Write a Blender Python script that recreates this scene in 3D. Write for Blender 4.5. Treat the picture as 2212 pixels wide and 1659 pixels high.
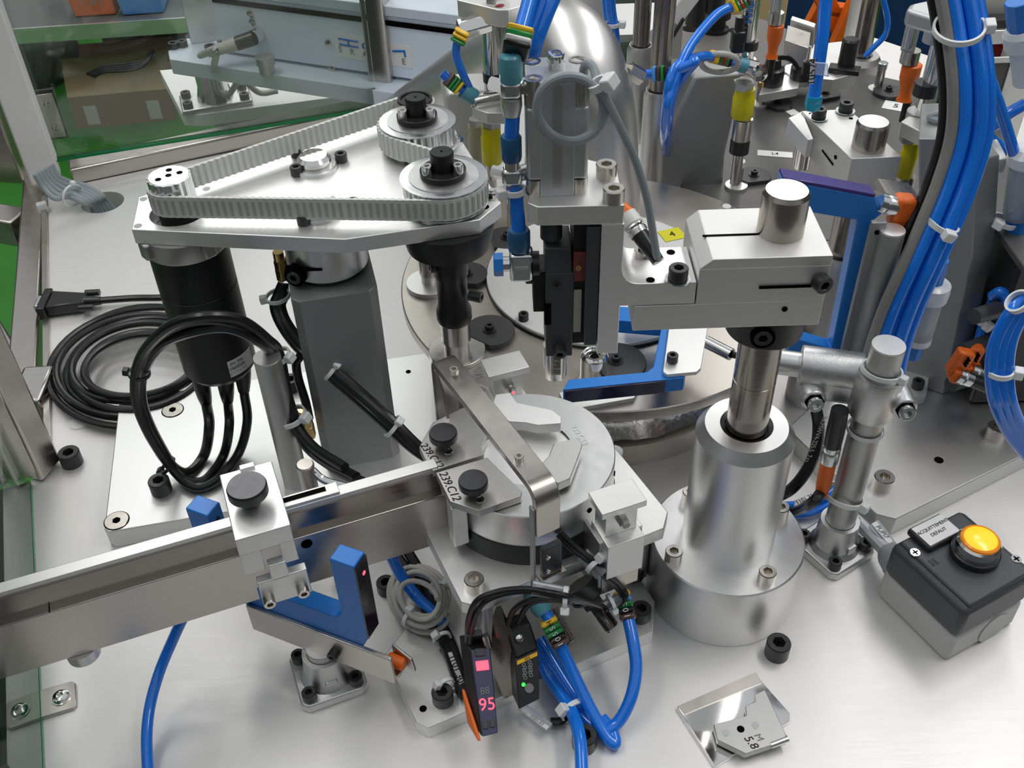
import bpy, bmesh, math, random
from mathutils import Vector, Matrix
from mathutils.geometry import tessellate_polygon
random.seed(7)
for _o in list(bpy.data.objects): bpy.data.objects.remove(_o)
S = bpy.context.scene
COL = S.collection
PI = math.pi

# ------------------------------------------------------------------ camera
FPX, CX, CY = 2200.0, 1106.0, 829.5
PITCH = math.atan(FPX / 2541.0); ROLL = math.atan(84 / 2540.0); CAMH = 0.6
_fw = Vector((0, math.cos(PITCH), -math.sin(PITCH)))
_up0 = Vector((0, math.sin(PITCH), math.cos(PITCH))); _rt0 = Vector((1, 0, 0))
_rt = _rt0 * math.cos(ROLL) - _up0 * math.sin(ROLL)
_up = _up0 * math.cos(ROLL) + _rt0 * math.sin(ROLL)
CAMP = Vector((0, 0, CAMH))
cam = bpy.data.cameras.new('camera'); cam_o = bpy.data.objects.new('camera', cam); COL.objects.link(cam_o)
cam.sensor_fit = 'HORIZONTAL'; cam.sensor_width = 36.0; cam.lens = FPX / 2212.0 * 36.0
cam.clip_start = 0.01; cam.clip_end = 50
M = Matrix((( _rt.x, _up.x, -_fw.x, 0), (_rt.y, _up.y, -_fw.y, 0), (_rt.z, _up.z, -_fw.z, CAMH), (0, 0, 0, 1)))
cam_o.matrix_world = M
cam.dof.use_dof = False
S.camera = cam_o

# ------------------------------------------------------------------ world, lamps, exposure
wd = bpy.data.worlds.new('world'); S.world = wd; wd.use_nodes = True
bg = wd.node_tree.nodes['Background']; bg.inputs[0].default_value = (0.93, 0.96, 1.0, 1); bg.inputs[1].default_value = 0.42
S.view_settings.view_transform = 'Standard'; S.view_settings.look = 'None'
S.view_settings.exposure = 0.34; S.view_settings.gamma = 1.0; S.view_settings.use_curve_mapping = False

def area_lamp(name, loc, sx, sy, power, col=(1, 0.98, 0.95), rz=0):
    l = bpy.data.lights.new(name, 'AREA'); l.shape = 'RECTANGLE'; l.size = sx; l.size_y = sy; l.energy = power; l.color = col
    o = bpy.data.objects.new(name, l); COL.objects.link(o); o.location = loc; o.rotation_euler = (0, 0, rz)
    return o
# fluorescent luminaires of the hall, 2.9 m above the floor
for i, (x, y, p) in enumerate([(-0.9, 0.75, 15), (1.1, 0.75, 22), (-0.9, 2.6, 19), (1.1, 2.6, 19), (-0.9, 4.6, 20), (1.1, 4.6, 20)]):
    area_lamp('ceiling_luminaire', (x, y, 2.05), 0.35, 1.5, p * 0.6)

# ------------------------------------------------------------------ pixel -> place helpers
def ray(px, py): return _fw + _rt * ((px - CX) / FPX) - _up * ((py - CY) / FPX)
def A(px, py, z=0.0):
    d = ray(px, py); return CAMP + d * ((z - CAMH) / d.z)
def AY(px, py, Y):
    d = ray(px, py); return CAMP + d * (Y / d.y)
def AS(px, py, Y, zmin=0.023):        # on the plane Y, but never lower than zmin
    p = AY(px, py, Y)
    return p if p.z >= zmin else A(px, py, zmin)
def depth(p): return (Vector(p) - CAMP).dot(_fw)
def mpp(p): return depth(p) / FPX
def zat(x, y, py):
    lo, hi = -1.5, CAMH - 0.005
    for _ in range(50):
        m = (lo + hi) / 2; d = Vector((x, y, m)) - CAMP; k = d.dot(_fw)
        if CY - FPX * d.dot(_up) / k > py: lo = m
        else: hi = m
    return lo

# ------------------------------------------------------------------ materials
MATS = {}
def _mat(name):
    m = bpy.data.materials.new(name); m.use_nodes = True; MATS[name] = m
    return m, m.node_tree, m.node_tree.nodes['Principled BSDF']
def metal(name, col, rough=0.35, metallic=1.0, stretch=(1, 1, 1), scale=400, amp=0.06, var=0.06, bump=0.0, aniso=0.0):
    m, nt, b = _mat(name); N = nt.nodes; L = nt.links
    tc = N.new('ShaderNodeTexCoord'); mp = N.new('ShaderNodeMapping'); mp.inputs['Scale'].default_value = stretch
    nz = N.new('ShaderNodeTexNoise'); nz.inputs['Scale'].default_value = scale; nz.inputs['Detail'].default_value = 3
    L.new(tc.outputs['Object'], mp.inputs['Vector']); L.new(mp.outputs[0], nz.inputs['Vector'])
    mr = N.new('ShaderNodeMapRange'); mr.inputs[3].default_value = max(0.03, rough - amp); mr.inputs[4].default_value = rough + amp
    L.new(nz.outputs[0], mr.inputs[0]); L.new(mr.outputs[0], b.inputs['Roughness'])
    mx = N.new('ShaderNodeMixRGB'); mx.inputs[1].default_value = tuple(c * (1 - var) for c in col) + (1,); mx.inputs[2].default_value = tuple(min(1, c * (1 + var)) for c in col) + (1,)
    L.new(nz.outputs[0], mx.inputs[0]); L.new(mx.outputs[0], b.inputs['Base Color'])
    b.inputs['Metallic'].default_value = metallic
    if bump:
        bp = N.new('ShaderNodeBump'); bp.inputs['Strength'].default_value = bump; bp.inputs['Distance'].default_value = 0.0002
        L.new(nz.outputs[0], bp.inputs['Height']); L.new(bp.outputs[0], b.inputs['Normal'])
    return m
def plastic(name, col, rough=0.4, var=0.04, scale=60, spec=0.5, coat=0.0, trans=0.0, emit=None, estr=0.0, bump=0.0, alpha=1.0, sss=0.0):
    m, nt, b = _mat(name); N = nt.nodes; L = nt.links
    nz = N.new('ShaderNodeTexNoise'); nz.inputs['Scale'].default_value = scale; nz.inputs['Detail'].default_value = 4
    tc = N.new('ShaderNodeTexCoord'); L.new(tc.outputs['Object'], nz.inputs['Vector'])
    mx = N.new('ShaderNodeMixRGB'); mx.inputs[1].default_value = tuple(c * (1 - var) for c in col) + (1,); mx.inputs[2].default_value = tuple(min(1, c * (1 + var)) for c in col) + (1,)
    L.new(nz.outputs[0], mx.inputs[0]); L.new(mx.outputs[0], b.inputs['Base Color'])
    b.inputs['Roughness'].default_value = rough; b.inputs['Specular IOR Level'].default_value = spec
    b.inputs['Coat Weight'].default_value = coat; b.inputs['Transmission Weight'].default_value = trans; b.inputs['Alpha'].default_value = alpha
    if sss:
        b.inputs['Subsurface Weight'].default_value = sss; b.inputs['Subsurface Radius'].default_value = (0.004, 0.004, 0.004)
    if emit: b.inputs['Emission Color'].default_value = tuple(emit) + (1,); b.inputs['Emission Strength'].default_value = estr
    if bump:
        bp = N.new('ShaderNodeBump'); bp.inputs['Strength'].default_value = bump; bp.inputs['Distance'].default_value = 0.0005
        L.new(nz.outputs[0], bp.inputs['Height']); L.new(bp.outputs[0], b.inputs['Normal'])
    return m
def clear(name, col=(1, 1, 1), rough=0.03, mix=0.12, tint=(1, 1, 1), gloss=False):
    m, nt, b = _mat(name); N = nt.nodes; L = nt.links
    tr = N.new('ShaderNodeBsdfTransparent'); tr.inputs[0].default_value = tuple(tint) + (1,)
    b.inputs['Base Color'].default_value = tuple(col) + (1,); b.inputs['Roughness'].default_value = rough
    fr = N.new('ShaderNodeFresnel'); fr.inputs[0].default_value = 1.45
    ad = N.new('ShaderNodeMath'); ad.operation = 'ADD'; ad.use_clamp = True; ad.inputs[1].default_value = mix; L.new(fr.outputs[0], ad.inputs[0])
    ms = N.new('ShaderNodeMixShader'); L.new(ad.outputs[0], ms.inputs[0]); L.new(tr.outputs[0], ms.inputs[1])
    if gloss:
        b = N.new('ShaderNodeBsdfGlossy'); b.inputs[0].default_value = tuple(col) + (1,); b.inputs['Roughness'].default_value = rough
    L.new(b.outputs[0], ms.inputs[2])
    L.new(ms.outputs[0], N['Material Output'].inputs[0])
    return m

metal('table_alu', (0.80, 0.79, 0.77), 0.50, metallic=0.55, stretch=(1, 14, 1), scale=55, amp=0.07, var=0.04)
metal('alu', (0.80, 0.80, 0.785), 0.48, stretch=(12, 1, 1), scale=120, amp=0.05, var=0.04)
metal('alu_white', (0.86, 0.86, 0.85), 0.48, scale=300, amp=0.05, var=0.02)
metal('plate_grey', (0.62, 0.62, 0.61), 0.44, stretch=(8, 1, 1), scale=120, amp=0.05, var=0.03)
metal('alu_grey', (0.48, 0.48, 0.47), 0.45, scale=500, amp=0.05, var=0.05)
metal('alu_turned', (0.70, 0.70, 0.695), 0.36, stretch=(1, 1, 40), scale=120, amp=0.08, var=0.04)
metal('alu_cast', (0.66, 0.66, 0.66), 0.42, scale=700, amp=0.1, var=0.1, bump=0.5)
metal('anodised', (0.38, 0.39, 0.39), 0.55, metallic=0.85, scale=600, var=0.03)
metal('anod_light', (0.74, 0.74, 0.72), 0.55, metallic=0.85, scale=800, var=0.03)
metal('steel_shaft', (0.36, 0.335, 0.295), 0.26, stretch=(1, 1, 0.1), scale=300, amp=0.06, var=0.08)
metal('cyl_grey', (0.55, 0.57, 0.57), 0.46, metallic=0.8, scale=500, var=0.03)
metal('stainless', (0.56, 0.53, 0.49), 0.30, stretch=(1, 1, 25), scale=90, amp=0.08, var=0.05)
metal('steel', (0.62, 0.60, 0.57), 0.22, stretch=(1, 1, 20), scale=160, amp=0.08, var=0.06)
metal('steel_dark', (0.30, 0.275, 0.25), 0.20, stretch=(1, 1, 6), scale=80, amp=0.08, var=0.15)
metal('steel_ground', (0.50, 0.47, 0.43), 0.34, scale=35, amp=0.08, var=0.12)
metal('steel_jaw', (0.58, 0.575, 0.56), 0.42, stretch=(6, 1, 1), scale=160, amp=0.05, var=0.04)
metal('chrome', (0.80, 0.79, 0.77), 0.10, scale=100, amp=0.04, var=0.03)
metal('mirror', (0.86, 0.85, 0.83), 0.06, scale=60, amp=0.03, var=0.02)
metal('weld', (0.62, 0.60, 0.58), 0.18, scale=260, amp=0.1, var=0.15, bump=1.0)
metal('zinc', (0.66, 0.68, 0.68), 0.22, scale=200, amp=0.06)
metal('brass', (0.66, 0.47, 0.20), 0.22, scale=200)
metal('brass_pale', (0.72, 0.66, 0.52), 0.25, scale=200)
metal('bolt_steel', (0.62, 0.59, 0.53), 0.24, scale=300)
metal('pipe_satin', (0.74, 0.73, 0.71), 0.36, scale=900, amp=0.05, var=0.05)
metal('knob_face', (0.09, 0.09, 0.095), 0.35, scale=200)
plastic('black_oxide', (0.022, 0.022, 0.023), 0.38, spec=0.55, var=0.2)
plastic('black_anod', (0.011, 0.011, 0.012), 0.42, spec=0.35, var=0.1)
plastic('black_plate', (0.045, 0.045, 0.047), 0.45, spec=0.5, var=0.12, scale=300)
plastic('dial_grey', (0.085, 0.083, 0.082), 0.42, spec=0.5, var=0.06, scale=200)
plastic('dial_brown', (0.13, 0.125, 0.115), 0.45, spec=0.4)
plastic('grip_grey', (0.05, 0.052, 0.055), 0.40, spec=0.5, var=0.06, scale=300)
plastic('black_rubber', (0.010, 0.010, 0.011), 0.32, spec=0.5)
plastic('black_plastic', (0.020, 0.020, 0.022), 0.30, spec=0.5)
plastic('void', (0.003, 0.003, 0.003), 0.9, spec=0.05)
plastic('tube_blue', (0.008, 0.19, 0.80), 0.12, spec=0.6, sss=0.0, coat=0.3)
plastic('sensor_blue', (0.015, 0.19, 0.62), 0.34, spec=0.5)
plastic('lens_dark', (0.012, 0.012, 0.05), 0.16, spec=0.6)
plastic('lens_violet', (0.06, 0.04, 0.22), 0.14, spec=0.6)
plastic('lens_red', (0.010, 0.006, 0.012), 0.10, spec=0.6)
plastic('collet_teal', (0.10, 0.32, 0.40), 0.30, spec=0.5)
plastic('collet_blue', (0.02, 0.10, 0.22), 0.32, spec=0.5)
plastic('cyan_nut', (0.01, 0.32, 0.50), 0.25, spec=0.6)
plastic('tie_white', (0.78, 0.80, 0.79), 0.35, spec=0.4)
plastic('belt_white', (0.60, 0.61, 0.57), 0.55, spec=0.3)
plastic('belt_mark', (0.38, 0.39, 0.36), 0.6, spec=0.2)
plastic('white_paint', (0.78, 0.78, 0.76), 0.45)
plastic('paper', (0.80, 0.80, 0.79), 0.6, spec=0.2)
plastic('yellow_paper', (0.82, 0.76, 0.02), 0.5, spec=0.3)
plastic('grey_cable', (0.30, 0.34, 0.36), 0.45, spec=0.4)
metal('zinc_cable', (0.6, 0.63, 0.64), 0.35, metallic=0.5, scale=100)
plastic('light_cable', (0.50, 0.49, 0.45), 0.45, spec=0.4)
plastic('light_cable2', (0.22, 0.22, 0.21), 0.45, spec=0.4)
plastic('box_dark', (0.055, 0.058, 0.064), 0.42, spec=0.45)
plastic('box_light', (0.50, 0.50, 0.49), 0.45, spec=0.4)
plastic('orange', (0.80, 0.15, 0.015), 0.4, spec=0.45)
plastic('orange_lamp', (0.95, 0.62, 0.03), 0.18, spec=0.6, emit=(1.0, 0.55, 0.01), estr=0.42)
plastic('orange_ring', (0.80, 0.26, 0.01), 0.2, spec=0.6, emit=(1.0, 0.3, 0.0), estr=0.12)
plastic('bumper_yellow', (0.62, 0.55, 0.005), 0.32, spec=0.5)
plastic('bumper_tan', (0.36, 0.34, 0.24), 0.35)
plastic('tag_yellow', (0.88, 0.55, 0.03), 0.35)
plastic('tag_green', (0.02, 0.26, 0.06), 0.35)
plastic('tag_black', (0.015, 0.013, 0.012), 0.3)
plastic('tag_brown', (0.10, 0.06, 0.045), 0.3)
plastic('tag_red', (0.48, 0.03, 0.03), 0.35)
plastic('tag_blue', (0.10, 0.33, 0.75), 0.35)
plastic('red_paint', (0.32, 0.02, 0.03), 0.4)
plastic('red_led', (0.5, 0.02, 0.04), 0.3, emit=(1.0, 0.06, 0.10), estr=2.2)
plastic('green_led', (0.02, 0.4, 0.04), 0.3, emit=(0.05, 0.9, 0.1), estr=1.2)
plastic('ink', (0.03, 0.02, 0.02), 0.6, spec=0.2)
plastic('ink_blue', (0.03, 0.20, 0.60), 0.5, spec=0.2)
plastic('ink_grey', (0.22, 0.22, 0.22), 0.5, spec=0.2)
plastic('white_ink', (0.75, 0.76, 0.76), 0.5, spec=0.2)
plastic('amp_face', (0.055, 0.055, 0.12), 0.18, spec=0.6)
plastic('slide_red', (0.20, 0.035, 0.035), 0.35)
plastic('slide_tan', (0.42, 0.40, 0.33), 0.4)
plastic('floor_green', (0.035, 0.20, 0.022), 0.30, spec=0.5, var=0.25, scale=3)
plastic('hall_grey', (0.18, 0.18, 0.175), 0.7, var=0.1, scale=1.5)
plastic('hall_blue', (0.008, 0.035, 0.14), 0.5, var=0.2, scale=2)
plastic('carton', (0.24, 0.155, 0.095), 0.8, spec=0.2, var=0.06, scale=14)
plastic('carton_light', (0.58, 0.43, 0.25), 0.8, spec=0.2, var=0.05, scale=14)
plastic('carton_dark', (0.16, 0.11, 0.075), 0.8, spec=0.2, var=0.1, scale=10)
plastic('rack_grey', (0.12, 0.13, 0.13), 0.6)
plastic('bag_film', (0.13, 0.15, 0.14), 0.25, var=0.4, scale=8, bump=0.6)
plastic('panel_blue', (0.70, 0.79, 0.90), 0.4, var=0.02)
plastic('panel_blue_side', (0.60, 0.67, 0.75), 0.4, var=0.03)
plastic('tape_clear', (0.50, 0.50, 0.48), 0.25)
clear('glass', col=(0.9, 0.95, 0.92), mix=0.02, tint=(0.975, 0.995, 0.98), gloss=True)
clear('glass_edge', col=(0.02, 0.30, 0.10), mix=0.55, tint=(0.3, 0.8, 0.45))
clear('clear_plastic', col=(0.80, 0.85, 0.88), rough=0.10, mix=0.30, tint=(0.92, 0.96, 1.0))
clear('clear_frost', col=(0.85, 0.88, 0.90), rough=0.2, mix=0.65, tint=(0.92, 0.96, 1.0))
clear('sleeve_clear', col=(0.75, 0.78, 0.80), rough=0.06, mix=0.10, tint=(0.95, 0.96, 0.96))

# ------------------------------------------------------------------ mesh helpers
def finish(bm, name, mat, parent=None, bevel=0.0, seg=2, sharp=28, origin=None, norm=True):
    if norm: bmesh.ops.recalc_face_normals(bm, faces=bm.faces)
    me = bpy.data.meshes.new(name)
    if origin is not None: bmesh.ops.translate(bm, verts=bm.verts, vec=-Vector(origin))
    bm.to_mesh(me); bm.free()
    me.shade_smooth()
    try: me.set_sharp_from_angle(angle=math.radians(sharp))
    except Exception: pass
    o = bpy.data.objects.new(name, me); COL.objects.link(o)
    if isinstance(mat, str): me.materials.append(MATS[mat])
    else:
        for m in mat: me.materials.append(MATS[m])
    if origin is not None: o.location = origin
    if parent is not None: o.parent = parent
    if bevel:
        md = o.modifiers.new('bevel', 'BEVEL'); md.width = bevel; md.segments = seg; md.limit_method = 'ANGLE'; md.angle_limit = math.radians(40)
        md.harden_normals = False
    return o
def tag(o, label, cat, group=None, kind=None):
    if label: o['label'] = label
    if cat: o['category'] = cat
    if group: o['group'] = group
    if kind: o['kind'] = kind
    return o
def thing(name, label, cat, loc=(0, 0, 0), rz=0.0, group=None, kind=None):
    o = bpy.data.objects.new(name, None); COL.objects.link(o); o.empty_display_size = 0.01
    o.location = loc; o.rotation_euler = (0, 0, rz)
    return tag(o, label, cat, group, kind)
def mw(o):
    return Matrix.Translation(o.location) @ o.rotation_euler.to_matrix().to_4x4()
def loc_of(t, p):                       # world point -> local coordinates of thing t
    return mw(t).inverted() @ Vector(p)
def NB(): return bmesh.new()
def frame(d):
    d = Vector(d).normalized(); a = Vector((0, 0, 1)) if abs(d.z) < 0.9 else Vector((1, 0, 0))
    x = a.cross(d).normalized(); y = d.cross(x).normalized()
    return x, y, d
def box(bm, c, s, R=None):
    c = Vector(c); hx, hy, hz = s[0] / 2, s[1] / 2, s[2] / 2
    vs = []
    for x, y, z in ((-1,-1,-1),(1,-1,-1),(1,1,-1),(-1,1,-1),(-1,-1,1),(1,-1,1),(1,1,1),(-1,1,1)):
        v = Vector((x*hx, y*hy, z*hz))
        if R is not None: v = R @ v
        vs.append(bm.verts.new(c + v))
    for f in ((0,3,2,1),(4,5,6,7),(0,1,5,4),(1,2,6,5),(2,3,7,6),(3,0,4,7)): bm.faces.new([vs[i] for i in f])
    return bm
def hexa(bm, lo, hi):                   # 4 lower and 4 upper points
    vs = [bm.verts.new(Vector(p)) for p in list(lo) + list(hi)]; n = len(lo)
    bm.faces.new(vs[:n][::-1]); bm.faces.new(vs[n:])
    for i in range(n): bm.faces.new([vs[i], vs[(i+1) % n], vs[n+(i+1) % n], vs[n+i]])
    return bm
def lathe(bm, prof, o=(0, 0, 0), d=(0, 0, 1), seg=32, cap0=True, cap1=True, rfun=None):
    x, y, n = frame(d); o = Vector(o); rings = []
    for r, h in prof:
        ring = []
        for k in range(seg):
            t = 2 * PI * k / seg; rr = r * (rfun(t) if rfun else 1)
            ring.append(bm.verts.new(o + n * h + x * (rr * math.cos(t)) + y * (rr * math.sin(t))))
        rings.append(ring)
    for a, b in zip(rings, rings[1:]):
        for k in range(seg): bm.faces.new([a[k], a[(k+1) % seg], b[(k+1) % seg], b[k]])
    if cap0: bm.faces.new(rings[0][::-1])
    if cap1: bm.faces.new(rings[-1])
    return bm
def cyl(bm, p0, p1, r0, r1=None, seg=24):
    p0 = Vector(p0); p1 = Vector(p1); r1 = r0 if r1 is None else r1
    return lathe(bm, [(r0, 0), (r1, (p1 - p0).length)], p0, p1 - p0, seg)
def prism(bm, poly, z0, z1, holes=()):
    loops = [[Vector((p[0], p[1], 0)) for p in poly]] + [[Vector((p[0], p[1], 0)) for p in h] for h in holes]
    flat = [p for l in loops for p in l]; tris = tessellate_polygon(loops)
    lo = [bm.verts.new((p.x, p.y, z0)) for p in flat]; hi = [bm.verts.new((p.x, p.y, z1)) for p in flat]
    for t in tris:
        bm.faces.new([hi[i] for i in t]); bm.faces.new([lo[i] for i in t][::-1])
    k = 0
    for l in loops:
        n = len(l)
        for i in range(n): bm.faces.new([lo[k+i], lo[k+(i+1) % n], hi[k+(i+1) % n], hi[k+i]])
        k += n
    bmesh.ops.dissolve_limit(bm, angle_limit=0.001, verts=bm.verts, edges=bm.edges) if not holes else None
    return bm
def circ_pts(c, r, n=28): return [(c[0] + r * math.cos(2*PI*i/n), c[1] + r * math.sin(2*PI*i/n)) for i in range(n)]
def spline(pts, sub=8):
    P = [Vector(p) for p in pts]
    if len(P) < 3: return P
    out = []
    Q = [P[0] * 2 - P[1]] + P + [P[-1] * 2 - P[-2]]
    for i in range(1, len(Q) - 2):
        a, b, c, d = Q[i-1], Q[i], Q[i+1], Q[i+2]
        for j in range(sub):
            t = j / sub
            out.append(0.5 * ((2*b) + (c - a) * t + (2*a - 5*b + 4*c - d) * t*t + (3*b - a - 3*c + d) * t**3))
    out.append(P[-1]); return out
def tube(bm, pts, r, seg=10, sub=8, smooth=True):
    P = spline(pts, sub) if smooth else [Vector(p) for p in pts]
    rings = []; T = (P[1] - P[0]).normalized(); x, y, _ = frame(T)
    for i, p in enumerate(P):
        t = (P[min(i+1, len(P)-1)] - P[max(i-1, 0)]).normalized()
        x = (x - t * x.dot(t)).normalized(); y = t.cross(x)
        fr_ = i * ((len(r) - 1) / max(1, len(P) - 1)) if isinstance(r, (list, tuple)) else 0; k0 = int(fr_)
        rr = (r[k0] + (r[min(k0 + 1, len(r) - 1)] - r[k0]) * (fr_ - k0)) if isinstance(r, (list, tuple)) else r
        rings.append([bm.verts.new(p + x * (rr * math.cos(2*PI*k/seg)) + y * (rr * math.sin(2*PI*k/seg))) for k in range(seg)])
    for a, b in zip(rings, rings[1:]):
        for k in range(seg): bm.faces.new([a[k], a[(k+1) % seg], b[(k+1) % seg], b[k]])
    bm.faces.new(rings[0][::-1]); bm.faces.new(rings[-1])
    return bm
def ribbon(bm, pts, w, th, wdir=(0, 0, 1), closed=False):    # strap with a rectangular section along a path
    P = [Vector(p) for p in pts]; n = len(P); wd_ = Vector(wdir).normalized(); rings = []
    for i, p in enumerate(P):
        t = (P[(i+1) % n] - P[i-1]) if closed else (P[min(i+1, n-1)] - P[max(i-1, 0)])
        t.normalize(); nn = t.cross(wd_).normalized()
        rings.append([bm.verts.new(p + wd_ * (a * w / 2) + nn * (b * th / 2)) for a, b in ((-1,-1),(1,-1),(1,1),(-1,1))])
    m = n if closed else n - 1
    for i in range(m):
        a, b = rings[i], rings[(i+1) % n]
        for k in range(4): bm.faces.new([a[k], a[(k+1) % 4], b[(k+1) % 4], b[k]])
    if not closed: bm.faces.new(rings[0][::-1]); bm.faces.new(rings[-1])
    return bm
_screw = {}
def screw_mesh(bm, o, d, r, h, seg=24, depthf=0.6, hexf=0.52):
    # socket head: knurl-free cylinder with a hexagonal recess
    x, y, n = frame(d); o = Vector(o)
    def ring(rf, hh): return [bm.verts.new(o + n * hh + x * (rf(2*PI*k/seg) * math.cos(2*PI*k/seg)) + y * (rf(2*PI*k/seg) * math.sin(2*PI*k/seg))) for k in range(seg)]
    hx = lambda t: r * hexf * math.cos(PI/6) / math.cos((t % (PI/3)) - PI/6)
    rs = [ring(lambda t: r, 0), ring(lambda t: r, h * 0.93), ring(lambda t: r * 0.93, h), ring(lambda t: hx(t) * 1.08, h), ring(hx, h * 0.95), ring(hx, h * (1 - depthf))]
    for a, b in zip(rs, rs[1:]):
        for k in range(seg): bm.faces.new([a[k], a[(k+1) % seg], b[(k+1) % seg], b[k]])
    bm.faces.new(rs[0][::-1]); bm.faces.new(rs[-1])
    return bm
def screw(parent, o, r, h=None, mat='black_oxide', d=(0, 0, 1), name='screw', washer=None):
    """socket head screw as a part; o in world coordinates when parent is a thing (converted)"""
    h = h or r * 1.15
    if parent is not None:
        inv = mw(parent).inverted(); o = inv @ Vector(o); d = inv.to_3x3() @ Vector(d)
    bm = NB(); screw_mesh(bm, o, d, r, h)
    s = finish(bm, name, mat, parent)
    if washer:
        b2 = NB(); dd = Vector(d).normalized(); lathe(b2, [(r * 1.05, 0), (washer, 0), (washer, 0.0008), (r * 1.05, 0.0008)], Vector(o) - dd * 0.0, d, 24, False, False); finish(b2, 'washer', 'zinc', s)
    return s
def bolt(o, r, h, label, mat='black_oxide', group=None):
    bm = NB(); screw_mesh(bm, (0, 0, 0), (0, 0, 1), r, h, 32)
    b = finish(bm, 'socket_head_bolt', mat); b.location = o; b.rotation_euler = (0, 0, random.uniform(0, 1))
    return tag(b, label, 'bolt', group)
def part(t, name, bm, mat, bevel=0.0, world=True, sharp=35, label=None):
    """bm given in world coordinates -> child of thing t in local coordinates"""
    if world: bmesh.ops.transform(bm, matrix=mw(t).inverted(), verts=bm.verts)
    o = finish(bm, name, mat, t, bevel, sharp=sharp)
    if label: o['label'] = label
    return o
def sub(p, name, bm, mat, t=None, bevel=0.0, label=None):    # sub-part of a part (same local frame as the thing)
    if t is not None: bmesh.ops.transform(bm, matrix=mw(t).inverted(), verts=bm.verts)
    o = finish(bm, name, mat, p, bevel)
    if label: o['label'] = label
    return o
def single(name, bm, mat, label, cat, group=None, bevel=0.0, sharp=35, kind=None):
    xs = [v.co for v in bm.verts]; c = Vector((sum(v.x for v in xs) / len(xs), sum(v.y for v in xs) / len(xs), min(v.z for v in xs)))
    o = finish(bm, name, mat, None, bevel, sharp=sharp, origin=c)
    return tag(o, label, cat, group, kind)
def text_mesh(body, size, name='lettering', depth_=0.00004, align='CENTER', shear=0.0, space=1.0):
    cu = bpy.data.curves.new('t', 'FONT'); cu.body = body; cu.size = size; cu.align_x = align; cu.align_y = 'CENTER'; cu.extrude = depth_; cu.shear = shear; cu.space_character = space
    to = bpy.data.objects.new('t', cu); COL.objects.link(to)
    dg = bpy.context.evaluated_depsgraph_get(); me = bpy.data.meshes.new_from_object(to.evaluated_get(dg))
    bpy.data.objects.remove(to); bpy.data.curves.remove(cu); me.name = name
    return me
def text(parent, body, size, o, xdir, ydir, mat='ink', name='lettering', lift=0.0002, **k):
    """flat lettering: o centre, xdir reading direction, ydir up direction of the letters (world)"""
    me = text_mesh(body, size, name, **k); me.materials.append(MATS[mat])
    x = Vector(xdir).normalized(); n = x.cross(Vector(ydir)).normalized(); y = n.cross(x)
    R = Matrix(((x.x, y.x, n.x, 0), (x.y, y.y, n.y, 0), (x.z, y.z, n.z, 0), (0, 0, 0, 1)))
    Mx = Matrix.Translation(Vector(o) + n * lift) @ R
    root = parent; chain = Matrix.Identity(4)
    if parent is not None:
        r = parent
        while r.parent is not None: r = r.parent
        Mx = mw(r).inverted() @ Mx
    me.transform(Mx)
    ob = bpy.data.objects.new(name, me); COL.objects.link(ob); ob.parent = parent
    return ob
def rot_z(a): return Matrix.Rotation(a, 3, 'Z')
def axes(xdir, up=(0, 0, 1)):
    x = Vector(xdir).normalized(); z = Vector(up); z = (z - x * z.dot(x)).normalized(); y = z.cross(x)
    return Matrix(((x.x, y.x, z.x), (x.y, y.y, z.y), (x.z, y.z, z.z)))
def zip_tie(p, axis, r, label, head_dir=(1, 0, 0), group='white cable ties', mat='tie_white', tail=0.0, sc=1.0):
    """closed strap round a bundle with its square head: band + head"""
    ax = Vector(axis).normalized(); hd = Vector(head_dir); hd = (hd - ax * hd.dot(ax)).normalized(); sd = ax.cross(hd)
    t = thing('cable_tie', label, 'cable tie', p, 0, group)
    bm = NB(); n = 28
    ribbon(bm, [hd * (r * math.cos(2*PI*i/n)) + sd * (r * math.sin(2*PI*i/n)) for i in range(n)], 0.0026 * sc, 0.0011 * sc, ax, True)
    finish(bm, 'band', mat, t)
    bm = NB(); R = Matrix(((ax.x, hd.x, sd.x), (ax.y, hd.y, sd.y), (ax.z, hd.z, sd.z)))
    box(bm, hd * (r + 0.002 * sc), (0.005 * sc, 0.0045 * sc, 0.0055 * sc), R); finish(bm, 'head', mat, t, 0.0008)
    if tail:
        bm = NB(); box(bm, hd * (r + 0.002 * sc + tail / 2), (0.0024 * sc, tail, 0.0010 * sc), R); finish(bm, 'tail', mat, t)
    return t
# ================================================================== the hall
FZ = -0.85
bm = NB(); box(bm, (0.5, 3.45, FZ - 0.05), (9.0, 6.1, 0.1)); o = finish(bm, 'floor', 'floor_green'); tag(o, 'green painted hall floor behind the machine', 'floor', kind='structure')
bm = NB(); box(bm, (0.5, -1.05, FZ - 0.05), (9.0, 2.9, 0.1)); o = finish(bm, 'floor', 'hall_grey'); tag(o, 'unseen floor in front of the machine, greyed to keep green out of reflections', 'floor', kind='structure')  # unseen floor, grey added so metal faces do not mirror green
bm = NB(); box(bm, (0.5, 6.45, 0.7), (9.0, 0.1, 3.1)); o = finish(bm, 'wall_back', 'hall_grey'); tag(o, 'grey rear wall of the hall', 'wall', kind='structure')
bm = NB(); box(bm, (-3.95, 2.0, 0.7), (0.1, 8.8, 3.1)); o = finish(bm, 'wall_left', 'hall_grey'); tag(o, 'grey left wall of the hall', 'wall', kind='structure')
bm = NB(); box(bm, (4.95, 2.0, 0.7), (0.1, 8.8, 3.1)); o = finish(bm, 'wall_right', 'hall_grey'); tag(o, 'grey right wall of the hall', 'wall', kind='structure')
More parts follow.
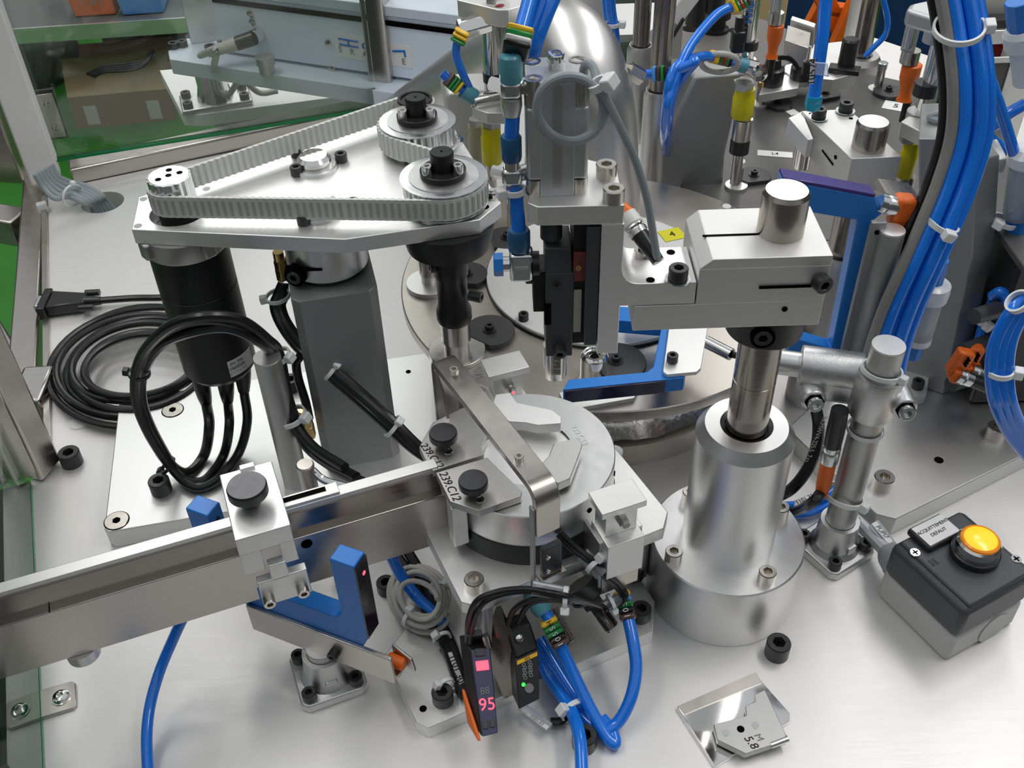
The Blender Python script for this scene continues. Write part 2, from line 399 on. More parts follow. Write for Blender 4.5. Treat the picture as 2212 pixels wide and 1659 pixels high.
bm = NB(); box(bm, (0.5, -2.45, 0.7), (9.0, 0.1, 3.1)); o = finish(bm, 'wall_front', 'hall_grey'); tag(o, 'grey wall behind the photographer', 'wall', kind='structure')

# ------------------------------------------------------------------ machine table
hole_c = A(222, 437, 0)
tb = [A(103, 412, 0), A(900, 244, 0), A(1250, 150, 0), A(1890, 82, 0), A(2040, 132, 0), A(2700, 420, 0), Vector((0.75, 0.235, 0)), Vector((-0.44, 0.235, 0)), A(-260, 1120, 0), A(60, 1046, 0), A(112, 1000, 0)]
t = thing('machine_table', 'brushed aluminium machine table carrying the whole assembly station', 'table', (0, 0.6, -0.03))
bm = NB(); prism(bm, [(p.x, p.y) for p in tb], -0.03, 0.0, [circ_pts(hole_c, 0.024, 28)])
part(t, 'table_top', bm, 'table_alu')
bm = NB(); box(bm, (0.2, 0.80, -0.44), (0.8, 0.85, 0.82)); part(t, 'cabinet', bm, 'box_dark')
# raised sheet edge along the left side
a, b = A(104, 430, 0), A(116, 1000, 0)
d = (b - a).normalized(); bm = NB(); box(bm, (a + b) / 2 + Vector((-0.004, 0, 0.002)), ((b - a).length, 0.006, 0.006), axes(d)); part(t, 'edge_strip', bm, 'stainless', 0.0006)

# ------------------------------------------------------------------ guard frame of stainless tube and glass
def sq_tube(name, p0, p1, w, label, mat='stainless', up=(0, 0, 1), h=None, grp='stainless guard frame tubes'):
    p0, p1 = Vector(p0), Vector(p1); bm = NB()
    box(bm, (p0 + p1) / 2, ((p1 - p0).length, w, h or w), axes(p1 - p0, up))
    return single(name, bm, mat, label, 'frame tube', grp, 0.0025)
p0, p1 = A(66, 372, 0.0), A(66, 868, 0.0)
sq_tube('frame_tube', p0 + Vector((-0.010, 0.05, -0.012)), p1 + Vector((-0.010, 0, -0.012)), 0.026, 'stainless square tube lying along the left table edge')
p0, p1 = A(128, 376, 0.022), A(905, 214, 0.022)
sq_tube('frame_tube', p0 + Vector((0, 0.03, -0.02)), p1 + Vector((0, 0.03, -0.02)), 0.034, 'stainless square rail running along the far left table edge')
lp = A(90, 1022, 0.002)
sq_tube('frame_post', lp + Vector((-0.004, 0.006, 0.0)), lp + Vector((-0.004, 0.006, 0.55)), 0.026, 'stainless post standing at the left edge in front of the coiled cable', up=(0.3, 1, 0))
p0 = A(828, 214, 0.04)
pp = sq_tube('frame_post', (p0.x, p0.y + 0.03, 0.0), (p0.x, p0.y + 0.03, 0.62), 0.030, 'stainless post behind the toothed belt at top centre', up=(0.3, 1, 0))
c0 = A(30, 300, 0.0)
sq_tube('frame_post', A(38, 400, -0.005) + Vector((-0.005, 0.02, 0)), A(38, 400, -0.005) + Vector((-0.005, 0.02, 0.6)), 0.034, 'dark stainless corner post behind the white upright profile', 'stainless', up=(0.2, 1, 0))
sq_tube('frame_tube', A(52, 492, -0.02), A(-160, 455, -0.02), 0.034, 'short stainless cross tube leaving the frame at the left')
sq_tube('frame_tube', A(46, 842, -0.03), A(-120, 560, -0.03), 0.03, 'stainless diagonal tube below the coiled cable at the left')
# white upright profile
q = A(100, 384, 0.012); t = thing('profile_cover', 'white upright plastic profile at the upper left corner post', 'profile', (q.x, q.y, 0.012), 0.35)
bm = NB(); box(bm, (0, 0, 0.29), (0.034, 0.03, 0.58)); finish(bm, 'profile', 'white_paint', t, 0.002)
bm = NB(); box(bm, (0.018, -0.004, 0.30), (0.0025, 0.018, 0.55)); finish(bm, 'side_strip', 'paper', t)
# glass panes
def pane(p0, p1, z0, z1, label, n):
    p0, p1 = Vector((p0.x, p0.y, 0)), Vector((p1.x, p1.y, 0)); d = (p1 - p0)
    t = thing('glass_pane', label, 'glass pane', ((p0.x + p1.x) / 2, (p0.y + p1.y) / 2, z0), math.atan2(d.y, d.x), 'guard panes')
    if n:      # slot where the feed rail passes through
        for a_, b_ in ((z0, 0.070), (0.146, z1)):
            bm = NB(); box(bm, (0, 0, (a_ + b_) / 2 - z0), (d.length, 0.005, b_ - a_)); finish(bm, 'pane', 'glass', t)
    else:
        bm = NB(); box(bm, (0, 0, (z1 - z0) / 2), (d.length, 0.005, z1 - z0)); finish(bm, 'pane', 'glass', t)
    bm = NB(); box(bm, (0, 0, -0.002), (d.length, 0.0056, 0.004)); finish(bm, 'pane_edge', 'glass_edge', t)
    return t
pane(A(118, 345, 0.03), A(815, 232, 0.03), 0.032, 0.60, 'clear guard pane behind the belt drive at the upper left', 0)
pane(A(62, 1050, 0), A(93, 1780, 0), 0.004, 0.45, 'greenish clear guard pane at the lower left table edge', 1)
# pane clamp plate with two screws at the upper left
q = A(110, 250, 0.06); t = thing('pane_clamp', 'small brown steel clamp plate with two screws on the upper left pane', 'clamp', q)
n = Vector((0.25, -1, 0)).normalized(); R = axes((1, 0.25, 0))
bm = NB(); box(bm, q, (0.020, 0.004, 0.056), R); part(t, 'plate', bm, 'stainless', 0.0006)
bm = NB(); box(bm, q + Vector((-0.001, 0.002, 0.001)), (0.024, 0.004, 0.062), R); part(t, 'gasket', bm, 'black_rubber')
for dz in (-0.015, 0.015):
    bm = NB(); lathe(bm, [(0.0036, 0), (0.0034, 0.0012), (0.002, 0.002)], q + n * 0.002 + Vector((0, 0, dz)), n, 16); part(t, 'screw', bm, 'bolt_steel')
# clamp bracket low on the post behind the belt
q = A(845, 172, 0.05); t = thing('pane_clamp', 'stainless clamp plate with dark hole low on the top centre post', 'clamp', q)
bm = NB(); box(bm, q, (0.024, 0.016, 0.05), axes((1, 0.2, 0))); part(t, 'plate', bm, 'stainless', 0.0008)
bm = NB(); lathe(bm, [(0.005, 0), (0.005, 0.001)], q + Vector((0.0015, -0.009, 0.004)), (0.2, -1, 0), 16); part(t, 'hole', bm, 'void')
# chrome tube end bracket at the left
q = A(74, 862, 0.006); t = thing('tube_bracket', 'shiny steel tube end with a dark round hole beside the coiled cable', 'bracket', q)
bm = NB(); box(bm, q + Vector((-0.004, 0.012, -0.002)), (0.028, 0.05, 0.022), axes((1, 0.05, 0))); part(t, 'block', bm, 'steel', 0.003)
bm = NB(); lathe(bm, [(0.0095, 0), (0.0095, 0.006), (0.0065, 0.006), (0.0065, 0.001)], q + Vector((-0.001, -0.0165, 0.004)), (0.15, -1, 0.5), 24); part(t, 'ring', bm, 'chrome')
bm = NB(); lathe(bm, [(0.0062, 0.0), (0.0062, 0.002)], q + Vector((-0.001, -0.0165, 0.004)), (0.15, -1, 0.5), 24); part(t, 'bore', bm, 'void')
# pane bracket at the lower left: bent steel clip with button screw
q = A(135, 1512, 0); t = thing('pane_bracket', 'bent stainless pane bracket with one button screw at the lower left', 'bracket', q, 0.33)
bm = NB(); prism(bm, [(-0.022, -0.011), (0.007, -0.011), (0.0095, -0.0085), (0.0095, 0.0085), (0.007, 0.011), (-0.022, 0.011)], 0.0, 0.0028); finish(bm, 'foot', 'stainless', t, 0.0006)
bm = NB(); hexa(bm, [(-0.024, -0.011, 0.0), (-0.020, -0.011, 0.0), (-0.020, 0.011, 0.0), (-0.024, 0.011, 0.0)], [(-0.036, -0.006, 0.03), (-0.033, -0.006, 0.03), (-0.033, 0.011, 0.03), (-0.036, 0.011, 0.03)]); finish(bm, 'tab', 'stainless', t, 0.0006)
bm = NB(); lathe(bm, [(0.0062, 0.0028), (0.0062, 0.0036), (0.0055, 0.0036), (0.0048, 0.0052), (0.0028, 0.0062), (0.0022, 0.0062), (0.002, 0.0045)], (0, 0, 0), seg=24); finish(bm, 'screw', 'chrome', t)
bm = NB(); box(bm, (-0.026, 0.0, 0.012), (0.008, 0.004, 0.004)); finish(bm, 'pin', 'brass', t)

# ------------------------------------------------------------------ grey cables going down through the table hole
for i in range(6):
    px0 = 92 + 7 * i; py0 = 402 - 4 * i; off = i * 1.0
    bm = NB()
    pts = [A(px0 - 16, py0 - 26, 0.05), A(px0, py0, 0.035), A(118 + 8 * i, 428 - 6.5 * i, 0.022), A(148 + 7 * i, 424 - 4.5 * i, 0.018 + 0.002 * (i % 2)), A(178 + 8 * i, 436 - 3 * i, 0.014), A(200 + 6 * i, 449 - 3 * i, 0.0), hole_c + Vector((-0.012 + 0.006 * i, -0.008 + 0.003 * i, -0.04))]
    tube(bm, pts, 0.0034, 10)
    single('grey_cable', bm, 'grey_cable', 'grey cable of the bundle passing down through the table hole', 'cable', 'grey cables through the table hole')
zip_tie(A(158, 422, 0.018), (0.8, -0.6, -0.1), 0.013, 'white cable tie round the grey cable bundle at the upper left', (0, 0.3, 1), sc=1.0)
bm = NB(); q = A(92, 448, 0.006); box(bm, q, (0.011, 0.008, 0.012), axes((1, 0.5, 0))); single('cable_clip', bm, 'tie_white', 'small white plastic clip at the table edge below the grey cables', 'clip', None, 0.001)

# ================================================================== behind the guard: neighbour machine, rack, cartons
# cardboard carton with raised flap; light and shade of its faces put into colours
c = A(262, 272, FZ); t = thing('carton', 'brown cardboard box with one flap standing up behind the pane', 'box', (c.x, c.y + 0.12, FZ), 0.13)
bm = NB(); W_, D_, Hh = 0.30, 0.22, 0.10
hexa(bm, [(-W_/2, -D_/2, 0), (W_/2, -D_/2, 0), (W_/2, D_/2, 0), (-W_/2, D_/2, 0)], [(-W_/2, -D_/2, Hh), (W_/2, -D_/2, Hh), (W_/2, D_/2, Hh), (-W_/2, D_/2, Hh)]); finish(bm, 'body', 'carton', t)
bm = NB(); hexa(bm, [(-W_/2, -D_/2, Hh + 0.002), (W_/2, -D_/2, Hh + 0.002), (W_/2 + 0.01, -D_/2 + 0.09, Hh + 0.085), (-W_/2 - 0.01, -D_/2 + 0.09, Hh + 0.085)], [(-W_/2, -D_/2, Hh + 0.006), (W_/2, -D_/2, Hh + 0.006), (W_/2 + 0.01, -D_/2 + 0.089, Hh + 0.09), (-W_/2 - 0.01, -D_/2 + 0.089, Hh + 0.09)]); finish(bm, 'flap', 'carton_light', t)
bm = NB(); hexa(bm, [(-W_/2, D_/2, Hh), (W_/2, D_/2, Hh), (W_/2, D_/2 + 0.07, Hh + 0.05), (-W_/2, D_/2 + 0.07, Hh + 0.05)], [(-W_/2, D_/2, Hh + 0.004), (W_/2, D_/2, Hh + 0.004), (W_/2, D_/2 + 0.07, Hh + 0.054), (-W_/2, D_/2 + 0.07, Hh + 0.054)]); finish(bm, 'flap', 'carton_dark', t)
for x in (-0.095, 0.095):
    bm = NB(); box(bm, (x, -D_/2 - 0.0005, 0.04), (0.038, 0.001, 0.062)); finish(bm, 'tape', 'tape_clear', t)
c2 = A(260, 190, FZ); t = thing('carton', 'large dark cardboard box behind the flapped one', 'box', (-1.10, 3.50, FZ), 0.12)
bm = NB(); box(bm, (0, 0, 0.14), (0.46, 0.36, 0.28)); finish(bm, 'body', 'carton_dark', t)
bm = NB(); box(bm, (0.0, -0.181, 0.2), (0.10, 0.001, 0.09)); finish(bm, 'label', 'carton', t)
bm = NB(); lathe(bm, [(0.001, 0.30), (0.05, 0.298), (0.072, 0.28)], (-0.14, -0.02, 0), seg=24); finish(bm, 'lid_disc', 'light_cable', t)
bm = NB()
for i in range(4):
    tube(bm, [A(188 + 5*i, 160 + 2*i, -0.60), A(225, 144 + 4*i, -0.58), A(275, 138 + 5*i, -0.58), A(310, 130 + 4*i, -0.58), A(330, 108 + 3*i, -0.57), A(328, 126, -0.58), A(300, 142, -0.60)], 0.004, 8)
single('black_cable', bm, 'black_rubber', 'black cable looped on top of the carton behind the pane', 'cable')
bm = NB(); q = A(95, 220, FZ)
lathe(bm, [(0.11, 0), (0.13, 0.06), (0.12, 0.13), (0.07, 0.19), (0.02, 0.22)], (q.x - 0.06, q.y + 0.22, FZ), seg=20, rfun=lambda t: 1 + 0.09 * math.sin(5 * t) + 0.05 * math.sin(9 * t + 1)); single('plastic_bag', bm, 'bag_film', 'translucent grey plastic bag on the floor left of the cartons', 'bag', sharp=80)
# rack shelf with bins
y0 = 2.86
def rk(px, py): return AY(px, py, y0)
t = thing('storage_rack', 'grey storage rack with a bright front edge at the upper left', 'rack', (-1.5, y0, FZ), 0.09)
sl, sr = rk(35, 66), rk(385, 24)
mid = (sl + sr) / 2; dx = (sr - sl); L_ = dx.length + 0.3
zsh = mid.z
bm = NB(); box(bm, mid + Vector((-0.05, 0.20, -0.02)), (L_, 0.42, 0.02), axes((1, 0.09, 0))); part(t, 'shelf', bm, 'rack_grey')
bm = NB(); box(bm, mid + Vector((-0.05, -0.012, -0.025)), (L_, 0.008, 0.042), axes((1, 0.09, 0))); part(t, 'shelf_edge', bm, 'alu_white')
for x in (-0.42, 0.30):
    bm = NB(); box(bm, (mid.x + x, mid.y + 0.25 + 0.09 * x, (zsh + 0.6 + FZ) / 2), (0.05, 0.04, zsh + 0.6 - FZ)); part(t, 'upright', bm, 'rack_grey')
def bin_(px, py, w, h, mat, label):
    q = rk(px, py) + Vector((0, 0.06, 0.0)); t = thing('storage_bin', label, 'bin', (q.x, q.y, zsh - 0.008), 0.10, 'storage bins on the rack')
    bm = NB(); hexa(bm, [(-w/2, 0, 0), (w/2, 0, 0), (w/2, 0.16, 0), (-w/2, 0.16, 0)], [(-w*0.55, -0.02, h), (w*0.55, -0.02, h), (w*0.55, 0.17, h), (-w*0.55, 0.17, h)]); finish(bm, 'body', mat, t, 0.004)
    bm = NB(); box(bm, (0, -0.012, h), (w * 1.14, 0.012, 0.012)); finish(bm, 'rim', mat, t, 0.003)
    return t
b1 = bin_(186, 26, 0.115, 0.10, 'orange', 'orange storage bin with a handwritten number on the rack')
text(b1, '1101', 0.035, mw(b1) @ Vector((0.0, -0.0125, 0.045)), (1, 0.1, 0), (0, 0, 1), 'ink_grey')
bin_(288, 12, 0.115, 0.10, 'tag_blue', 'blue storage bin on the rack beside the orange one')

# neighbour conveyor machine: white plate, beam, printed panel
y1 = 1.50
t = thing('neighbour_table', 'white machine plate with a chamfered corner behind the guard pane', 'plate', A(600, 200, -0.06))
pl = [A(345, 152, -0.05), A(393, 246, -0.05), A(432, 248, -0.05), A(760, 205, -0.05), A(1000, 178, -0.05), A(1000, 90, -0.05)]
bm = NB(); prism(bm, [(p.x, p.y) for p in pl], -0.068, -0.05); part(t, 'plate', bm, 'white_paint', 0.001)
t = thing('support_foot', 'shiny steel clamp foot on the white machine plate', 'foot', A(468, 222, -0.05), 0.3)
bm = NB(); prism(bm, [(-0.05, -0.028), (0.05, -0.028), (0.05, 0.028), (-0.05, 0.028)], 0.0, 0.008); finish(bm, 'base', 'alu_cast', t, 0.002)
bm = NB(); lathe(bm, [(0.026, 0.008), (0.022, 0.03), (0.022, 0.10)], seg=24); finish(bm, 'sleeve', 'chrome', t)
for x, y in ((-0.04, -0.018), (0.04, -0.018), (0.04, 0.018), (-0.04, 0.018)):
    bm = NB(); screw_mesh(bm, (x, y, 0.008), (0, 0, 1), 0.007, 0.008); finish(bm, 'screw', 'black_oxide', t)
bm = NB(); screw_mesh(bm, (-0.024, -0.01, 0.07), (-1, -0.2, 0), 0.007, 0.008); finish(bm, 'clamp_screw', 'zinc', t)
# beam plate lying on the foot
zb = 0.055
t = thing('neighbour_beam', 'blue-grey aluminium beam of the neighbouring conveyor above the white plate', 'beam', A(640, 180, zb))
pl = [A(366, 128, zb), A(363, 110, zb), A(405, 82, zb), A(1010, 165, zb), A(990, 222, zb)]
bm = NB(); prism(bm, [(p.x, p.y) for p in pl], zb - 0.02, zb); part(t, 'plate', bm, 'panel_blue_side', 0.001)
for px, py in ((376, 104), (395, 100), (455, 110)):
    screw(t, A(px, py, zb), 0.007, 0.008)
# panel (conveyor side) with print, standing on the beam
pa, pb = A(485, 117, zb), A(1010, 196, zb)
d = (pb - pa); d.z = 0; dn = d.normalized(); nrm = Vector((dn.y, -dn.x, 0))
hgt = zat(pa.x, pa.y, -8) - zb
t = thing('conveyor_fascia', 'pale blue conveyor side panel with a printed white sign behind the pane', 'panel', ((pa + pb) / 2))
bm = NB(); box(bm, (pa + pb) / 2 - nrm * 0.012 + Vector((0, 0, hgt / 2 + 0.004)), (d.length, 0.024, hgt), axes(dn)); part(t, 'panel', bm, 'panel_blue', 0.001)
bm = NB(); box(bm, (pa + pb) / 2 - nrm * 0.04 + Vector((0, 0, hgt + 0.012)), (d.length, 0.09, 0.012), axes(dn)); part(t, 'top_rail', bm, 'panel_blue_side', 0.001)
bm = NB(); box(bm, (pa + pb) / 2 + nrm * 0.0005 + Vector((0, 0, hgt - 0.004)), (d.length, 0.003, 0.006), axes(dn)); part(t, 'groove', bm, 'void')
def onp(px, py):   # point on the panel face
    r_ = ray(px, py); tt = (pa - CAMP).dot(nrm) / r_.dot(nrm); return CAMP + r_ * tt
for px, py in ((546, 48), (710, 93), (718, 150), (541, 30)):
    bm = NB(); lathe(bm, [(0.0048, 0), (0.0046, 0.002), (0.002, 0.003)], onp(px, py), nrm, 16); part(t, 'screw', bm, 'bolt_steel')
s0, s1, s2, s3 = onp(722, 68), onp(886, 100), onp(892, 148), onp(728, 121)
bm = NB(); hexa(bm, [s3, s2, s1, s0], [p + nrm * 0.0008 for p in (s3, s2, s1, s0)]); sg = part(t, 'sign', bm, 'paper')
def stroke(pts, w=0.0035):
    bm = NB(); ribbon(bm, [onp(*p) + nrm * 0.0013 for p in pts], w, 0.0006, dn.cross(Vector((0, 0, 1))) * 0 + nrm.cross(dn) * 1.0 if False else nrm); 
    return bm
def pstroke(pts, w):
    bm = NB(); P = [onp(*p) for p in pts]
    for a_, b_ in zip(P, P[1:]):
        dd = (b_ - a_).normalized(); n2 = nrm.cross(dd) * (w / 2); e = dd * w * 0.35
        hexa(bm, [a_ - e - n2 + nrm * 0.0008, b_ + e - n2 + nrm * 0.0008, b_ + e + n2 + nrm * 0.0008, a_ - e + n2 + nrm * 0.0008], [p + nrm * 0.0014 for p in (a_ - e - n2, b_ + e - n2, b_ + e + n2, a_ - e + n2)])
    return bm
for pts in ([(733, 83), (773, 90)], [(735, 95), (774, 102)], [(753, 87), (754, 98)], [(812, 96), (790, 92), (784, 96), (785, 102), (792, 105), (814, 109)], [(850, 110), (874, 110), (876, 121)]):
    sub(sg, 'print_stroke', pstroke(pts, 0.0026), 'ink_blue', t)
for px, py, ch in ((736, 106, 'S'), (762, 112, 'R'), (789, 117, 'A'), (873, 133, 'E')):
    text(sg, ch, 0.011, onp(px, py), dn, (0, 0, 1), 'ink_grey', lift=0.0014)
# vertical post plate at the left of the panel and the grey cable with plug
t = thing('conveyor_post', 'grey aluminium upright plate left of the conveyor panel', 'post', A(440, 98, zb))
q = A(443, 98, zb); bm = NB(); box(bm, q + Vector((0, 0.02, 0.17)), (0.045, 0.02, 0.34), axes((1, 0.2, 0))); part(t, 'upright', bm, 'alu', 0.001)
q2 = A(472, 96, zb); bm = NB(); box(bm, q2 + Vector((0, 0.03, 0.17)), (0.02, 0.02, 0.34), axes((1, 0.2, 0))); part(t, 'side_strip', bm, 'alu_grey', 0.001)
t = thing('sensor_plug', 'grey cable plug with threaded collar on the conveyor panel', 'plug', onp(560, 76))
pp0, pp1 = onp(556, 76) + nrm * 0.01, onp(480, 88) + nrm * 0.05
bm = NB(); cyl(bm, onp(560, 76), pp0, 0.010, 0.010); part(t, 'collar', bm, 'chrome')
bm = NB(); cyl(bm, pp0, pp0.lerp(pp1, 0.32), 0.0095, 0.009); part(t, 'nut', bm, 'black_plastic')
bm = NB(); cyl(bm, pp0.lerp(pp1, 0.32), pp0.lerp(pp1, 0.85), 0.0088, 0.006); part(t, 'boot', bm, 'light_cable')
bm = NB(); tube(bm, [pp0.lerp(pp1, 0.8), pp1, A(466, 110, 0.13), A(462, 150, 0.05), A(470, 195, -0.02), A(492, 205, -0.03), A(505, 190, -0.02), A(520, 170, 0.0), A(560, 200, -0.03), A(600, 196, -0.03)], 0.0042); part(t, 'cable', bm, 'light_cable')
bm = NB(); q = A(578, 158, zb); lathe(bm, [(0.010, 0), (0.010, 0.012), (0.012, 0.012), (0.012, 0.022)], q, seg=20); single('levelling_foot', bm, 'alu_grey', 'short steel levelling foot under the conveyor panel', 'foot')
# conveyor top items, far behind
bm = NB(); q = onp(800, 20) - nrm * 0.25; box(bm, (q.x, q.y, hgt + zb + 0.02), (0.5, 0.05, 0.09), axes(dn)); single('conveyor_guide', bm, 'alu', 'grey conveyor guide rail far behind the sign panel', 'rail', None, 0.002)
# floor level clutter between plate and rail
bm = NB(); q = A(600, 245, -0.3); box(bm, q, (0.22, 0.15, 0.08), axes((1, 0.1, 0))); single('cable_tray', bm, 'rack_grey', 'dark grey box below the white plate behind the belt', 'box', None, 0.002)
bm = NB(); q = A(535, 262, -0.45); box(bm, q, (0.05, 0.05, 0.12)); single('floor_block', bm, 'carton', 'small brown block on the floor behind the pane', 'block', None, 0.001)

# blue machine cover with orange trestle at the top right
t = thing('machine_cover', 'dark blue machine cover standing far behind at the top right', 'cover', (1.35, 3.05, FZ), -0.05)
bm = NB(); box(bm, (0, 0.05, 0.62), (1.75, 0.1, 1.24)); finish(bm, 'cover', 'hall_blue', t, 0.004)
bm = NB(); box(bm, (0, -0.004, 0.05), (1.75, 0.012, 0.10)); finish(bm, 'plinth', 'box_dark', t, 0.002)
t = thing('orange_trestle', 'orange steel trestle with crossed legs in front of the blue cover', 'trestle', (1.0, 2.2, FZ))
def bar3(name, pxs, Y, w, mat, th=0.03):
    a_, b_ = AY(*pxs[0], Y), AY(*pxs[1], Y); bm = NB(); box(bm, (a_ + b_) / 2, ((b_ - a_).length, th, w), axes(b_ - a_, (0, -1, 0.3) if abs((b_-a_).normalized().z) > .9 else (0, 0, 1))); part(t, name, bm, mat, 0.002)
bar3('leg', [(1735, 92), (1800, -30)], 1.95, 0.034, 'orange'); bar3('leg', [(1835, 100), (1760, -40)], 1.9, 0.034, 'orange')
bar3('leg', [(1810, 100), (1870, -40)], 1.85, 0.034, 'orange'); bar3('cross_bar', [(1790, 18), (1850, 26)], 1.9, 0.02, 'orange')
# cream and yellow crates far behind the centre
for px, Y, w, h, mat, lab in ((1330, 2.3, 0.3, 0.55, 'bag_film', 'pale green machine housing far behind the steel columns'), (1585, 2.1, 0.22, 0.45, 'carton_light', 'yellow ochre carton far behind the pneumatic cylinder')):
    q = AY(px, 40, Y); bm = NB(); box(bm, (q.x, Y + 0.1, q.z - 0.02 - h / 2 + 0.12), (w, 0.2, h)); single('far_housing', bm, mat, lab, 'housing', None, 0.004)
# ================================================================== belt drive station
BPZ = 0.018
# base plate under the pedestal (rotated rectangle)
e = [A(224, 1151, BPZ), A(263, 863, BPZ)]
ux = Vector((math.cos(0.190), math.sin(0.190), 0)); uy = Vector((-ux.y, ux.x, 0))
o0 = Vector((e[0].x, e[0].y, 0)); Lx = (A(935, 742, BPZ) - e[1]).dot(ux); Ly = (e[1] - e[0]).dot(uy)
t = thing('base_plate', 'light aluminium base plate with countersunk screws under the grey pedestal', 'plate', o0, 0.190)
bm = NB(); prism(bm, [(0.004, 0), (Lx, 0), (Lx, Ly), (0.006, Ly), (0, Ly - 0.006), (0, 0.004)], 0.0, BPZ); finish(bm, 'plate', 'alu_white', t, 0.0008)
def csk(parent, p, r, mat='bolt_steel'):
    q = loc_of(parent, p); bm = NB()
    hx = lambda tt: math.cos(PI/6) / math.cos((tt % (PI/3)) - PI/6)
    lathe(bm, [(r * 1.08, 0.0), (r * 1.08, 0.0002)], q, (0, 0, 1), 28); o = finish(bm, 'countersink', 'void', parent)
    bm = NB(); lathe(bm, [(r, 0.0), (r, 0.0005), (r * 0.97, 0.0007)], q, (0, 0, 1), 28); s = finish(bm, 'countersunk_screw', mat, parent)
    bm = NB(); lathe(bm, [(r * 0.36, 0.0006), (r * 0.36, 0.0009)], q, (0, 0, 1), 6); finish(bm, 'hex_socket', 'void', s)
csk(t, A(373, 886, BPZ), 0.0088); csk(t, A(252, 1125, BPZ), 0.0090)
bm = NB(); q = loc_of(t, A(882, 803, BPZ)); lathe(bm, [(0.0023, 0), (0.0023, 0.0003)], q, seg=16); finish(bm, 'hole', 'void', t)
bolt(A(350, 1060, BPZ), 0.0082, 0.0125, 'black socket head bolt on the light base plate beside the motor cables')
bolt(A(157, 1000, 0), 0.0088, 0.013, 'black socket head bolt in the table left of the base plate')
bolt(A(632, 838, BPZ), 0.0075, 0.011, 'black socket head bolt on the base plate behind the grey round post')
bolt(A(940, 915, 0), 0.010, 0.014, 'black socket head bolt half hidden behind the bent steel strap')

# pedestal: grey anodised block, chamfered edges
PT = 0.183
fl, fr = A(641, 647, PT), A(803, 621, PT)
ux2 = (fr - fl); ux2.z = 0; w = ux2.length; ux2.normalize(); uy2 = Vector((-ux2.y, ux2.x, 0)); rz2 = math.atan2(ux2.y, ux2.x)
t = thing('pedestal', 'dark grey anodised pedestal block under the belt drive plate', 'pedestal', ((fl + fr) / 2 + uy2 * 0.03 - Vector((0, 0, PT - BPZ))), rz2)
hw = w / 2 + 0.004; hd = 0.034; ch = 0.006
oct_ = [(-hw + ch, -hd), (hw - ch, -hd), (hw, -hd + ch), (hw, hd - ch), (hw - ch, hd), (-hw + ch, hd), (-hw, hd - ch), (-hw, -hd + ch)]
bm = NB(); prism(bm, oct_, 0.0, PT - BPZ); finish(bm, 'block', 'anodised', t, 0.0006)
bm = NB(); lathe(bm, [(0.0265, 0), (0.0265, 0.004)], (0.0, 0.006, PT - BPZ), seg=40); finish(bm, 'rubber_ring', 'black_rubber', t)
axp = mw(t) @ Vector((0.0, 0.006, 0)); axp.z = 0          # axis of the pedestal
# split clamp collar
t = thing('clamp_collar', 'turned aluminium clamp collar with black screw between pedestal and drive plate', 'collar', (axp.x, axp.y, PT + 0.004))
bm = NB(); lathe(bm, [(0.0285, 0), (0.029, 0.0005), (0.029, 0.0305), (0.0285, 0.031)], seg=56); finish(bm, 'collar', 'alu_turned', t)
bm = NB(); box(bm, (-0.012, -0.0266, 0.0125), (0.026, 0.006, 0.0018)); finish(bm, 'slit', 'void', t)
bm = NB(); lathe(bm, [(0.0075, 0), (0.0075, 0.0085)], (-0.017, -0.0215, 0.0065), (-0.35, -1, 0), 24); finish(bm, 'counterbore', 'void', t)
bm = NB(); screw_mesh(bm, (-0.017, -0.0215, 0.0065), (-0.35, -1, 0), 0.0052, 0.0095); finish(bm, 'screw', 'black_oxide', t)

# drive plate
DZ0, DZ1 = 0.2185, 0.2300; PZ1_ = 0.2580
poly = [A(*p, DZ1) for p in ((284, 496), (299, 426), (700, 296), (836, 250), (972, 262), (1083, 438), (1036, 475), (745, 517))]
t = thing('drive_plate', 'polygonal aluminium plate carrying the toothed belt drive', 'plate', (axp.x, axp.y, DZ0))
sp = A(364, 380, PZ1_)
bm = NB(); prism(bm, [(p.x, p.y) for p in poly], DZ0, DZ1, [circ_pts(sp, 0.0195, 30)]); part(t, 'plate', bm, 'alu_white', 0.0006)
for px, py in ((642, 372), (738, 343), (657, 478), (764, 445)): screw(t, A(px, py + 5, DZ1), 0.0046, 0.0068)
screw(t, A(642, 337, DZ1), 0.0046, 0.0068)
for px, py in ((450, 467), (446, 408), (298, 488), (310, 430)):
    bm = NB(); q = A(px, py, DZ1); lathe(bm, [(0.0028, 0), (0.0028, 0.0002)], q, seg=16); h_ = part(t, 'hole', bm, 'chrome')
for px, py in ((1047, 447), (990, 300)):
    bm = NB(); q = A(px, py, DZ1); lathe(bm, [(0.0032, 0), (0.0032, 0.0002)], q, seg=16); part(t, 'hole', bm, 'void')
def hexnut(t, px, py, z):
    q = A(px, py, z); bm = NB(); lathe(bm, [(0.0062, 0), (0.0062, 0.0008)], q, seg=24); w_ = part(t, 'washer', bm, 'chrome')
    bm = NB(); lathe(bm, [(0.0042, 0.0008), (0.0042, 0.004), (0.0025, 0.004), (0.0025, 0.0055)], q, seg=6); part(t, 'nut', bm, 'chrome', sharp=20)
hexnut(t, 930, 474, DZ1); hexnut(t, 872, 340, DZ1); hexnut(t, 1064, 424, DZ1); hexnut(t, 984, 304, DZ1)
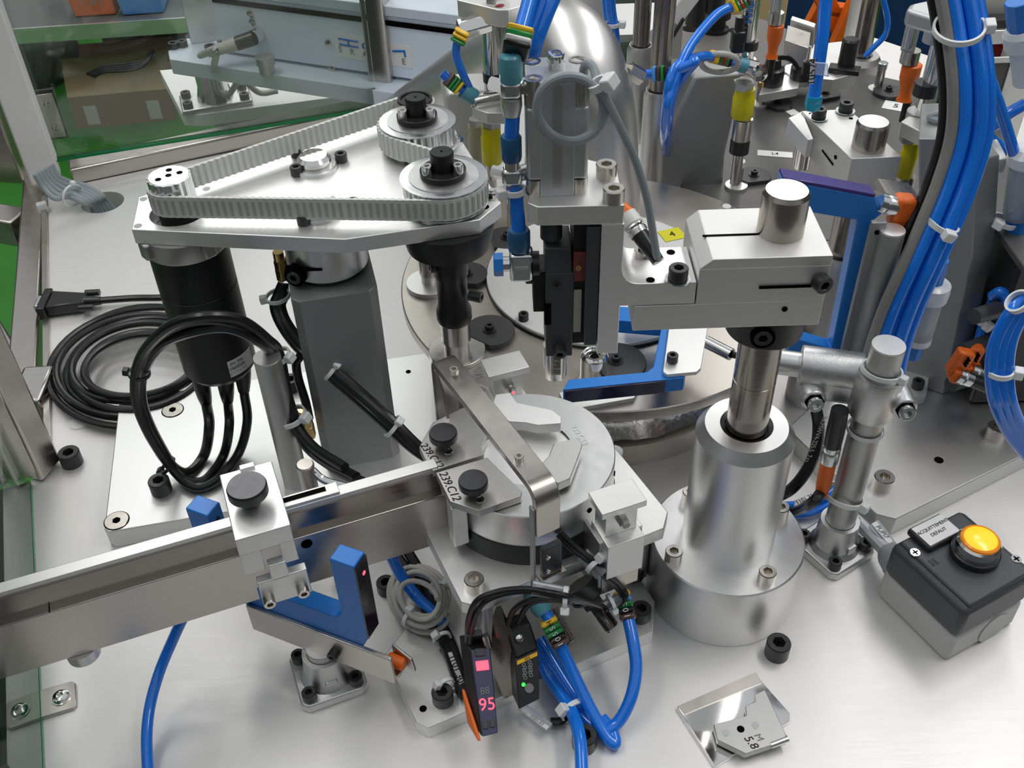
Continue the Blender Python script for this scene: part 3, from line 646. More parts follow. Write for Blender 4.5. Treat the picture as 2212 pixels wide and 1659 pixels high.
# two end caps on the plate (shaft end covers)
for px, py, lab in ((681, 362, 'polished round shaft end cap with black screws at the middle of the drive plate'), (692, 458, 'polished round shaft end cap partly hidden behind the front belt run')):
    q = A(px, py, DZ1); s_ = 0.0165
    t2 = thing('bearing_cover', lab, 'cap', q)
    bm = NB(); lathe(bm, [(s_, 0), (s_, 0.0022), (s_ * 0.95, 0.0032), (s_ * 0.76, 0.0035)], seg=48); finish(bm, 'flange', 'alu_turned', t2)
    bm = NB(); lathe(bm, [(s_ * 0.76, 0.0035), (s_ * 0.76, 0.0078), (s_ * 0.60, 0.0105), (0.0002, 0.0107)], seg=48, cap0=False); finish(bm, 'cap', 'chrome', t2)
# toothed pulleys
PZ0, PZ1 = 0.2345, 0.2515
def tooth(n, dep): return lambda tt: 1 - dep * (0.5 + 0.5 * math.tanh(4 * math.sin(n * tt)))
def pulley(px, py, r, label, hub=True):
    c = A(px, py, PZ1 if hub else PZ1_); t = thing('toothed_pulley', label, 'pulley', (c.x, c.y, DZ1), random.random(), 'toothed belt pulleys')
    h0, h1 = PZ0 - DZ1, (PZ1 if hub else PZ1_) - DZ1
    n = int(2 * PI * r * 0.94 / 0.005); bm = NB()
    lathe(bm, [(r * 0.95, h0), (r * 0.95, h1)], seg=n * 6, rfun=tooth(n, 0.05)); finish(bm, 'toothed_rim', 'zinc', t, sharp=25)
    if hub:
        for nm, za, zb_ in (('lower_flange', h0 - 0.0016, h0), ('upper_flange', h1, h1 + 0.0016)):
            bm = NB(); lathe(bm, [(r * 0.93, za), (r * 1.0, za + 0.0004), (r * 1.0, zb_ - 0.0003), (r * 0.93, zb_)], seg=64); finish(bm, nm, 'zinc', t)
        bm = NB(); lathe(bm, [(r * 0.80, h1 + 0.0010), (r * 0.80, h1 + 0.0022), (r * 0.2, h1 + 0.0022)], seg=56); finish(bm, 'web_face', 'alu_turned', t)
        bm = NB(); lathe(bm, [(r * 0.53, h1 + 0.0022), (r * 0.53, h1 + 0.0062), (r * 0.51, h1 + 0.0066), (r * 0.272, h1 + 0.0066), (r * 0.268, h1 + 0.0190), (r * 0.255, h1 + 0.0197), (0.0008, h1 + 0.0197)], seg=48); hb = finish(bm, 'hub', 'black_anod', t)
        bm = NB(); lathe(bm, [(0.0009, h1 + 0.0196), (0.0009, h1 + 0.0199)], seg=10); finish(bm, 'centre_mark', 'void', hb)
        for k in range(3):
            a_ = 2 * PI * k / 3 - 0.5 - t.rotation_euler[2]
            bm = NB(); screw_mesh(bm, (r * 0.40 * math.cos(a_), r * 0.40 * math.sin(a_), h1 + 0.0066), (0, 0, 1), 0.0036, 0.0062); finish(bm, 'screw', 'chrome', t)
        bm = NB(); lathe(bm, [(r * 0.72, 0.0002), (r * 0.72, h0 - 0.0018), (r * 0.4, h0 - 0.0016)], seg=40); finish(bm, 'bearing_cup', 'black_anod', t)
    else:
        bm = NB(); lathe(bm, [(r * 0.9, h1 - 0.0002), (r * 0.86, h1 + 0.0004), (0.001, h1 + 0.0004)], seg=40); finish(bm, 'face', 'alu_turned', t)
        for x, y in ((0, 0), (-0.006, -0.005), (0.007, 0.003), (-0.001, 0.0075)):
            bm = NB(); lathe(bm, [(0.0021, h1 + 0.0004), (0.0021, h1 + 0.0006)], (x, y, 0), seg=16); finish(bm, 'hole', 'void', t)
        bm = NB(); lathe(bm, [(0.0135, -0.0115), (0.0135, h0)], seg=24); finish(bm, 'shaft', 'black_oxide', t)
    return t, c
pf, cf = pulley(958, 383, 0.0300, 'large toothed pulley with black hub nearest the camera')
pb_, cb = pulley(902, 263, 0.0286, 'large toothed pulley with black hub behind the front one')
psm, cs = pulley(364, 380, 0.0158, 'small toothed motor pulley at the left end of the drive plate', False)
# idler behind (bearing ring visible above the rear hub)
c = A(896, 212, PZ1 + 0.002); t = thing('idler_roller', 'black ringed idler roller behind the rear belt pulley', 'roller', (c.x, c.y, DZ1))
bm = NB(); lathe(bm, [(0.010, 0), (0.010, 0.012), (0.0135, 0.012), (0.0135, 0.0235), (0.0115, 0.0235), (0.0110, 0.022), (0.008, 0.022), (0.0078, 0.0236), (0.002, 0.0236)], seg=40); finish(bm, 'ring', 'black_anod', t)
bm = NB(); lathe(bm, [(0.0137, 0.010), (0.0137, 0.0215)], seg=40, cap0=False, cap1=False); finish(bm, 'rim', 'chrome', t)
# toothed belt round small pulley, front pulley, rear pulley, idler
def tangent_loop(circs):
    """outer belt path around circles (c, r, sign) in counter-clockwise order; sign -1: belt passes on the inside"""
    n = len(circs); segs = []
    for i in range(n):
        (c0, r0, s0), (c1, r1, s1) = circs[i], circs[(i + 1) % n]
        d = Vector((c1.x - c0.x, c1.y - c0.y)); L = d.length; u = d / L; nrm_ = Vector((u.y, -u.x))
        k = (r0 * s0 - r1 * s1) / L; k = max(-1, min(1, k)); m = nrm_ * math.sqrt(1 - k * k) + u * k
        segs.append((Vector((c0.x, c0.y)) + m * (r0 * s0), Vector((c1.x, c1.y)) + m * (r1 * s1)))
    path = []
    for i in range(n):
        path.append(('line', segs[i][0], segs[i][1]))
        c1, r1, s1 = circs[(i + 1) % n]; a = segs[i][1] - Vector((c1.x, c1.y)); b = segs[(i + 1) % n][0] - Vector((c1.x, c1.y))
        t0 = math.atan2(a.y, a.x); t1 = math.atan2(b.y, b.x)
        if s1 > 0:
            while t1 < t0: t1 += 2 * PI
        else:
            while t1 > t0: t1 -= 2 * PI
        path.append(('arc', Vector((c1.x, c1.y)), r1, t0, t1))
    pts = []
    for p in path:
        if p[0] == 'line':
            L = (p[2] - p[1]).length; k = max(1, int(L / 0.0007))
            pts += [p[1].lerp(p[2], i / k) for i in range(k)]
        else:
            L = abs(p[4] - p[3]) * p[2]; k = max(1, int(L / 0.0007))
            pts += [p[1] + Vector((math.cos(p[3] + (p[4] - p[3]) * i / k), math.sin(p[3] + (p[4] - p[3]) * i / k))) * p[2] for i in range(k)]
    return pts
loop = tangent_loop([(cs, 0.0153, 1), (cf, 0.0290, 1), (Vector((cb.x, cb.y, 0)), 0.0290, -1), (Vector((c.x, c.y, 0)), 0.0138, 1)])
# total length and tooth phase
n = len(loop); acc = [0.0]
for i in range(n): acc.append(acc[-1] + (loop[(i+1) % n] - loop[i]).length)
bm = NB(); zlo, zhi = PZ0 + 0.0006, PZ1 - 0.0005; rings = []
nt_ = round(acc[-1] / 0.005)
for i in range(n):
    tg = (loop[(i+1) % n] - loop[i-1]).normalized(); out = Vector((tg.y, -tg.x))
    ph = acc[i] / acc[-1] * nt_ * 2 * PI; inner = 0.0006 + 0.0011 * (0.5 + 0.5 * math.tanh(3 * math.sin(ph))); outer = 0.0011 + 0.0003 * (0.5 + 0.5 * math.tanh(3 * math.sin(ph)))
    pi_ = loop[i] - out * inner; po = loop[i] + out * outer
    rings.append([bm.verts.new((p.x, p.y, z)) for p, z in ((pi_, zlo), (po, zlo), (po, zhi), (pi_, zhi))])
for i in range(n):
    a, b = rings[i], rings[(i+1) % n]
    for k in range(4): bm.faces.new([a[k], a[(k+1) % 4], b[(k+1) % 4], b[k]])
t = thing('toothed_belt', 'white toothed timing belt running round the pulleys', 'belt', (loop[0].x, loop[0].y, zlo))
part(t, 'belt', bm, 'belt_white', sharp=30)
# the tooth gaps seen through the belt: one slim inset per tooth
step = acc[-1] / nt_; j = 0
bm = NB(); box(bm, (0, 0, 0), (0.0021, 0.0008, (zhi - zlo) * 0.72)); tooth0 = finish(bm, 'belt_tooth', 'belt_mark', t)
for k in range(nt_):
    s_ = (k + 0.25) * step
    while acc[j + 1] < s_: j += 1
    p = loop[j]; tg = (loop[(j+1) % n] - loop[j-1]).normalized(); out = Vector((tg.y, -tg.x))
    ob = tooth0
    if k: ob = tooth0.copy(); COL.objects.link(ob); ob.parent = t
    ob.location = Vector((p.x + out.x * 0.00122, p.y + out.y * 0.00122, (zlo + zhi) / 2)) - t.location; ob.rotation_euler = (0, 0, math.atan2(tg.y, tg.x))

# motor hanging under the plate at the left
mt = A(364, 380, PZ1_); top = DZ0
t = thing('drive_motor', 'black cylindrical servo motor hanging below the left end of the drive plate', 'motor', (mt.x, mt.y, 0.075))
q = Vector((mt.x, mt.y, 0))
bm = NB(); lathe(bm, [(0.0290, top - 0.0150), (0.0296, top - 0.0140), (0.0296, top)], (q.x, q.y, 0), seg=44); part(t, 'flange', bm, 'alu_grey')
for a_ in (2.5, 3.9, 5.5, 0.8):
    bm = NB(); box(bm, (q.x + 0.0285 * math.cos(a_), q.y + 0.0285 * math.sin(a_), top - 0.0065), (0.010, 0.010, 0.013), rot_z(a_)); part(t, 'flange_ear', bm, 'alu_grey', 0.002)
bm = NB(); lathe(bm, [(0.028, 0.0935), (0.0282, 0.095), (0.0282, 0.168), (0.0276, 0.1685), (0.0276, 0.1695), (0.0282, 0.170), (0.0282, top - 0.0150)], (q.x, q.y, 0), seg=48); part(t, 'body', bm, 'black_anod')
bm = NB(); lathe(bm, [(0.024, 0.088), (0.028, 0.0935)], (q.x, q.y, 0), seg=48); part(t, 'end_cap', bm, 'black_anod')
bm = NB(); a0 = -1.05
vs = []
for k in range(9):
    a_ = a0 + k * 0.105; vs.append([(q.x + 0.02845 * math.cos(a_), q.y + 0.02845 * math.sin(a_), z_) for z_ in (0.097, 0.1125)])
for k in range(8):
    bm.faces.new([bm.verts.new(v) for v in (vs[k][0], vs[k+1][0], vs[k+1][1], vs[k][1])])
bmesh.ops.remove_doubles(bm, verts=bm.verts, dist=1e-6); lb = part(t, 'rating_label', bm, 'paper')
am = -0.80; nv = Vector((math.cos(am), math.sin(am), 0)); tv = Vector((-nv.y, nv.x, 0))
text(lb, 'SN: 306', 0.0036, q + nv * 0.0288 + Vector((0, 0, 0.1095)), tv, (0, 0, 1), 'ink')
text(lb, 'M602030', 0.0036, q + nv * 0.0288 + Vector((0, 0, 0.105)), tv, (0, 0, 1), 'ink')
text(lb, '24 V  0.1 A  IP54', 0.0022, q + nv * 0.0288 + Vector((0, 0, 0.101)), tv, (0, 0, 1), 'ink_grey')
# three connectors under the motor with cables that loop up and over
plugs = [(428, 802, 446, 895), (484, 796, 492, 890), (522, 770, 527, 868)]
ends = []
for px, py, qx, qy in plugs:
    a_ = AY(px, py, mt.y - 0.004); b_ = AY(qx, qy - 22, mt.y - 0.004)
    tz = thing('motor_plug', {428: 'left', 484: 'middle', 522: 'right'}[px] + ' black cable plug with steel collar under the motor', 'plug', a_, 0, 'plugs under the motor')
    bm = NB(); cyl(bm, a_ + Vector((0, 0, 0.008)), a_.lerp(b_, 0.12), 0.0062); part(tz, 'collar', bm, 'chrome')
    bm = NB(); lathe(bm, [(0.0066, 0), (0.0066, 0.012), (0.0058, 0.022), (0.0046, (b_ - a_).length * 0.85)], a_.lerp(b_, 0.12), b_ - a_, 20); part(tz, 'boot', bm, 'black_rubber')
    ends.append(b_)
def cable(name, pts, r, mat, label, group=None, seg=10):
    bm = NB(); tube(bm, pts, r, seg); return single(name, bm, mat, label, 'cable', group)
Ym = mt.y - 0.03
loops = [
 [ends[0], AS(452, 920, Ym), AS(440, 985, Ym), AS(400, 1022, Ym - 0.01), AS(352, 985, Ym - 0.02), AS(312, 905, Ym - 0.02), AS(296, 830, Ym - 0.02), AS(320, 750, Ym - 0.03), AS(390, 700, Ym - 0.04), AS(470, 690, Ym - 0.04), AS(540, 712, Ym - 0.035), AS(585, 752, Ym - 0.02), AS(608, 800, Ym - 0.02), AS(625, 870, Ym - 0.03), AS(660, 960, Ym - 0.04), AS(730, 1015, Ym - 0.06), AS(790, 1045, Ym - 0.09)],
 [ends[1], AS(495, 920, Ym), AS(482, 985, Ym), AS(440, 1038, Ym - 0.01), AS(392, 1030, Ym - 0.02), AS(345, 960, Ym - 0.02), AS(310, 880, Ym - 0.02), AS(308, 810, Ym - 0.02), AS(345, 748, Ym - 0.03), AS(410, 718, Ym - 0.04), AS(490, 708, Ym - 0.04), AS(555, 735, Ym - 0.035), AS(596, 775, Ym - 0.02), AS(617, 840, Ym - 0.02), AS(640, 920, Ym - 0.03), AS(690, 985, Ym - 0.05), AS(770, 1030, Ym - 0.08)],
 [ends[2], AS(534, 910, Ym + .01), AS(515, 980, Ym), AS(470, 1035, Ym - 0.01), AS(420, 1052, Ym - 0.02), AS(370, 1010, Ym - 0.025), AS(318, 930, Ym - 0.025), AS(292, 850, Ym - 0.025), AS(305, 770, Ym - 0.03), AS(365, 706, Ym - 0.045), AS(440, 684, Ym - 0.05), AS(520, 692, Ym - 0.04), AS(580, 735, Ym - 0.03), AS(604, 768, Ym - 0.02), AS(630, 890, Ym - 0.03), AS(672, 960, Ym - 0.05), AS(745, 1010, Ym - 0.08)]]
for i, L in enumerate(loops):
    cable('motor_cable', L, 0.0038 if i else 0.0042, 'black_rubber', ['black motor cable of the left plug looping up over the base plate', 'black motor cable of the middle plug looping up over the base plate', 'black motor cable of the right plug looping up over the base plate'][i], 'motor cables')
for px, py, hd in ((285, 806, (-1, 0, 0)), (352, 1005, (-1, 0, -0.4))):
    zip_tie(AS(px + (16 if py < 900 else 10), py, Ym - 0.022), (0.2, 0.0, 1) if py < 900 else (0.6, 0, -0.7), 0.0075, 'black cable tie round the motor cables ' + ('at the left of the loop' if py < 900 else 'at the bottom of the loop'), hd, 'black cable ties', 'black_plastic')
zip_tie(AS(600, 772, Ym - 0.02), (0.35, 0, -1), 0.0095, 'white cable tie holding the motor cables to the grey round post', (1, -0.5, 0.2), sc=1.3)
zip_tie(AS(632, 900, Ym - 0.03), (0.35, 0, -1), 0.0105, 'white cable tie on the motor cables beside the brass fitting', (1, -0.5, 0.1), sc=1.4)
# coiled black cable lying on the table with its D-shaped plug
pts = []
for i in range(8):
    for k in range(24):
        u_ = i + k / 24; a_ = 2 * PI * k / 24; w1 = 200 - 11.5 * u_ + 5 * math.sin(u_ * 2.7); h1 = 130 - 8.5 * u_ + 4 * math.cos(u_ * 3.1)
        pts.append(A(300 + 5 * math.sin(u_ * 2.1) + w1 * math.cos(a_), 786 + 4 * math.cos(u_ * 1.7) + h1 * math.sin(a_) - 0.12 * w1 * math.cos(a_), 0.004 + 0.0022 * u_ + 0.005 * abs(math.sin(u_ * 1.9))))
bm = NB(); tube(bm, pts, 0.0033, 10, 2); single('coiled_cable', bm, 'black_rubber', 'long black cable coiled on the table behind the motor', 'cable')
q = A(150, 648, 0.012); t = thing('serial_plug', 'black D-shaped serial plug on the table at the left edge', 'plug', (q.x, q.y, 0.0), 0.05)
bm = NB(); hexa(bm, [(-0.020, -0.014, 0.003), (0.016, -0.009, 0.003), (0.016, 0.010, 0.003), (-0.020, 0.015, 0.003)], [(-0.020, -0.014, 0.015), (0.016, -0.008, 0.014), (0.016, 0.009, 0.014), (-0.020, 0.015, 0.015)]); finish(bm, 'hood', 'black_plastic', t, 0.002)
bm = NB(); box(bm, (-0.024, 0, 0.009), (0.008, 0.036, 0.014)); finish(bm, 'flange', 'black_plastic', t, 0.0015)
bm = NB(); box(bm, (-0.030, 0, 0.009), (0.006, 0.018, 0.009)); finish(bm, 'shell', 'zinc', t, 0.001)
for y in (-0.012, 0.013):
    bm = NB(); lathe(bm, [(0.0034, 0), (0.0034, 0.014)], (0.012, y, 0.010), (1, 0, 0), 14, rfun=lambda tt: 1 + 0.06 * math.sin(14 * tt)); finish(bm, 'thumbscrew', 'black_plastic', t)
bm = NB(); lathe(bm, [(0.006, 0), (0.0042, 0.016)], (0.014, 0, 0.009), (1, 0, 0), 16); finish(bm, 'strain_relief', 'black_rubber', t)
bm = NB(); tube(bm, [(0.024, 0, 0.009), (0.06, 0.002, 0.008), (0.085, 0.0, 0.008), (0.115, -0.002, 0.008)], 0.0036); finish(bm, 'cable', 'black_rubber', t)
bm = NB(); q = A(170, 914, 0.0); lathe(bm, [(0.0085, 0), (0.0085, 0.0006)], q + Vector((0, 0, 0.0002)), seg=24); single('round_sticker', bm, 'paper', 'pale round plug in the table below the coiled cable', 'plug')
# grey round post beside the motor cables
q = A(640, 1040, BPZ); zt = zat(q.x, q.y, 771)
t = thing('round_post', 'plain grey aluminium round post standing beside the motor cables', 'post', (q.x, q.y, BPZ))
bm = NB(); lathe(bm, [(0.0098, 0), (0.0098, zt - BPZ - 0.0008), (0.0090, zt - BPZ)], seg=32); finish(bm, 'rod', 'alu_grey', t)
bm = NB(); lathe(bm, [(0.0097, 0), (0.0097, 0.0003)], (0, 0, zt - BPZ - 0.0001), seg=32); finish(bm, 'end_face', 'alu_white', t)
# black hose bundle running from the pedestal side down to the right
for k in range(3):
    o_ = 6 * (k - 1)
    cable('black_hose', [AS(612, 612, 0.63), AS(606 + o_, 640, 0.625), AS(600 + o_, 662, 0.62), AS(614 + o_, 700, 0.61), AS(650 + o_, 748 - o_ * .4, 0.60), AS(700 + o_, 790 - o_ * .5, 0.585), AS(770 + o_, 850 - o_ * .6, 0.57), AS(840 + o_, 912 - o_ * .6, 0.55), AS(900 + o_ * .5, 968 - o_ * .6, 0.54), AS(960, 1010, 0.54)], 0.0042, 'black_rubber', ['black air hose of the diagonal bundle nearest the pedestal top edge', 'middle black air hose of the diagonal bundle crossing the pedestal', 'black air hose of the diagonal bundle on its far side'][k], 'black air hoses')
for px, py, Y in ((596, 640, 0.62), (680, 755, 0.595), (712, 793, 0.585), (845, 915, 0.55)):
    zip_tie(AS(px + 4, py + (6 if px > 600 else 0), Y), (0.75, -0.2, -0.62) if px > 600 else (0.1, 0, -1), 0.0088, {596: 'white cable tie at the upper end of the black hoses', 680: 'upper white cable tie of the pair on the black hoses', 712: 'lower white cable tie of the pair on the black hoses', 845: 'white cable tie on the black hoses near the pedestal foot'}[px], (-1, -0.2, 0.1) if px < 600 else (0.3, -0.3, 0.9), sc=1.1)
# brass fittings on the pedestal side
def fitting(px, py, Y, sc, label):
    q = AS(px, py, Y); t = thing('brass_fitting', label, 'fitting', q, 0, 'brass hose fittings')
    for nm, r_, za, zb_, sg_ in (('nut', 0.0048, 0.010, 0.017, 6), ('body', 0.0040, 0.017, 0.024, 20), ('nut', 0.0050, 0.0, 0.010, 6)):
        bm = NB(); lathe(bm, [(r_ * sc, za * sc), (r_ * sc, zb_ * sc)], seg=sg_); finish(bm, nm, 'brass', t, 0.0004)
fitting(612, 602, 0.63, 1.0, 'brass hose fitting at the top left of the pedestal')
fitting(668, 942, 0.575, 1.15, 'brass hose fitting low beside the pedestal foot')
cable('black_hose', [AS(648, 770, 0.585), AS(640, 785, 0.585), AS(645, 820, 0.585), AS(660, 868, 0.58), AS(668, 905, 0.575)], 0.0034, 'black_rubber', 'thin black hose running down into the lower brass fitting', 'black air hoses')
# spindle under the front pulley: black flange disc + coupling
t = thing('spindle', 'black spindle with clamp coupling hanging below the front pulley', 'spindle', (cf.x, cf.y, 0.128))
z_ = lambda py: zat(cf.x, cf.y, py)
bm = NB(); lathe(bm, [(0.022, z_(536)), (0.030, z_(536) + 0.004), (0.034, DZ0 - 0.003), (0.034, DZ0)], (cf.x, cf.y, 0), seg=44); part(t, 'flange', bm, 'black_anod')
bm = NB(); lathe(bm, [(0.0125, z_(690)), (0.0135, z_(685)), (0.0135, z_(668)), (0.0115, z_(655)), (0.0115, z_(596)), (0.0128, z_(590)), (0.0128, z_(545)), (0.006, z_(540)), (0.006, DZ0)], (cf.x, cf.y, 0), seg=36); part(t, 'coupling', bm, 'black_anod')
q = Vector((cf.x + 0.013, cf.y - 0.006, z_(628))); screw(t, q, 0.0042, 0.010, d=(1, -0.45, 0))
q = Vector((cf.x - 0.011, cf.y - 0.006, z_(565))); screw(t, q, 0.004, 0.004, d=(-1, -0.4, 0))
t = thing('spindle', 'black spindle flange below the rear pulley', 'spindle', (cb.x, cb.y, 0.19))
bm = NB(); lathe(bm, [(0.012, 0.165), (0.012, 0.205), (0.031, 0.210), (0.031, DZ0)], (cb.x, cb.y, 0), seg=40); part(t, 'flange', bm, 'black_anod')
# ================================================================== rotary dial
DT = 0.090; DC = Vector((0.0805, 0.7270, 0)); DR = 0.173
t = thing('rotary_dial', 'large ground steel rotary dial with welded hub in the middle of the table', 'dial', (DC.x, DC.y, 0))
bm = NB(); lathe(bm, [(DR, DT - 0.010), (DR + 0.0004, DT - 0.009), (DR + 0.0004, DT - 0.0008), (DR - 0.0005, DT)], seg=128); finish(bm, 'ring_plate', 'steel_ground', t)
bm = NB(); lathe(bm, [(0.118, 0.020), (0.118, DT - 0.010)], seg=96); finish(bm, 'hub_drum', 'steel_dark', t)
bm = NB(); lathe(bm, [(0.142, 0.0), (0.142, 0.022), (0.138, 0.024), (0.118, 0.024)], seg=96); finish(bm, 'hub_flange', 'steel_ground', t)
bm = NB()
n = 96
rings = []
for k in range(n):
    a_ = 2 * PI * k / n; j = 0.0012 * math.sin(k * 7.3) + 0.0008 * math.sin(k * 2.9)
    rings.append([bm.verts.new((r_ * math.cos(a_), r_ * math.sin(a_), z_)) for r_, z_ in ((0.117, 0.044 + j), (0.124 + j, 0.041), (0.131, 0.033 + j), (0.137 + j, 0.0235))])
for k in range(n):
    a_, b_ = rings[k], rings[(k+1) % n]
    for m in range(3): bm.faces.new([a_[m], b_[m], b_[m+1], a_[m+1]])
finish(bm, 'weld_bead', 'weld', t, sharp=80)
bm = NB(); lathe(bm, [(0.0995, DT), (0.0995, DT + 0.004), (0.0990, DT + 0.0044)], seg=96); finish(bm, 'cover_plate', 'white_paint', t)
bm = NB(); lathe(bm, [(0.1008, DT + 0.0001), (0.1008, DT + 0.0016)], seg=96); finish(bm, 'seal_ring', 'black_rubber', t)
for px, py in ((1131, 690), (1452, 782)):
    q = A(px, py, DT + 0.0044) if px < 1200 else None
    if q: screw(t, q, 0.0042, 0.0062)
# engraved marks on the dial
text(t, '15', 0.007, A(1035, 812, DT), (0.3, -1, 0), (1, 0.3, 0), 'ink_grey')
# part nests: flat disc segments with a bushing
def nest_disc(px, py, z, rz, label, mat='black_plate', r=0.0185, grp='black clamp discs on the dial'):
    q = A(px, py, z); t = thing('clamp_disc', label, 'clamp disc', q, rz, grp)
    poly = [(r * math.cos(a_), r * math.sin(a_)) for a_ in [(-2.45 + 4.9 * k / 26) for k in range(27)]]
    bm = NB(); prism(bm, poly, 0.0, 0.0045); finish(bm, 'disc', mat, t, 0.0005)
    bm = NB(); lathe(bm, [(0.0056, 0.0045), (0.0056, 0.0055), (0.0034, 0.0055)], seg=24); w_ = finish(bm, 'washer', 'black_oxide', t)
    bm = NB(); screw_mesh(bm, (0, 0, 0.0055), (0, 0, 1), 0.0036, 0.0042); finish(bm, 'screw', 'black_oxide', t)
    return t
def bushing(px, py, z, r, h, label, tip=True, flange=0.0, rz=0, fmat='steel', grp='steel nests on the dial', top='cone'):
    q = A(px, py, z); t = thing('part_nest', label, 'nest', q, rz, grp)
    z0 = 0.0
    if flange:
        poly = [(flange * math.cos(a_), flange * math.sin(a_)) for a_ in [(-2.5 + 5.0 * k / 28) for k in range(29)]]
        bm = NB(); prism(bm, poly, 0.0, 0.004); finish(bm, 'flange', fmat, t, 0.0004); z0 = 0.004
    bm = NB()
    if top == 'cone': prof = [(r * 0.86, z0), (r * 0.86, z0 + h * 0.28), (r, z0 + h * 0.30), (r, z0 + h * 0.86), (r * 0.72, z0 + h), (r * 0.45, z0 + h)]
    elif top == 'ring': prof = [(r, z0), (r, z0 + h * 0.86), (r * 0.86, z0 + h * 0.97), (r * 0.80, z0 + h), (r * 0.70, z0 + h * 0.98), (r * 0.66, z0 + h * 0.9), (r * 0.40, z0 + h * 0.9), (r * 0.36, z0 + h * 0.82)]
    else: prof = [(r, z0), (r, z0 + h * 0.9), (r * 0.8, z0 + h)]
    lathe(bm, prof, seg=36); b = finish(bm, 'bushing', 'steel' if top != 'ring' else 'chrome', t)
    if tip:
        bm = NB(); lathe(bm, [(r * 0.52, z0 + h), (r * 0.50, z0 + h * 1.12), (r * 0.46, z0 + h * 1.13)], seg=24); finish(bm, 'tip', 'tie_white', t)
    else:
        bm = NB(); lathe(bm, [(r * 0.34, z0 + h * 0.80), (r * 0.34, z0 + h * 0.83)], seg=20); finish(bm, 'bore', 'void', t)
    return t
bushing(988, 762, DT, 0.0115, 0.034, 'polished steel nest under the black spindle', flange=0.0225, rz=-1.9)
nest_disc(1058, 722, DT, 0.9, 'black clamp disc right of the nest under the spindle', r=0.0205)
bushing(928, 616, DT, 0.0080, 0.030, 'steel nest at the far left rim of the dial', flange=0.020, rz=2.6, fmat='alu')
nest_disc(1008, 600, DT, 1.4, 'black clamp disc behind the black spindle')
bushing(1108, 476, DT, 0.0055, 0.026, 'thin steel nest behind the blue hose', tip=False, top='flat')
nest_disc(1095, 522, DT, 0.2, 'black clamp disc half hidden behind the blue hose')
nest_disc(1330, 790, DT, 0.6, 'black clamp disc under the front blue fork', r=0.0235)
bushing(1283, 806, DT, 0.0108, 0.020, 'chrome ring nest behind the front blue fork arm', tip=False, top='ring', flange=0.0, rz=0)
q = A(1300, 862, DT); t = thing('clamp_plate', 'thin bright steel clamp plate with clipped corner on the dial rim below the blue fork', 'plate', q, 0.25)
bm = NB(); prism(bm, [(-0.03, -0.008), (0.022, -0.010), (0.027, -0.004), (0.027, 0.012), (-0.03, 0.012)], 0.0, 0.004); finish(bm, 'plate', 'alu', t, 0.0004)
# silver exhaust bend
t = thing('exhaust_pipe', 'large satin silver bent exhaust pipe behind the pneumatic cylinder', 'pipe', (DC.x + 0.012, DC.y + 0.01, DT))
pts = [AY(868, 292, 1.19), AY(935, 240, 1.12), AY(1030, 175, 1.02), AY(1110, 118, 0.93), AY(1185, 84, 0.83), AY(1240, 112, 0.76), AY(1274, 190, 0.735), AY(1292, 270, 0.73), AY(1303, 340, 0.73), Vector((0.0845, 0.735, 0.17)), Vector((0.0845, 0.735, DT + 0.0048))]
bm = NB(); tube(bm, pts, [0.046, 0.043, 0.041, 0.0385, 0.034, 0.0325, 0.031, 0.030, 0.028, 0.026, 0.026], 40, 10); part(t, 'bend', bm, 'pipe_satin', sharp=60)
bm = NB(); lathe(bm, [(0.036, DT + 0.0044), (0.036, DT + 0.008), (0.03, DT + 0.009)], (0.0845, 0.735, 0), seg=40); part(t, 'foot_ring', bm, 'alu_turned')

# ================================================================== round clamping chuck on its raised plate
P2 = 0.085
t = thing('lower_plate', 'thin aluminium plate screwed to the table in front of the chuck', 'plate', A(1150, 1450, 0))
pl = [A(*p, 0.012) for p in ((925, 1573), (898, 1560), (830, 1415), (1000, 1200), (1340, 1180), (1415, 1300), (1411, 1363))]
bm = NB(); prism(bm, [(p.x, p.y) for p in pl], 0.0, 0.012); part(t, 'plate', bm, 'alu', 0.0006)
for px, py, nm in ((914, 1531, 'void'),):
    bm = NB(); lathe(bm, [(0.0024, 0), (0.0024, 0.0003)], A(px, py, 0.012), seg=16); part(t, 'hole', bm, 'void')
bolt(A(957, 1512, 0.012), 0.0070, 0.010, 'black socket head bolt at the front left of the lower plate')
bolt(A(1384, 1332, 0.012), 0.0070, 0.010, 'black socket head bolt at the right end of the lower plate')
bolt(A(836, 1275, 0.0), 0.0070, 0.010, 'black socket head bolt beside the coiled light grey cable')
bolt(A(1370, 1244, 0.012), 0.0068, 0.009, 'black socket head bolt behind the right sensor holder')
bolt(A(1262, 1608, 0.0), 0.0080, 0.012, 'black socket head bolt in the table behind the blue hoses')
bolt(A(1677, 1412, 0.0), 0.0082, 0.0135, 'black socket head bolt in the table in front of the guide column')
t = thing('upper_plate', 'raised aluminium plate carrying the round chuck', 'plate', A(1180, 1250, 0.0))
pl = [A(*p, P2) for p in ((1018, 1306), (996, 1300), (905, 1120), (880, 1010), (1220, 880), (1330, 968), (1443, 1106), (1434, 1141))]
bm = NB(); prism(bm, [(p.x, p.y) for p in pl], P2 - 0.011, P2); part(t, 'plate', bm, 'alu', 0.0006)
q = A(1025, 1268, P2); screw(t, q, 0.0063, 0.0085, 'bolt_steel')
for px, py in ((1040, 1300), (1395, 1140), (1000, 1150), (1330, 1000)):
    q = A(px, py, P2 - 0.011); bm = NB(); lathe(bm, [(0.0065, 0.012), (0.0065, P2 - 0.011)], (q.x, q.y + 0.012, 0), seg=24); part(t, 'pillar', bm, 'alu_turned')
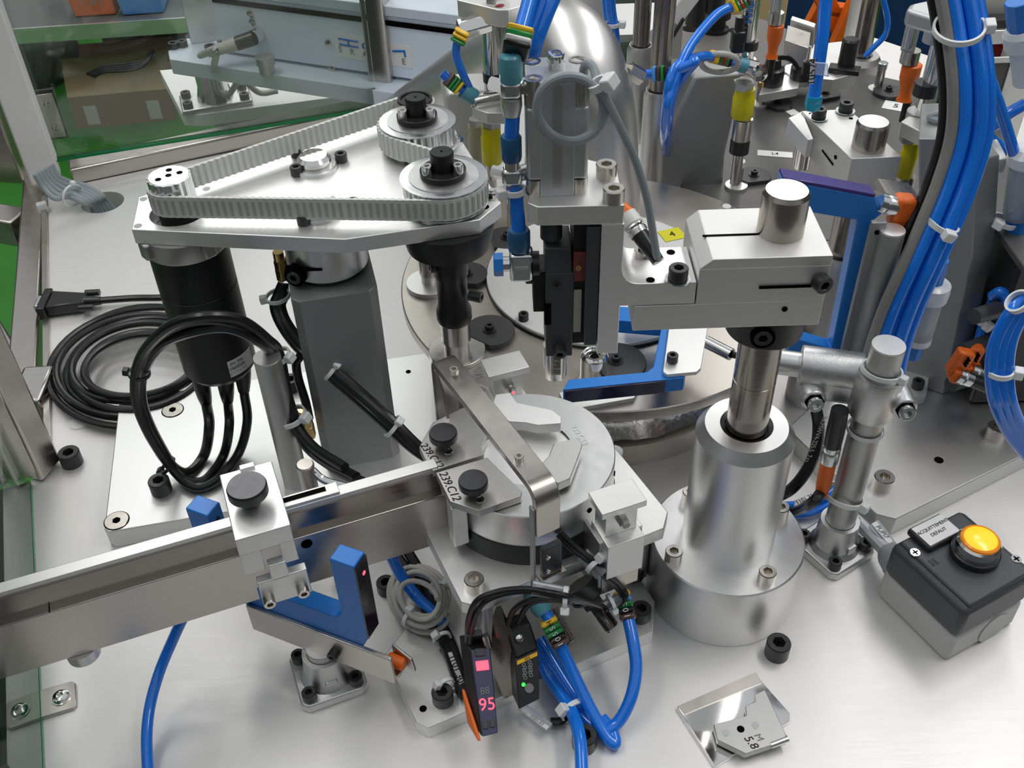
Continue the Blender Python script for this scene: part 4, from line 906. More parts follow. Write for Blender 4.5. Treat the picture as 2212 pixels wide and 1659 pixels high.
# chuck
c = Vector((0.0088, 0.4750, 0)); CT = 0.130
t = thing('round_chuck', 'round aluminium chuck with black base ring on the raised plate', 'chuck', (c.x, c.y, P2), 0.34)
bm = NB(); lathe(bm, [(0.058, 0.0), (0.058, 0.017)], seg=80); finish(bm, 'base_ring', 'black_anod', t)
bm = NB(); lathe(bm, [(0.0572, 0.017), (0.0572, 0.0444), (0.0566, 0.045), (0.030, 0.045), (0.030, 0.035)], seg=96); finish(bm, 'drum', 'alu_turned', t)
bm = NB(); lathe(bm, [(0.0296, 0.040), (0.0296, 0.0435)], seg=64); finish(bm, 'inner_disc', 'alu_white', t)
for a_ in (-1.2, -0.55, -1.9):
    bm = NB(); lathe(bm, [(0.0018, 0), (0.0018, 0.0006)], (0.0572 * math.cos(a_), 0.0572 * math.sin(a_), 0.034), (math.cos(a_), math.sin(a_), 0), 12); finish(bm, 'hole', 'void', t)
text(t, '239.C12', 0.006, A(1252, 940, CT), (0.35, -0.9, 0), (0.9, 0.35, 0), 'white_ink')
# jaws / guide plates on top of the chuck
JZ = CT + 0.006
def flat(name, pix, z0, z1, mat, label, cat, bev=0.0005, texts=(), grp=None):
    P_ = [A(*p, z1) for p in pix]; cc = sum(P_, Vector()) / len(P_)
    t = thing(name, label, cat, (cc.x, cc.y, z0), 0, grp)
    bm = NB(); prism(bm, [(p.x, p.y) for p in P_], z0, z1); part(t, 'plate', bm, mat, bev)
    return t
j1 = flat('guide_jaw', [(905, 965), (935, 912), (1000, 880), (1030, 880), (1052, 940), (1042, 965), (1046, 982), (935, 1017), (918, 992)], CT + 0.0005, JZ, 'steel_jaw', 'guide jaw plate marked 239.C12 behind the slot, partly under the rail end', 'jaw', grp='marked guide jaws')
text(j1, '239.C12', 0.0074, A(932, 984, JZ), A(952, 1010, JZ) - A(915, 962, JZ), A(960, 970, JZ) - A(938, 985, JZ), 'ink', shear=0.15)
j2 = flat('guide_jaw', [(941, 1021), (1052, 988), (1128, 1062), (1126, 1072), (1035, 1104), (972, 1083)], CT + 0.0005, JZ, 'steel_jaw', 'guide jaw plate marked 239.C12 in front of the slot', 'jaw', grp='marked guide jaws')
text(j2, '239.C12', 0.0078, A(971, 1050, JZ), A(985, 1078, JZ) - A(955, 1022, JZ), A(995, 1035, JZ) - A(972, 1050, JZ), 'ink', shear=0.15)
for j, px, py in ((j1, 968, 975), (j2, 1037, 1079)):
    bm = NB(); q = A(px, py, JZ); lathe(bm, [(0.0028, 0.0), (0.0028, 0.0003), (0.0022, 0.0003), (0.0022, 0.0001)], q, seg=18); part(j, 'dowel_hole', bm, 'chrome')
flat('finger_plate', [(1064, 870), (1070, 852), (1102, 848), (1118, 870), (1195, 886), (1213, 900), (1212, 914), (1162, 918), (1135, 912), (1100, 910), (1080, 895)], CT + 0.004, CT + 0.012, 'alu_white', 'bright clamping finger plate on the rear of the chuck', 'finger', grp='clamping fingers')
flat('finger_plate', [(1196, 958), (1247, 945), (1258, 960), (1256, 968), (1232, 1032), (1206, 1044), (1180, 1030), (1160, 1010), (1185, 985)], CT + 0.003, CT + 0.010, 'steel_jaw', 'clamping finger plate on the right of the chuck', 'finger', grp='clamping fingers')
def knob(px, py, z, r, h, label, grp='black knurled knobs'):
    q = A(px, py, z); t = thing('thumb_knob', label, 'knob', q, 0, grp)
    bm = NB(); lathe(bm, [(r * 0.48, 0.0), (r * 0.48, h * 0.45), (r * 0.55, h * 0.5)], seg=28); finish(bm, 'stem', 'black_oxide', t)
    bm = NB(); lathe(bm, [(r * 0.9, h * 0.5), (r, h * 0.58), (r, h * 0.92), (r * 0.95, h)], seg=120, rfun=lambda tt: 1 + 0.012 * math.sin(60 * tt)); finish(bm, 'head', 'black_oxide', t, sharp=25)
    bm = NB(); lathe(bm, [(r * 0.94, h), (r * 0.94, h + 0.0002)], seg=48); finish(bm, 'face', 'knob_face', t)
    return t
knob(960, 962, JZ, 0.0092, 0.012, 'black knurled knob on the rear marked jaw')
knob(1024, 1065, JZ, 0.0092, 0.012, 'black knurled knob on the front marked jaw')
# bent steel strap over the chuck
SZ = 0.172
s0, s1 = A(957, 778, SZ), A(1180, 1058, SZ)
d = (s1 - s0); d.z = 0; L_ = d.length; dn = d.normalized(); sd = Vector((-dn.y, dn.x, 0))
t = thing('steel_strap', 'bent stainless strap bridging over the chuck', 'strap', (s0 + s1) / 2 - Vector((0, 0, SZ - P2)))
w_ = 0.0160; th = 0.0052
path = [s0 - Vector((0, 0, 0.062)) + dn * 0.0, s0 - Vector((0, 0, 0.004)), s0 - Vector((0, 0, 0.001)) + dn * 0.001, s0 + dn * 0.004]
path += [s1 - dn * 0.010]
for k in range(1, 7):
    a_ = k / 6 * PI / 2; path.append(s1 - dn * 0.010 + dn * (0.010 * math.sin(a_)) - Vector((0, 0, 0.010 * (1 - math.cos(a_)))))
path += [s1 - Vector((0, 0, 0.035))]
bm = NB(); ribbon(bm, path, w_, th, sd); part(t, 'strap', bm, 'stainless', 0.0004)
# side cheek at the rear and folded side edge
bm = NB(); hexa(bm, [s0 - Vector((0, 0, 0.058)) - sd * w_ / 2, s0 - Vector((0, 0, 0.058)) + dn * 0.022 - sd * w_ / 2, s0 - Vector((0, 0, 0.015)) + dn * 0.012 - sd * w_ / 2, s0 - Vector((0, 0, 0.002)) - sd * w_ / 2], [p + sd * 0.002 for p in (s0 - Vector((0, 0, 0.058)) - sd * w_ / 2, s0 - Vector((0, 0, 0.058)) + dn * 0.022 - sd * w_ / 2, s0 - Vector((0, 0, 0.015)) + dn * 0.012 - sd * w_ / 2, s0 - Vector((0, 0, 0.002)) - sd * w_ / 2)]); part(t, 'rear_cheek', bm, 'stainless')
q0 = s1 - Vector((0, 0, 0.012)) - sd * (w_ / 2); 
bm = NB(); hexa(bm, [q0 - dn * 0.004, q0 + dn * 0.001, q0 + dn * 0.001 - Vector((0, 0, 0.074)), q0 - dn * 0.004 - Vector((0, 0, 0.074))], [p - sd * 0.0014 for p in (q0 - dn * 0.004, q0 + dn * 0.001, q0 + dn * 0.001 - Vector((0, 0, 0.074)), q0 - dn * 0.004 - Vector((0, 0, 0.074)))]); part(t, 'edge_flange', bm, 'anodised', 0.0003)
for px, py in ((981, 806), (1121, 994)):
    screw(t, A(px, py, SZ + th / 2), 0.0030, 0.0038, 'bolt_steel')
# fibre sensor module at the foot of the strap
q = A(1185, 1195, 0.098); t = thing('sensor_module', 'small black sensor module with two cross screws at the foot of the steel strap', 'sensor', (q.x, q.y, P2))
R = axes(sd, (0, 0, 1)); fr_ = dn
cc = s1 - Vector((0, 0, 0.060)) + dn * 0.002
bm = NB(); box(bm, cc + sd * 0.002, (0.0135, 0.004, 0.026), R); part(t, 'body', bm, 'black_plastic', 0.0004)
bm = NB(); box(bm, cc + sd * 0.002 - Vector((0, 0, 0.0145)), (0.018, 0.007, 0.0018), R); part(t, 'shelf', bm, 'stainless')
for dz in (-0.008, 0.005):
    bm = NB(); lathe(bm, [(0.0017, 0), (0.0016, 0.0008), (0.0006, 0.0012)], cc - sd * 0.0015 + fr_ * 0.002 + Vector((0, 0, dz)), fr_, 14); part(t, 'screw', bm, 'chrome')
# rail spacer under the front jaw
P_ = [A(*p, CT) for p in ((967, 1090), (1003, 1092), (1003, 1080), (967, 1080))]
bm = NB(); q = A(985, 1092, CT); box(bm, q + Vector((0, 0.004, -0.019)), (0.010, 0.010, 0.036), axes((1, 0.4, 0))); single('spacer_block', bm, 'alu', 'small aluminium spacer block under the front marked jaw', 'block', None, 0.0005)
# sensor holders (I-shaped blocks)
def holder(px, py, z, zb, rz, w, dpt, label, led, sc=1.0):
    q = A(px, py, z); t = thing('sensor_holder', label, 'sensor holder', (q.x, q.y, zb), rz, 'I-shaped sensor holders')
    h = z - zb
    bm = NB(); prism(bm, [(-w/2, -dpt/2), (w/2, -dpt/2), (w/2, dpt/2), (-w/2, dpt/2)], h - 0.005, h); finish(bm, 'top_plate', 'alu', t, 0.0004)
    bm = NB(); prism(bm, [(-w*0.36, -dpt*0.34), (w*0.36, -dpt*0.34), (w*0.36, dpt*0.40), (-w*0.36, dpt*0.40)], h - 0.026, h - 0.005); finish(bm, 'web', 'alu', t, 0.0004)
    bm = NB(); prism(bm, [(-w*0.42, -dpt*0.75), (w*0.42, -dpt*0.75), (w*0.42, dpt*0.45), (-w*0.42, dpt*0.45)], 0.0, h - 0.026); finish(bm, 'foot', 'alu', t, 0.0004)
    bm = NB(); lathe(bm, [(0.0038, 0), (0.0038, 0.006)], (0.0, -dpt*0.34, h - 0.013), (0, -1, 0), 6); n_ = finish(bm, 'hex_nut', 'chrome', t, sharp=20)
    bm = NB(); lathe(bm, [(0.0024, 0.006), (0.0024, 0.011 if led else 0.0068)], (0.0, -dpt*0.34, h - 0.013), (0, -1, 0), 16); s_ = finish(bm, 'fibre_tip', 'chrome' if led else 'slide_tan', t)
    if led:
        bm = NB(); lathe(bm, [(0.0011, 0.011), (0.0009, 0.0116)], (0.0, -dpt*0.34, h - 0.013), (0, -1, 0), 12); finish(bm, 'light_spot', 'red_led', s_)
    return t
holder(1090, 785, 0.142, P2, 0.33, 0.030, 0.020, 'I-shaped sensor holder with a glowing red dot behind the chuck', True)
h2 = holder(1334, 1072, 0.142, P2, 0.36, 0.030, 0.020, 'I-shaped sensor holder with a hex nut at the right of the chuck', False)
a_, b_ = A(1303, 1173, 0.112), A(1388, 1141, 0.112); dv = Vector((0, 0, -0.052)); nb = Vector((-(b_ - a_).y, (b_ - a_).x, 0)).normalized()
t = thing('holder_bracket', 'flat steel cover plate in front of the right sensor holder', 'plate', (a_ + b_) / 2 + dv)
bm = NB(); hexa(bm, [a_ + dv, b_ + dv, b_, a_], [p + nb * 0.003 for p in (a_ + dv, b_ + dv, b_, a_)]); part(t, 'plate', bm, 'stainless', 0.0006)
bm = NB(); hexa(bm, [a_ + dv, a_, a_ + nb * 0.022, a_ + nb * 0.022 + dv], [p + (a_ - b_).normalized() * 0.0025 for p in (a_ + dv, a_, a_ + nb * 0.022, a_ + nb * 0.022 + dv)]); part(t, 'side', bm, 'alu_grey', 0.0004)
bm = NB(); hexa(bm, [a_ + Vector((0, 0, 0.0001)), b_ + Vector((0, 0, 0.0001)), b_ + nb * 0.016, a_ + nb * 0.016], [p + Vector((0, 0, 0.0025)) for p in (a_, b_, b_ + nb * 0.016, a_ + nb * 0.016)]); part(t, 'top_flange', bm, 'alu', 0.0004)
# ================================================================== feed rail at the lower left
RZ = 0.137; RB = 0.092
# axis system of the rail: x along the rail, y across (to the rear)
ra, rb = A(0, 1258, RZ), A(938, 989, RZ)
rx = (rb - ra); rx.z = 0; rx.normalize(); ry = Vector((-rx.y, rx.x, 0)); rrz = math.atan2(rx.y, rx.x)
t = thing('feed_rail', 'long steel feed rail with a deep channel at the lower left', 'rail', Vector((rb.x, rb.y, RB)), rrz)
Lr = 0.42
lc = lambda px, py, z: loc_of(t, A(px, py, z))
yb1 = 0.0; yb0 = lc(900, 1021, RZ).y                     # rear bar: between back edge and its front top edge
FT = 0.1150
yf1 = lc(900, 1061, FT).y; yf0 = lc(900, 1087, FT).y; xe = lc(962, 1050, FT).x
q_ = mw(t) @ Vector((lc(900, 1087, FT).x, yf0, 0)); RBf = zat(q_.x, q_.y, 1186) - RB
bm = NB(); box(bm, (-Lr/2, (yb0 + yb1) / 2, (RZ - RB + RBf) / 2), (Lr, yb1 - yb0, RZ - RB - RBf)); finish(bm, 'rear_bar', 'alu', t, 0.0005)
bm = NB(); box(bm, (xe - Lr/2, (yf0 + yf1) / 2, (FT - RB + RBf) / 2), (Lr, yf1 - yf0, FT - RB - RBf)); finish(bm, 'front_bar', 'stainless', t, 0.0006)
bm = NB(); box(bm, (-Lr/2, (yf1 + yb0) / 2, FT - RB - 0.008), (Lr, yb0 - yf1, 0.008)); finish(bm, 'channel_floor', 'black_anod', t)  # black colour stands in for the shadow strip along the channel
bm = NB(); box(bm, (-Lr/2, yb0 - 0.0005, (FT + RZ) / 2 - RB - 0.002), (Lr, 0.0010, RZ - FT - 0.004)); finish(bm, 'channel_liner', 'steel_dark', t)
bm = NB(); box(bm, (lc(640, 1075, RZ).x, (yb0 + yb1) / 2 + 0.001, RZ - RB + 0.0012), (0.052, yb1 - yb0 + 0.001, 0.0024)); fg = finish(bm, 'slotted_guide', 'alu', t, 0.0003)
bm = NB(); box(bm, (lc(640, 1070, RZ).x + 0.002, (yb0 + yb1) / 2 + 0.002, RZ - RB + 0.0026), (0.032, 0.0034, 0.0008)); finish(bm, 'slot', 'void', fg)
bm = NB(); box(bm, (lc(105, 1285, FT).x, (yf0 + yf1) / 2, FT - RB), (0.0006, yf1 - yf0, 0.0008)); finish(bm, 'joint_line', 'void', t)
for px, py in ((660, 1178), (672, 1172)):
    pass
q = lc(663, 1173, FT); bm = NB(); lathe(bm, [(0.0036, 0), (0.0036, 0.0006)], (q.x, yf0 + 0.0001, FT - RB - 0.007), (0, -1, 0), 20); finish(bm, 'hole', 'void', t)
bm = NB(); lathe(bm, [(0.010, 0), (0.010, 0.008), (0.008, 0.009)], (lc(155, 1420, RB).x, (yf0 + yb1) / 2, RBf), (0, 0, -1), 20); finish(bm, 'foot_pad', 'alu_cast', t)
# clamp block over the rail with knob
cA = [A(*p, 0.156) for p in ((470, 1034), (578, 990), (635, 1132), (512, 1166))]
cc = sum(cA, Vector()) / 4
t2 = thing('rail_clamp', 'cream aluminium clamp block bridging over the feed rail', 'clamp', (cc.x, cc.y, RB), rrz)
L2 = [loc_of(t2, p) for p in cA]
cw = (L2[1].x - L2[0].x + L2[2].x - L2[3].x) / 2; y1_ = (L2[0].y + L2[1].y) / 2; y0_ = (L2[2].y + L2[3].y) / 2
zt_ = 0.156 - RB
bm = NB(); box(bm, (0, (y0_ + y1_) / 2, zt_ - 0.007), (cw, y1_ - y0_, 0.014)); finish(bm, 'bridge', 'alu_white', t2, 0.0006)
hq = 0.030
bm = NB(); box(bm, (-cw * 0.31, y0_ - 0.0001 + 0.003, zt_ - 0.014 - 0.008), (cw * 0.38, 0.0062, 0.018)); finish(bm, 'front_lug', 'alu', t2, 0.0004)
bm = NB(); box(bm, (cw * 0.36, y0_ + 0.003, zt_ - 0.014 - 0.008), (cw * 0.28, 0.0062, 0.018)); finish(bm, 'front_lug', 'alu', t2, 0.0004)
bm = NB(); box(bm, (0.004, y0_ - 0.001, 0.016), (cw * 0.92, 0.006, 0.022)); finish(bm, 'hinge_plate', 'alu', t2, 0.0005)
bm = NB(); box(bm, (0.003, y0_ - 0.001, 0.032), (cw * 0.32, 0.006, 0.014)); finish(bm, 'hinge_tongue', 'alu', t2, 0.0005)
for x in (-cw * 0.28, cw * 0.36):
    bm = NB(); screw_mesh(bm, (x + 0.002, y0_ - 0.004, 0.012), (0.0, -1, 0), 0.0037, 0.006); finish(bm, 'screw', 'bolt_steel', t2)
bm = NB(); box(bm, (0.001, y1_ - 0.001, zt_ + 0.0008), (cw * 0.28, 0.004, 0.003)); finish(bm, 'rear_tongue', 'chrome', t2, 0.0004)
knob(543, 1087, 0.156, 0.0118, 0.0155, 'large black knurled knob on the cream rail clamp')
# support post with bent wire behind the rail
q = A(668, 1045, RZ - 0.03); t = thing('wire_post', 'small welded steel post with a bent wire arm behind the feed rail', 'post', (q.x, q.y, BPZ))
zp = zat(q.x, q.y, 1002)
bm = NB(); lathe(bm, [(0.0056, 0.0), (0.0056, zp - BPZ - 0.006), (0.0060, zp - BPZ - 0.001), (0.0052, zp - BPZ)], seg=24); finish(bm, 'post', 'stainless', t)
bm = NB(); tube(bm, [Vector((q.x + 0.004, q.y, zp - 0.006)), Vector((q.x + 0.012, q.y - 0.004, zp - 0.012)), Vector((q.x + 0.03, q.y - 0.010, zp - 0.014))], 0.0026); part(t, 'wire', bm, 'chrome')

# ------------------------------------------------------------------ blue fork light barriers
def fork_arm(bm, a, b, w, th, up): box(bm, (a + b) / 2, ((b - a).length, th, w), axes(b - a, up))
FZt = 0.140
f0, f1 = A(749, 1199, FZt), A(437, 1091, FZt)
fx = (f0 - f1); fx.z = 0; fl_ = fx.length; fx.normalize(); fy = Vector((-fx.y, fx.x, 0))
t = thing('fork_light_barrier', 'blue U-shaped light barrier standing astride the feed rail', 'light barrier', ((f0 + f1) / 2 - Vector((0, 0, 0.075))), math.atan2(fx.y, fx.x), 'blue fork light barriers')
aw, adp = 0.0165, 0.0125      # arm width along fork, depth across
zb_ = -0.004; ztop = 0.075
bm = NB(); prism_pts = [(-fl_/2 - aw/2, ztop), (-fl_/2 + aw/2, ztop), (-fl_/2 + aw/2, zb_ + 0.020), (fl_/2 - aw/2 - 0.005, zb_ + 0.020), (fl_/2 - aw/2, zb_ + 0.026), (fl_/2 - aw/2, ztop), (fl_/2 + aw/2, ztop), (fl_/2 + aw/2, zb_ + 0.010), (fl_/2 + aw/2 - 0.006, zb_ - 0.004), (-fl_/2 - aw/2, zb_ - 0.004)]
lo = [(x, -adp/2, z) for x, z in prism_pts]; 
loops = [[Vector((x, z, 0)) for x, z in prism_pts]]; tris = tessellate_polygon(loops)
va = [bm.verts.new((x, -adp/2, z)) for x, z in prism_pts]; vb = [bm.verts.new((x, adp/2, z)) for x, z in prism_pts]
for tr_ in tris: bm.faces.new([va[i] for i in tr_]); bm.faces.new([vb[i] for i in tr_][::-1])
for i in range(len(prism_pts)): k = (i + 1) % len(prism_pts); bm.faces.new([va[i], va[k], vb[k], vb[i]])
finish(bm, 'fork_body', 'sensor_blue', t, 0.0008)
bm = NB(); box(bm, (fl_/2 + aw/2 + 0.0004, 0, (ztop + zb_ + 0.008) / 2), (0.0010, adp * 0.98, ztop - zb_ - 0.012)); w_ = finish(bm, 'dark_window', 'lens_red', t)
bm = NB(); lathe(bm, [(0.0016, 0), (0.0014, 0.0004)], (fl_/2 + aw/2 + 0.0008, 0.001, ztop - 0.013), (1, 0, 0), 14); finish(bm, 'indicator_light', 'red_led', w_)
bm = NB(); lathe(bm, [(0.0018, 0), (0.0018, 0.0003)], (-fl_/2 + aw/2, 0.001, ztop - 0.010), (1, 0, 0), 14); finish(bm, 'optic_hole', 'lens_dark', t)
# grey angle bar under the fork
t = thing('fork_bracket', 'grey steel angle bar under the blue light barrier with orange plug at its end', 'bracket', (f0 + f1) / 2 - Vector((0, 0, 0.10)), math.atan2(fx.y, fx.x))
bm = NB(); box(bm, (0.022, -adp/2 - 0.0015, 0.008), (fl_ + 0.005, 0.003, 0.026)); finish(bm, 'bar', 'stainless', t, 0.0006)
bm = NB(); box(bm, (0.022, 0.002, -0.006), (fl_ + 0.005, 0.012, 0.003)); finish(bm, 'ledge', 'stainless', t, 0.0006)
bm = NB(); screw_mesh(bm, (0.034, -adp/2 - 0.003, 0.006), (0, -1, 0), 0.0036, 0.005); finish(bm, 'screw', 'black_oxide', t)
bm = NB(); lathe(bm, [(0.0045, 0), (0.0045, 0.012)], (fl_/2 + 0.0155, 0.001, 0.004), (1, 0, 0), 16); finish(bm, 'plug', 'orange', t, 0.001)
bm = NB(); hexa(bm, [(fl_/2 + 0.016, 0.006, -0.004), (fl_/2 + 0.034, 0.002, -0.002), (fl_/2 + 0.034, 0.004, -0.002), (fl_/2 + 0.016, 0.008, -0.004)], [(fl_/2 + 0.016, 0.006, 0.012), (fl_/2 + 0.032, 0.002, 0.010), (fl_/2 + 0.032, 0.004, 0.010), (fl_/2 + 0.016, 0.008, 0.012)]); finish(bm, 'end_guard', 'stainless', t, 0.0006)
# cast flange foot carrying the bar
def cast_foot(px, py, rz, label, h, rod_top=None, sc=1.0, lug=True):
    q = A(px, py, 0); t = thing('flange_foot', label, 'flange foot', q, rz, 'cast flange feet')
    s = 0.0225 * sc; c_ = 0.004
    bm = NB(); prism(bm, [(-s + c_, -s), (s - c_, -s), (s, -s + c_), (s, s - c_), (s - c_, s), (-s + c_, s), (-s, s - c_), (-s, -s + c_)], 0.0, 0.0075 * sc); finish(bm, 'base', 'alu_cast', t, 0.0012)
    bm = NB(); lathe(bm, [(0.0185 * sc, 0.0075 * sc), (0.0155 * sc, 0.012 * sc), (0.0140 * sc, h * 0.9), (0.0138 * sc, h), (0.0108 * sc, h), (0.0108 * sc, h * 0.9)], seg=36); finish(bm, 'sleeve', 'alu_cast', t)
    if lug:
        bm = NB(); box(bm, (0.0145 * sc, 0.006 * sc, h * 0.72), (0.013 * sc, 0.014 * sc, h * 0.42)); finish(bm, 'clamp_lug', 'alu_cast', t, 0.003)
        bm = NB(); screw_mesh(bm, (0.0155 * sc, -0.001 * sc, h * 0.72), (0, -1, 0), 0.0042 * sc, 0.003); finish(bm, 'clamp_screw', 'zinc', t)
    bm = NB(); prism(bm, [(-0.004, -0.0165 * sc), (0.004, -0.0165 * sc), (0.004, -0.0135 * sc), (-0.004, -0.0135 * sc)], 0.012, h * 0.55); finish(bm, 'cast_emblem', 'alu_cast', t, 0.0006)
    for x, y in ((-1, -1), (1, -1), (1, 1), (-1, 1)):
        bm = NB(); screw_mesh(bm, (x * s * 0.70, y * s * 0.70, 0.0075 * sc), (0, 0, 1), 0.0048 * sc, 0.0068 * sc); finish(bm, 'screw', 'black_oxide', t)
    if rod_top:
        bm = NB(); lathe(bm, [(0.0105 * sc, 0.008), (0.0105 * sc, rod_top - 0.0008), (0.0098 * sc, rod_top)], seg=32); finish(bm, 'rod', 'alu_grey', t)
        bm = NB(); lathe(bm, [(0.0103 * sc, 0), (0.0103 * sc, 0.0003)], (0, 0, rod_top - 0.0002), seg=32); finish(bm, 'rod_end', 'alu_white', t)
    return t
cast_foot(711, 1462, 0.36, 'cast aluminium flange foot below the blue light barrier', 0.030, 0.036)

# ------------------------------------------------------------------ fibre amplifiers on a bracket in front of the chuck
def amp(px, py, z, label, rz, kind):
    q = A(px, py, z); t = thing('fibre_amplifier', label, 'sensor amplifier', (q.x, q.y, z), 0, 'fibre sensor amplifiers')
    return t, q
# local frame: long axis runs away-up; build with corner pixels
def slab(t, name, pix, z_front, thick_dir, th, mat, bev=0.0006):
    P_ = [A(px, py, z) for px, py, z in pix]; bm = NB(); hexa(bm, P_, [p + thick_dir * th for p in P_]); return part(t, name, bm, mat, bev)
# amplifier 1 : lit, narrow face toward the camera
t = thing('fibre_amplifier', 'slim black fibre amplifier with red digits lit, leaning in front of the chuck', 'sensor amplifier', A(1040, 1500, 0.012), 0, 'fibre sensor amplifiers')
z_hi, z_lo = 0.052, 0.030
F = [A(1016, 1405, z_hi), A(1060, 1400, z_hi), A(1077, 1583, z_lo), A(1040, 1592, z_lo)]
fx1 = (F[1] - F[0]).normalized(); fd = (F[3] - F[0]).normalized(); fn = fx1.cross(fd); fn = fn if fn.z > 0 else -fn
back = A(990, 1364, z_hi) - A(1016, 1405, z_hi) - Vector((0, 0, 0.004))
side_b = [A(988, 1368, z_hi + 0.003), A(1020, 1362, z_hi + 0.003), A(1052, 1540, z_lo - 0.018), A(1022, 1548, z_lo - 0.018)]
bm = NB(); hexa(bm, [p + back for p in F], F); part(t, 'case', bm, 'black_plastic', 0.0008)
bm = NB(); G_ = [F[0].lerp(F[1], 0.06) , F[0].lerp(F[1], 0.94), F[3].lerp(F[2], 0.94), F[3].lerp(F[2], 0.06)]
hexa(bm, [p + fn * 0.0000 for p in G_], [p + fn * 0.0012 for p in G_]); cov = part(t, 'cover', bm, 'amp_face', 0.0004)
def on_amp(u, v, h=0.0016): return (F[0].lerp(F[3], v)).lerp(F[1].lerp(F[2], v), u) + fn * h
up_ = -(fd)
sub(cov, 'display_bar', box(NB(), on_amp(0.5, 0.20), (0.0080, 0.0060, 0.0006), Matrix((tuple(fx1), tuple(-fd), tuple(fn))).transposed()), 'red_led', t, 0.0008)
text(cov, '95', 0.0105, on_amp(0.52, 0.66, 0.0010), fx1, -fd, 'red_led', lift=0.0006)
text(cov, '88', 0.0060, on_amp(0.48, 0.50, 0.0010), fx1, -fd, 'ink_grey', lift=0.0006)
sub(cov, 'button', box(NB(), on_amp(0.45, 0.04), (0.006, 0.005, 0.0016), Matrix((tuple(fx1), tuple(-fd), tuple(fn))).transposed()), 'box_dark', t, 0.0005)
sub(cov, 'button', box(NB(), on_amp(0.30, 0.88), (0.0032, 0.005, 0.0012), Matrix((tuple(fx1), tuple(-fd), tuple(fn))).transposed()), 'box_dark', t, 0.0004)
sub(cov, 'button', box(NB(), on_amp(0.70, 0.88), (0.0032, 0.005, 0.0012), Matrix((tuple(fx1), tuple(-fd), tuple(fn))).transposed()), 'box_dark', t, 0.0004)
bm = NB(); box(bm, F[0].lerp(F[1], 0.5) - fd * 0.003 + back * 0.5, (0.0105, 0.004, 0.026), Matrix((tuple(fx1), tuple(-fd), tuple(fn))).transposed()); part(t, 'head_block', bm, 'box_dark', 0.0006)
lq = (F[3] + back * 0.9 + fd * 0.001, F[3] + back * 0.05 + fd * 0.003, F[3] + back * 0.1 - fd * 0.004 - fx1 * 0.001, F[3] + back * 0.9 - fd * 0.020 - fx1 * 0.001)
bm = NB(); hexa(bm, lq, [p - fx1 * 0.0022 for p in lq]); part(t, 'orange_latch', bm, 'orange', 0.0006)
amp1_top = F[0].lerp(F[1], 0.35) - fd * 0.004 + back * 0.45
# amplifier 2
t = thing('fibre_amplifier', 'black fibre amplifier with a green light right of the lit one', 'sensor amplifier', A(1130, 1480, 0.012), 0, 'fibre sensor amplifiers')
z_hi, z_lo = 0.050, 0.030
F = [A(1113, 1425, z_hi), A(1163, 1402, z_hi), A(1166, 1510, z_lo), A(1121, 1533, z_lo)]
fx1 = (F[1] - F[0]).normalized(); fd = (F[3] - F[0]).normalized(); fn = fx1.cross(fd); fn = fn if fn.z > 0 else -fn
RR = Matrix((tuple(fx1), tuple(fd.cross(fx1).cross(fx1) if False else -fd), tuple(fn))).transposed(); back = A(1098, 1386, z_hi) - A(1113, 1425, z_hi) - Vector((0, 0, 0.004))
bm = NB(); hexa(bm, [p + back for p in F], F); cs2 = part(t, 'case', bm, 'black_plastic', 0.0006)
def on_amp2(u, v, h=0.0): return (F[0].lerp(F[3], v)).lerp(F[1].lerp(F[2], v), u) + fn * h
ydn = -fd
G_ = [on_amp2(0.06, 0.04), on_amp2(0.94, 0.04), on_amp2(0.94, 0.12), on_amp2(0.06, 0.12)]
sub(cs2, 'yellow_strip', hexa(NB(), G_, [p + fn * 0.0004 for p in G_]), 'tag_yellow', t)
text(cs2, 'E3X', 0.0022, on_amp2(0.5, 0.08, 0.0004), fx1, ydn, 'ink', lift=0.0003)
for r_ in range(3):
    for c__ in range(2): text(cs2, '8', 0.0062, on_amp2(0.36 + 0.26 * c__, 0.22 + 0.10 * r_, 0.0), fx1, ydn, 'ink_grey', lift=0.0003)
sub(cs2, 'green_light', lathe(NB(), [(0.0013, 0), (0.0011, 0.0005)], on_amp2(0.28, 0.56), fn, 12), 'green_led', t)
sub(cs2, 'button', lathe(NB(), [(0.0030, 0), (0.0029, 0.0008)], on_amp2(0.52, 0.68), fn, 20), 'ink_grey', t)
tp = [A(1094, 1362, 0.060), A(1146, 1346, 0.060), F[1] + fn * 0.001, F[0] + fn * 0.001]
bm = NB(); hexa(bm, [p + back * 0.9 for p in tp], tp); hd = part(t, 'fibre_clamp', bm, 'black_anod', 0.0015)
sub(hd, 'clamp_screw', lathe(NB(), [(0.0024, 0), (0.0024, 0.002), (0.0012, 0.0026)], tp[0].lerp(tp[1], 0.55).lerp(tp[3], 0.35) + fn * 0.0005, fn, 16), 'chrome', t)
amp2_top = A(1100, 1362, 0.062)
# steel bracket holding both amplifiers
t = thing('amplifier_bracket', 'dark steel bracket plate between the two fibre amplifiers', 'bracket', A(1090, 1470, 0.012))
bp_ = [A(1063, 1335, 0.066), A(1072, 1310, 0.076), A(1110, 1400, 0.05), A(1130, 1490, 0.013), A(1088, 1510, 0.013), A(1060, 1440, 0.03)]
n_ = (bp_[2] - bp_[0]).cross(bp_[4] - bp_[0]).normalized(); bm = NB(); hexa(bm, bp_, [p + Vector((0.003, 0.001, 0)) for p in bp_]); part(t, 'plate', bm, 'steel_dark', 0.0004)
bm = NB(); cyl(bm, A(1048, 1372, 0.06), A(1054, 1396, 0.052), 0.0024, 0.0030, 16); part(t, 'pin', bm, 'bolt_steel')
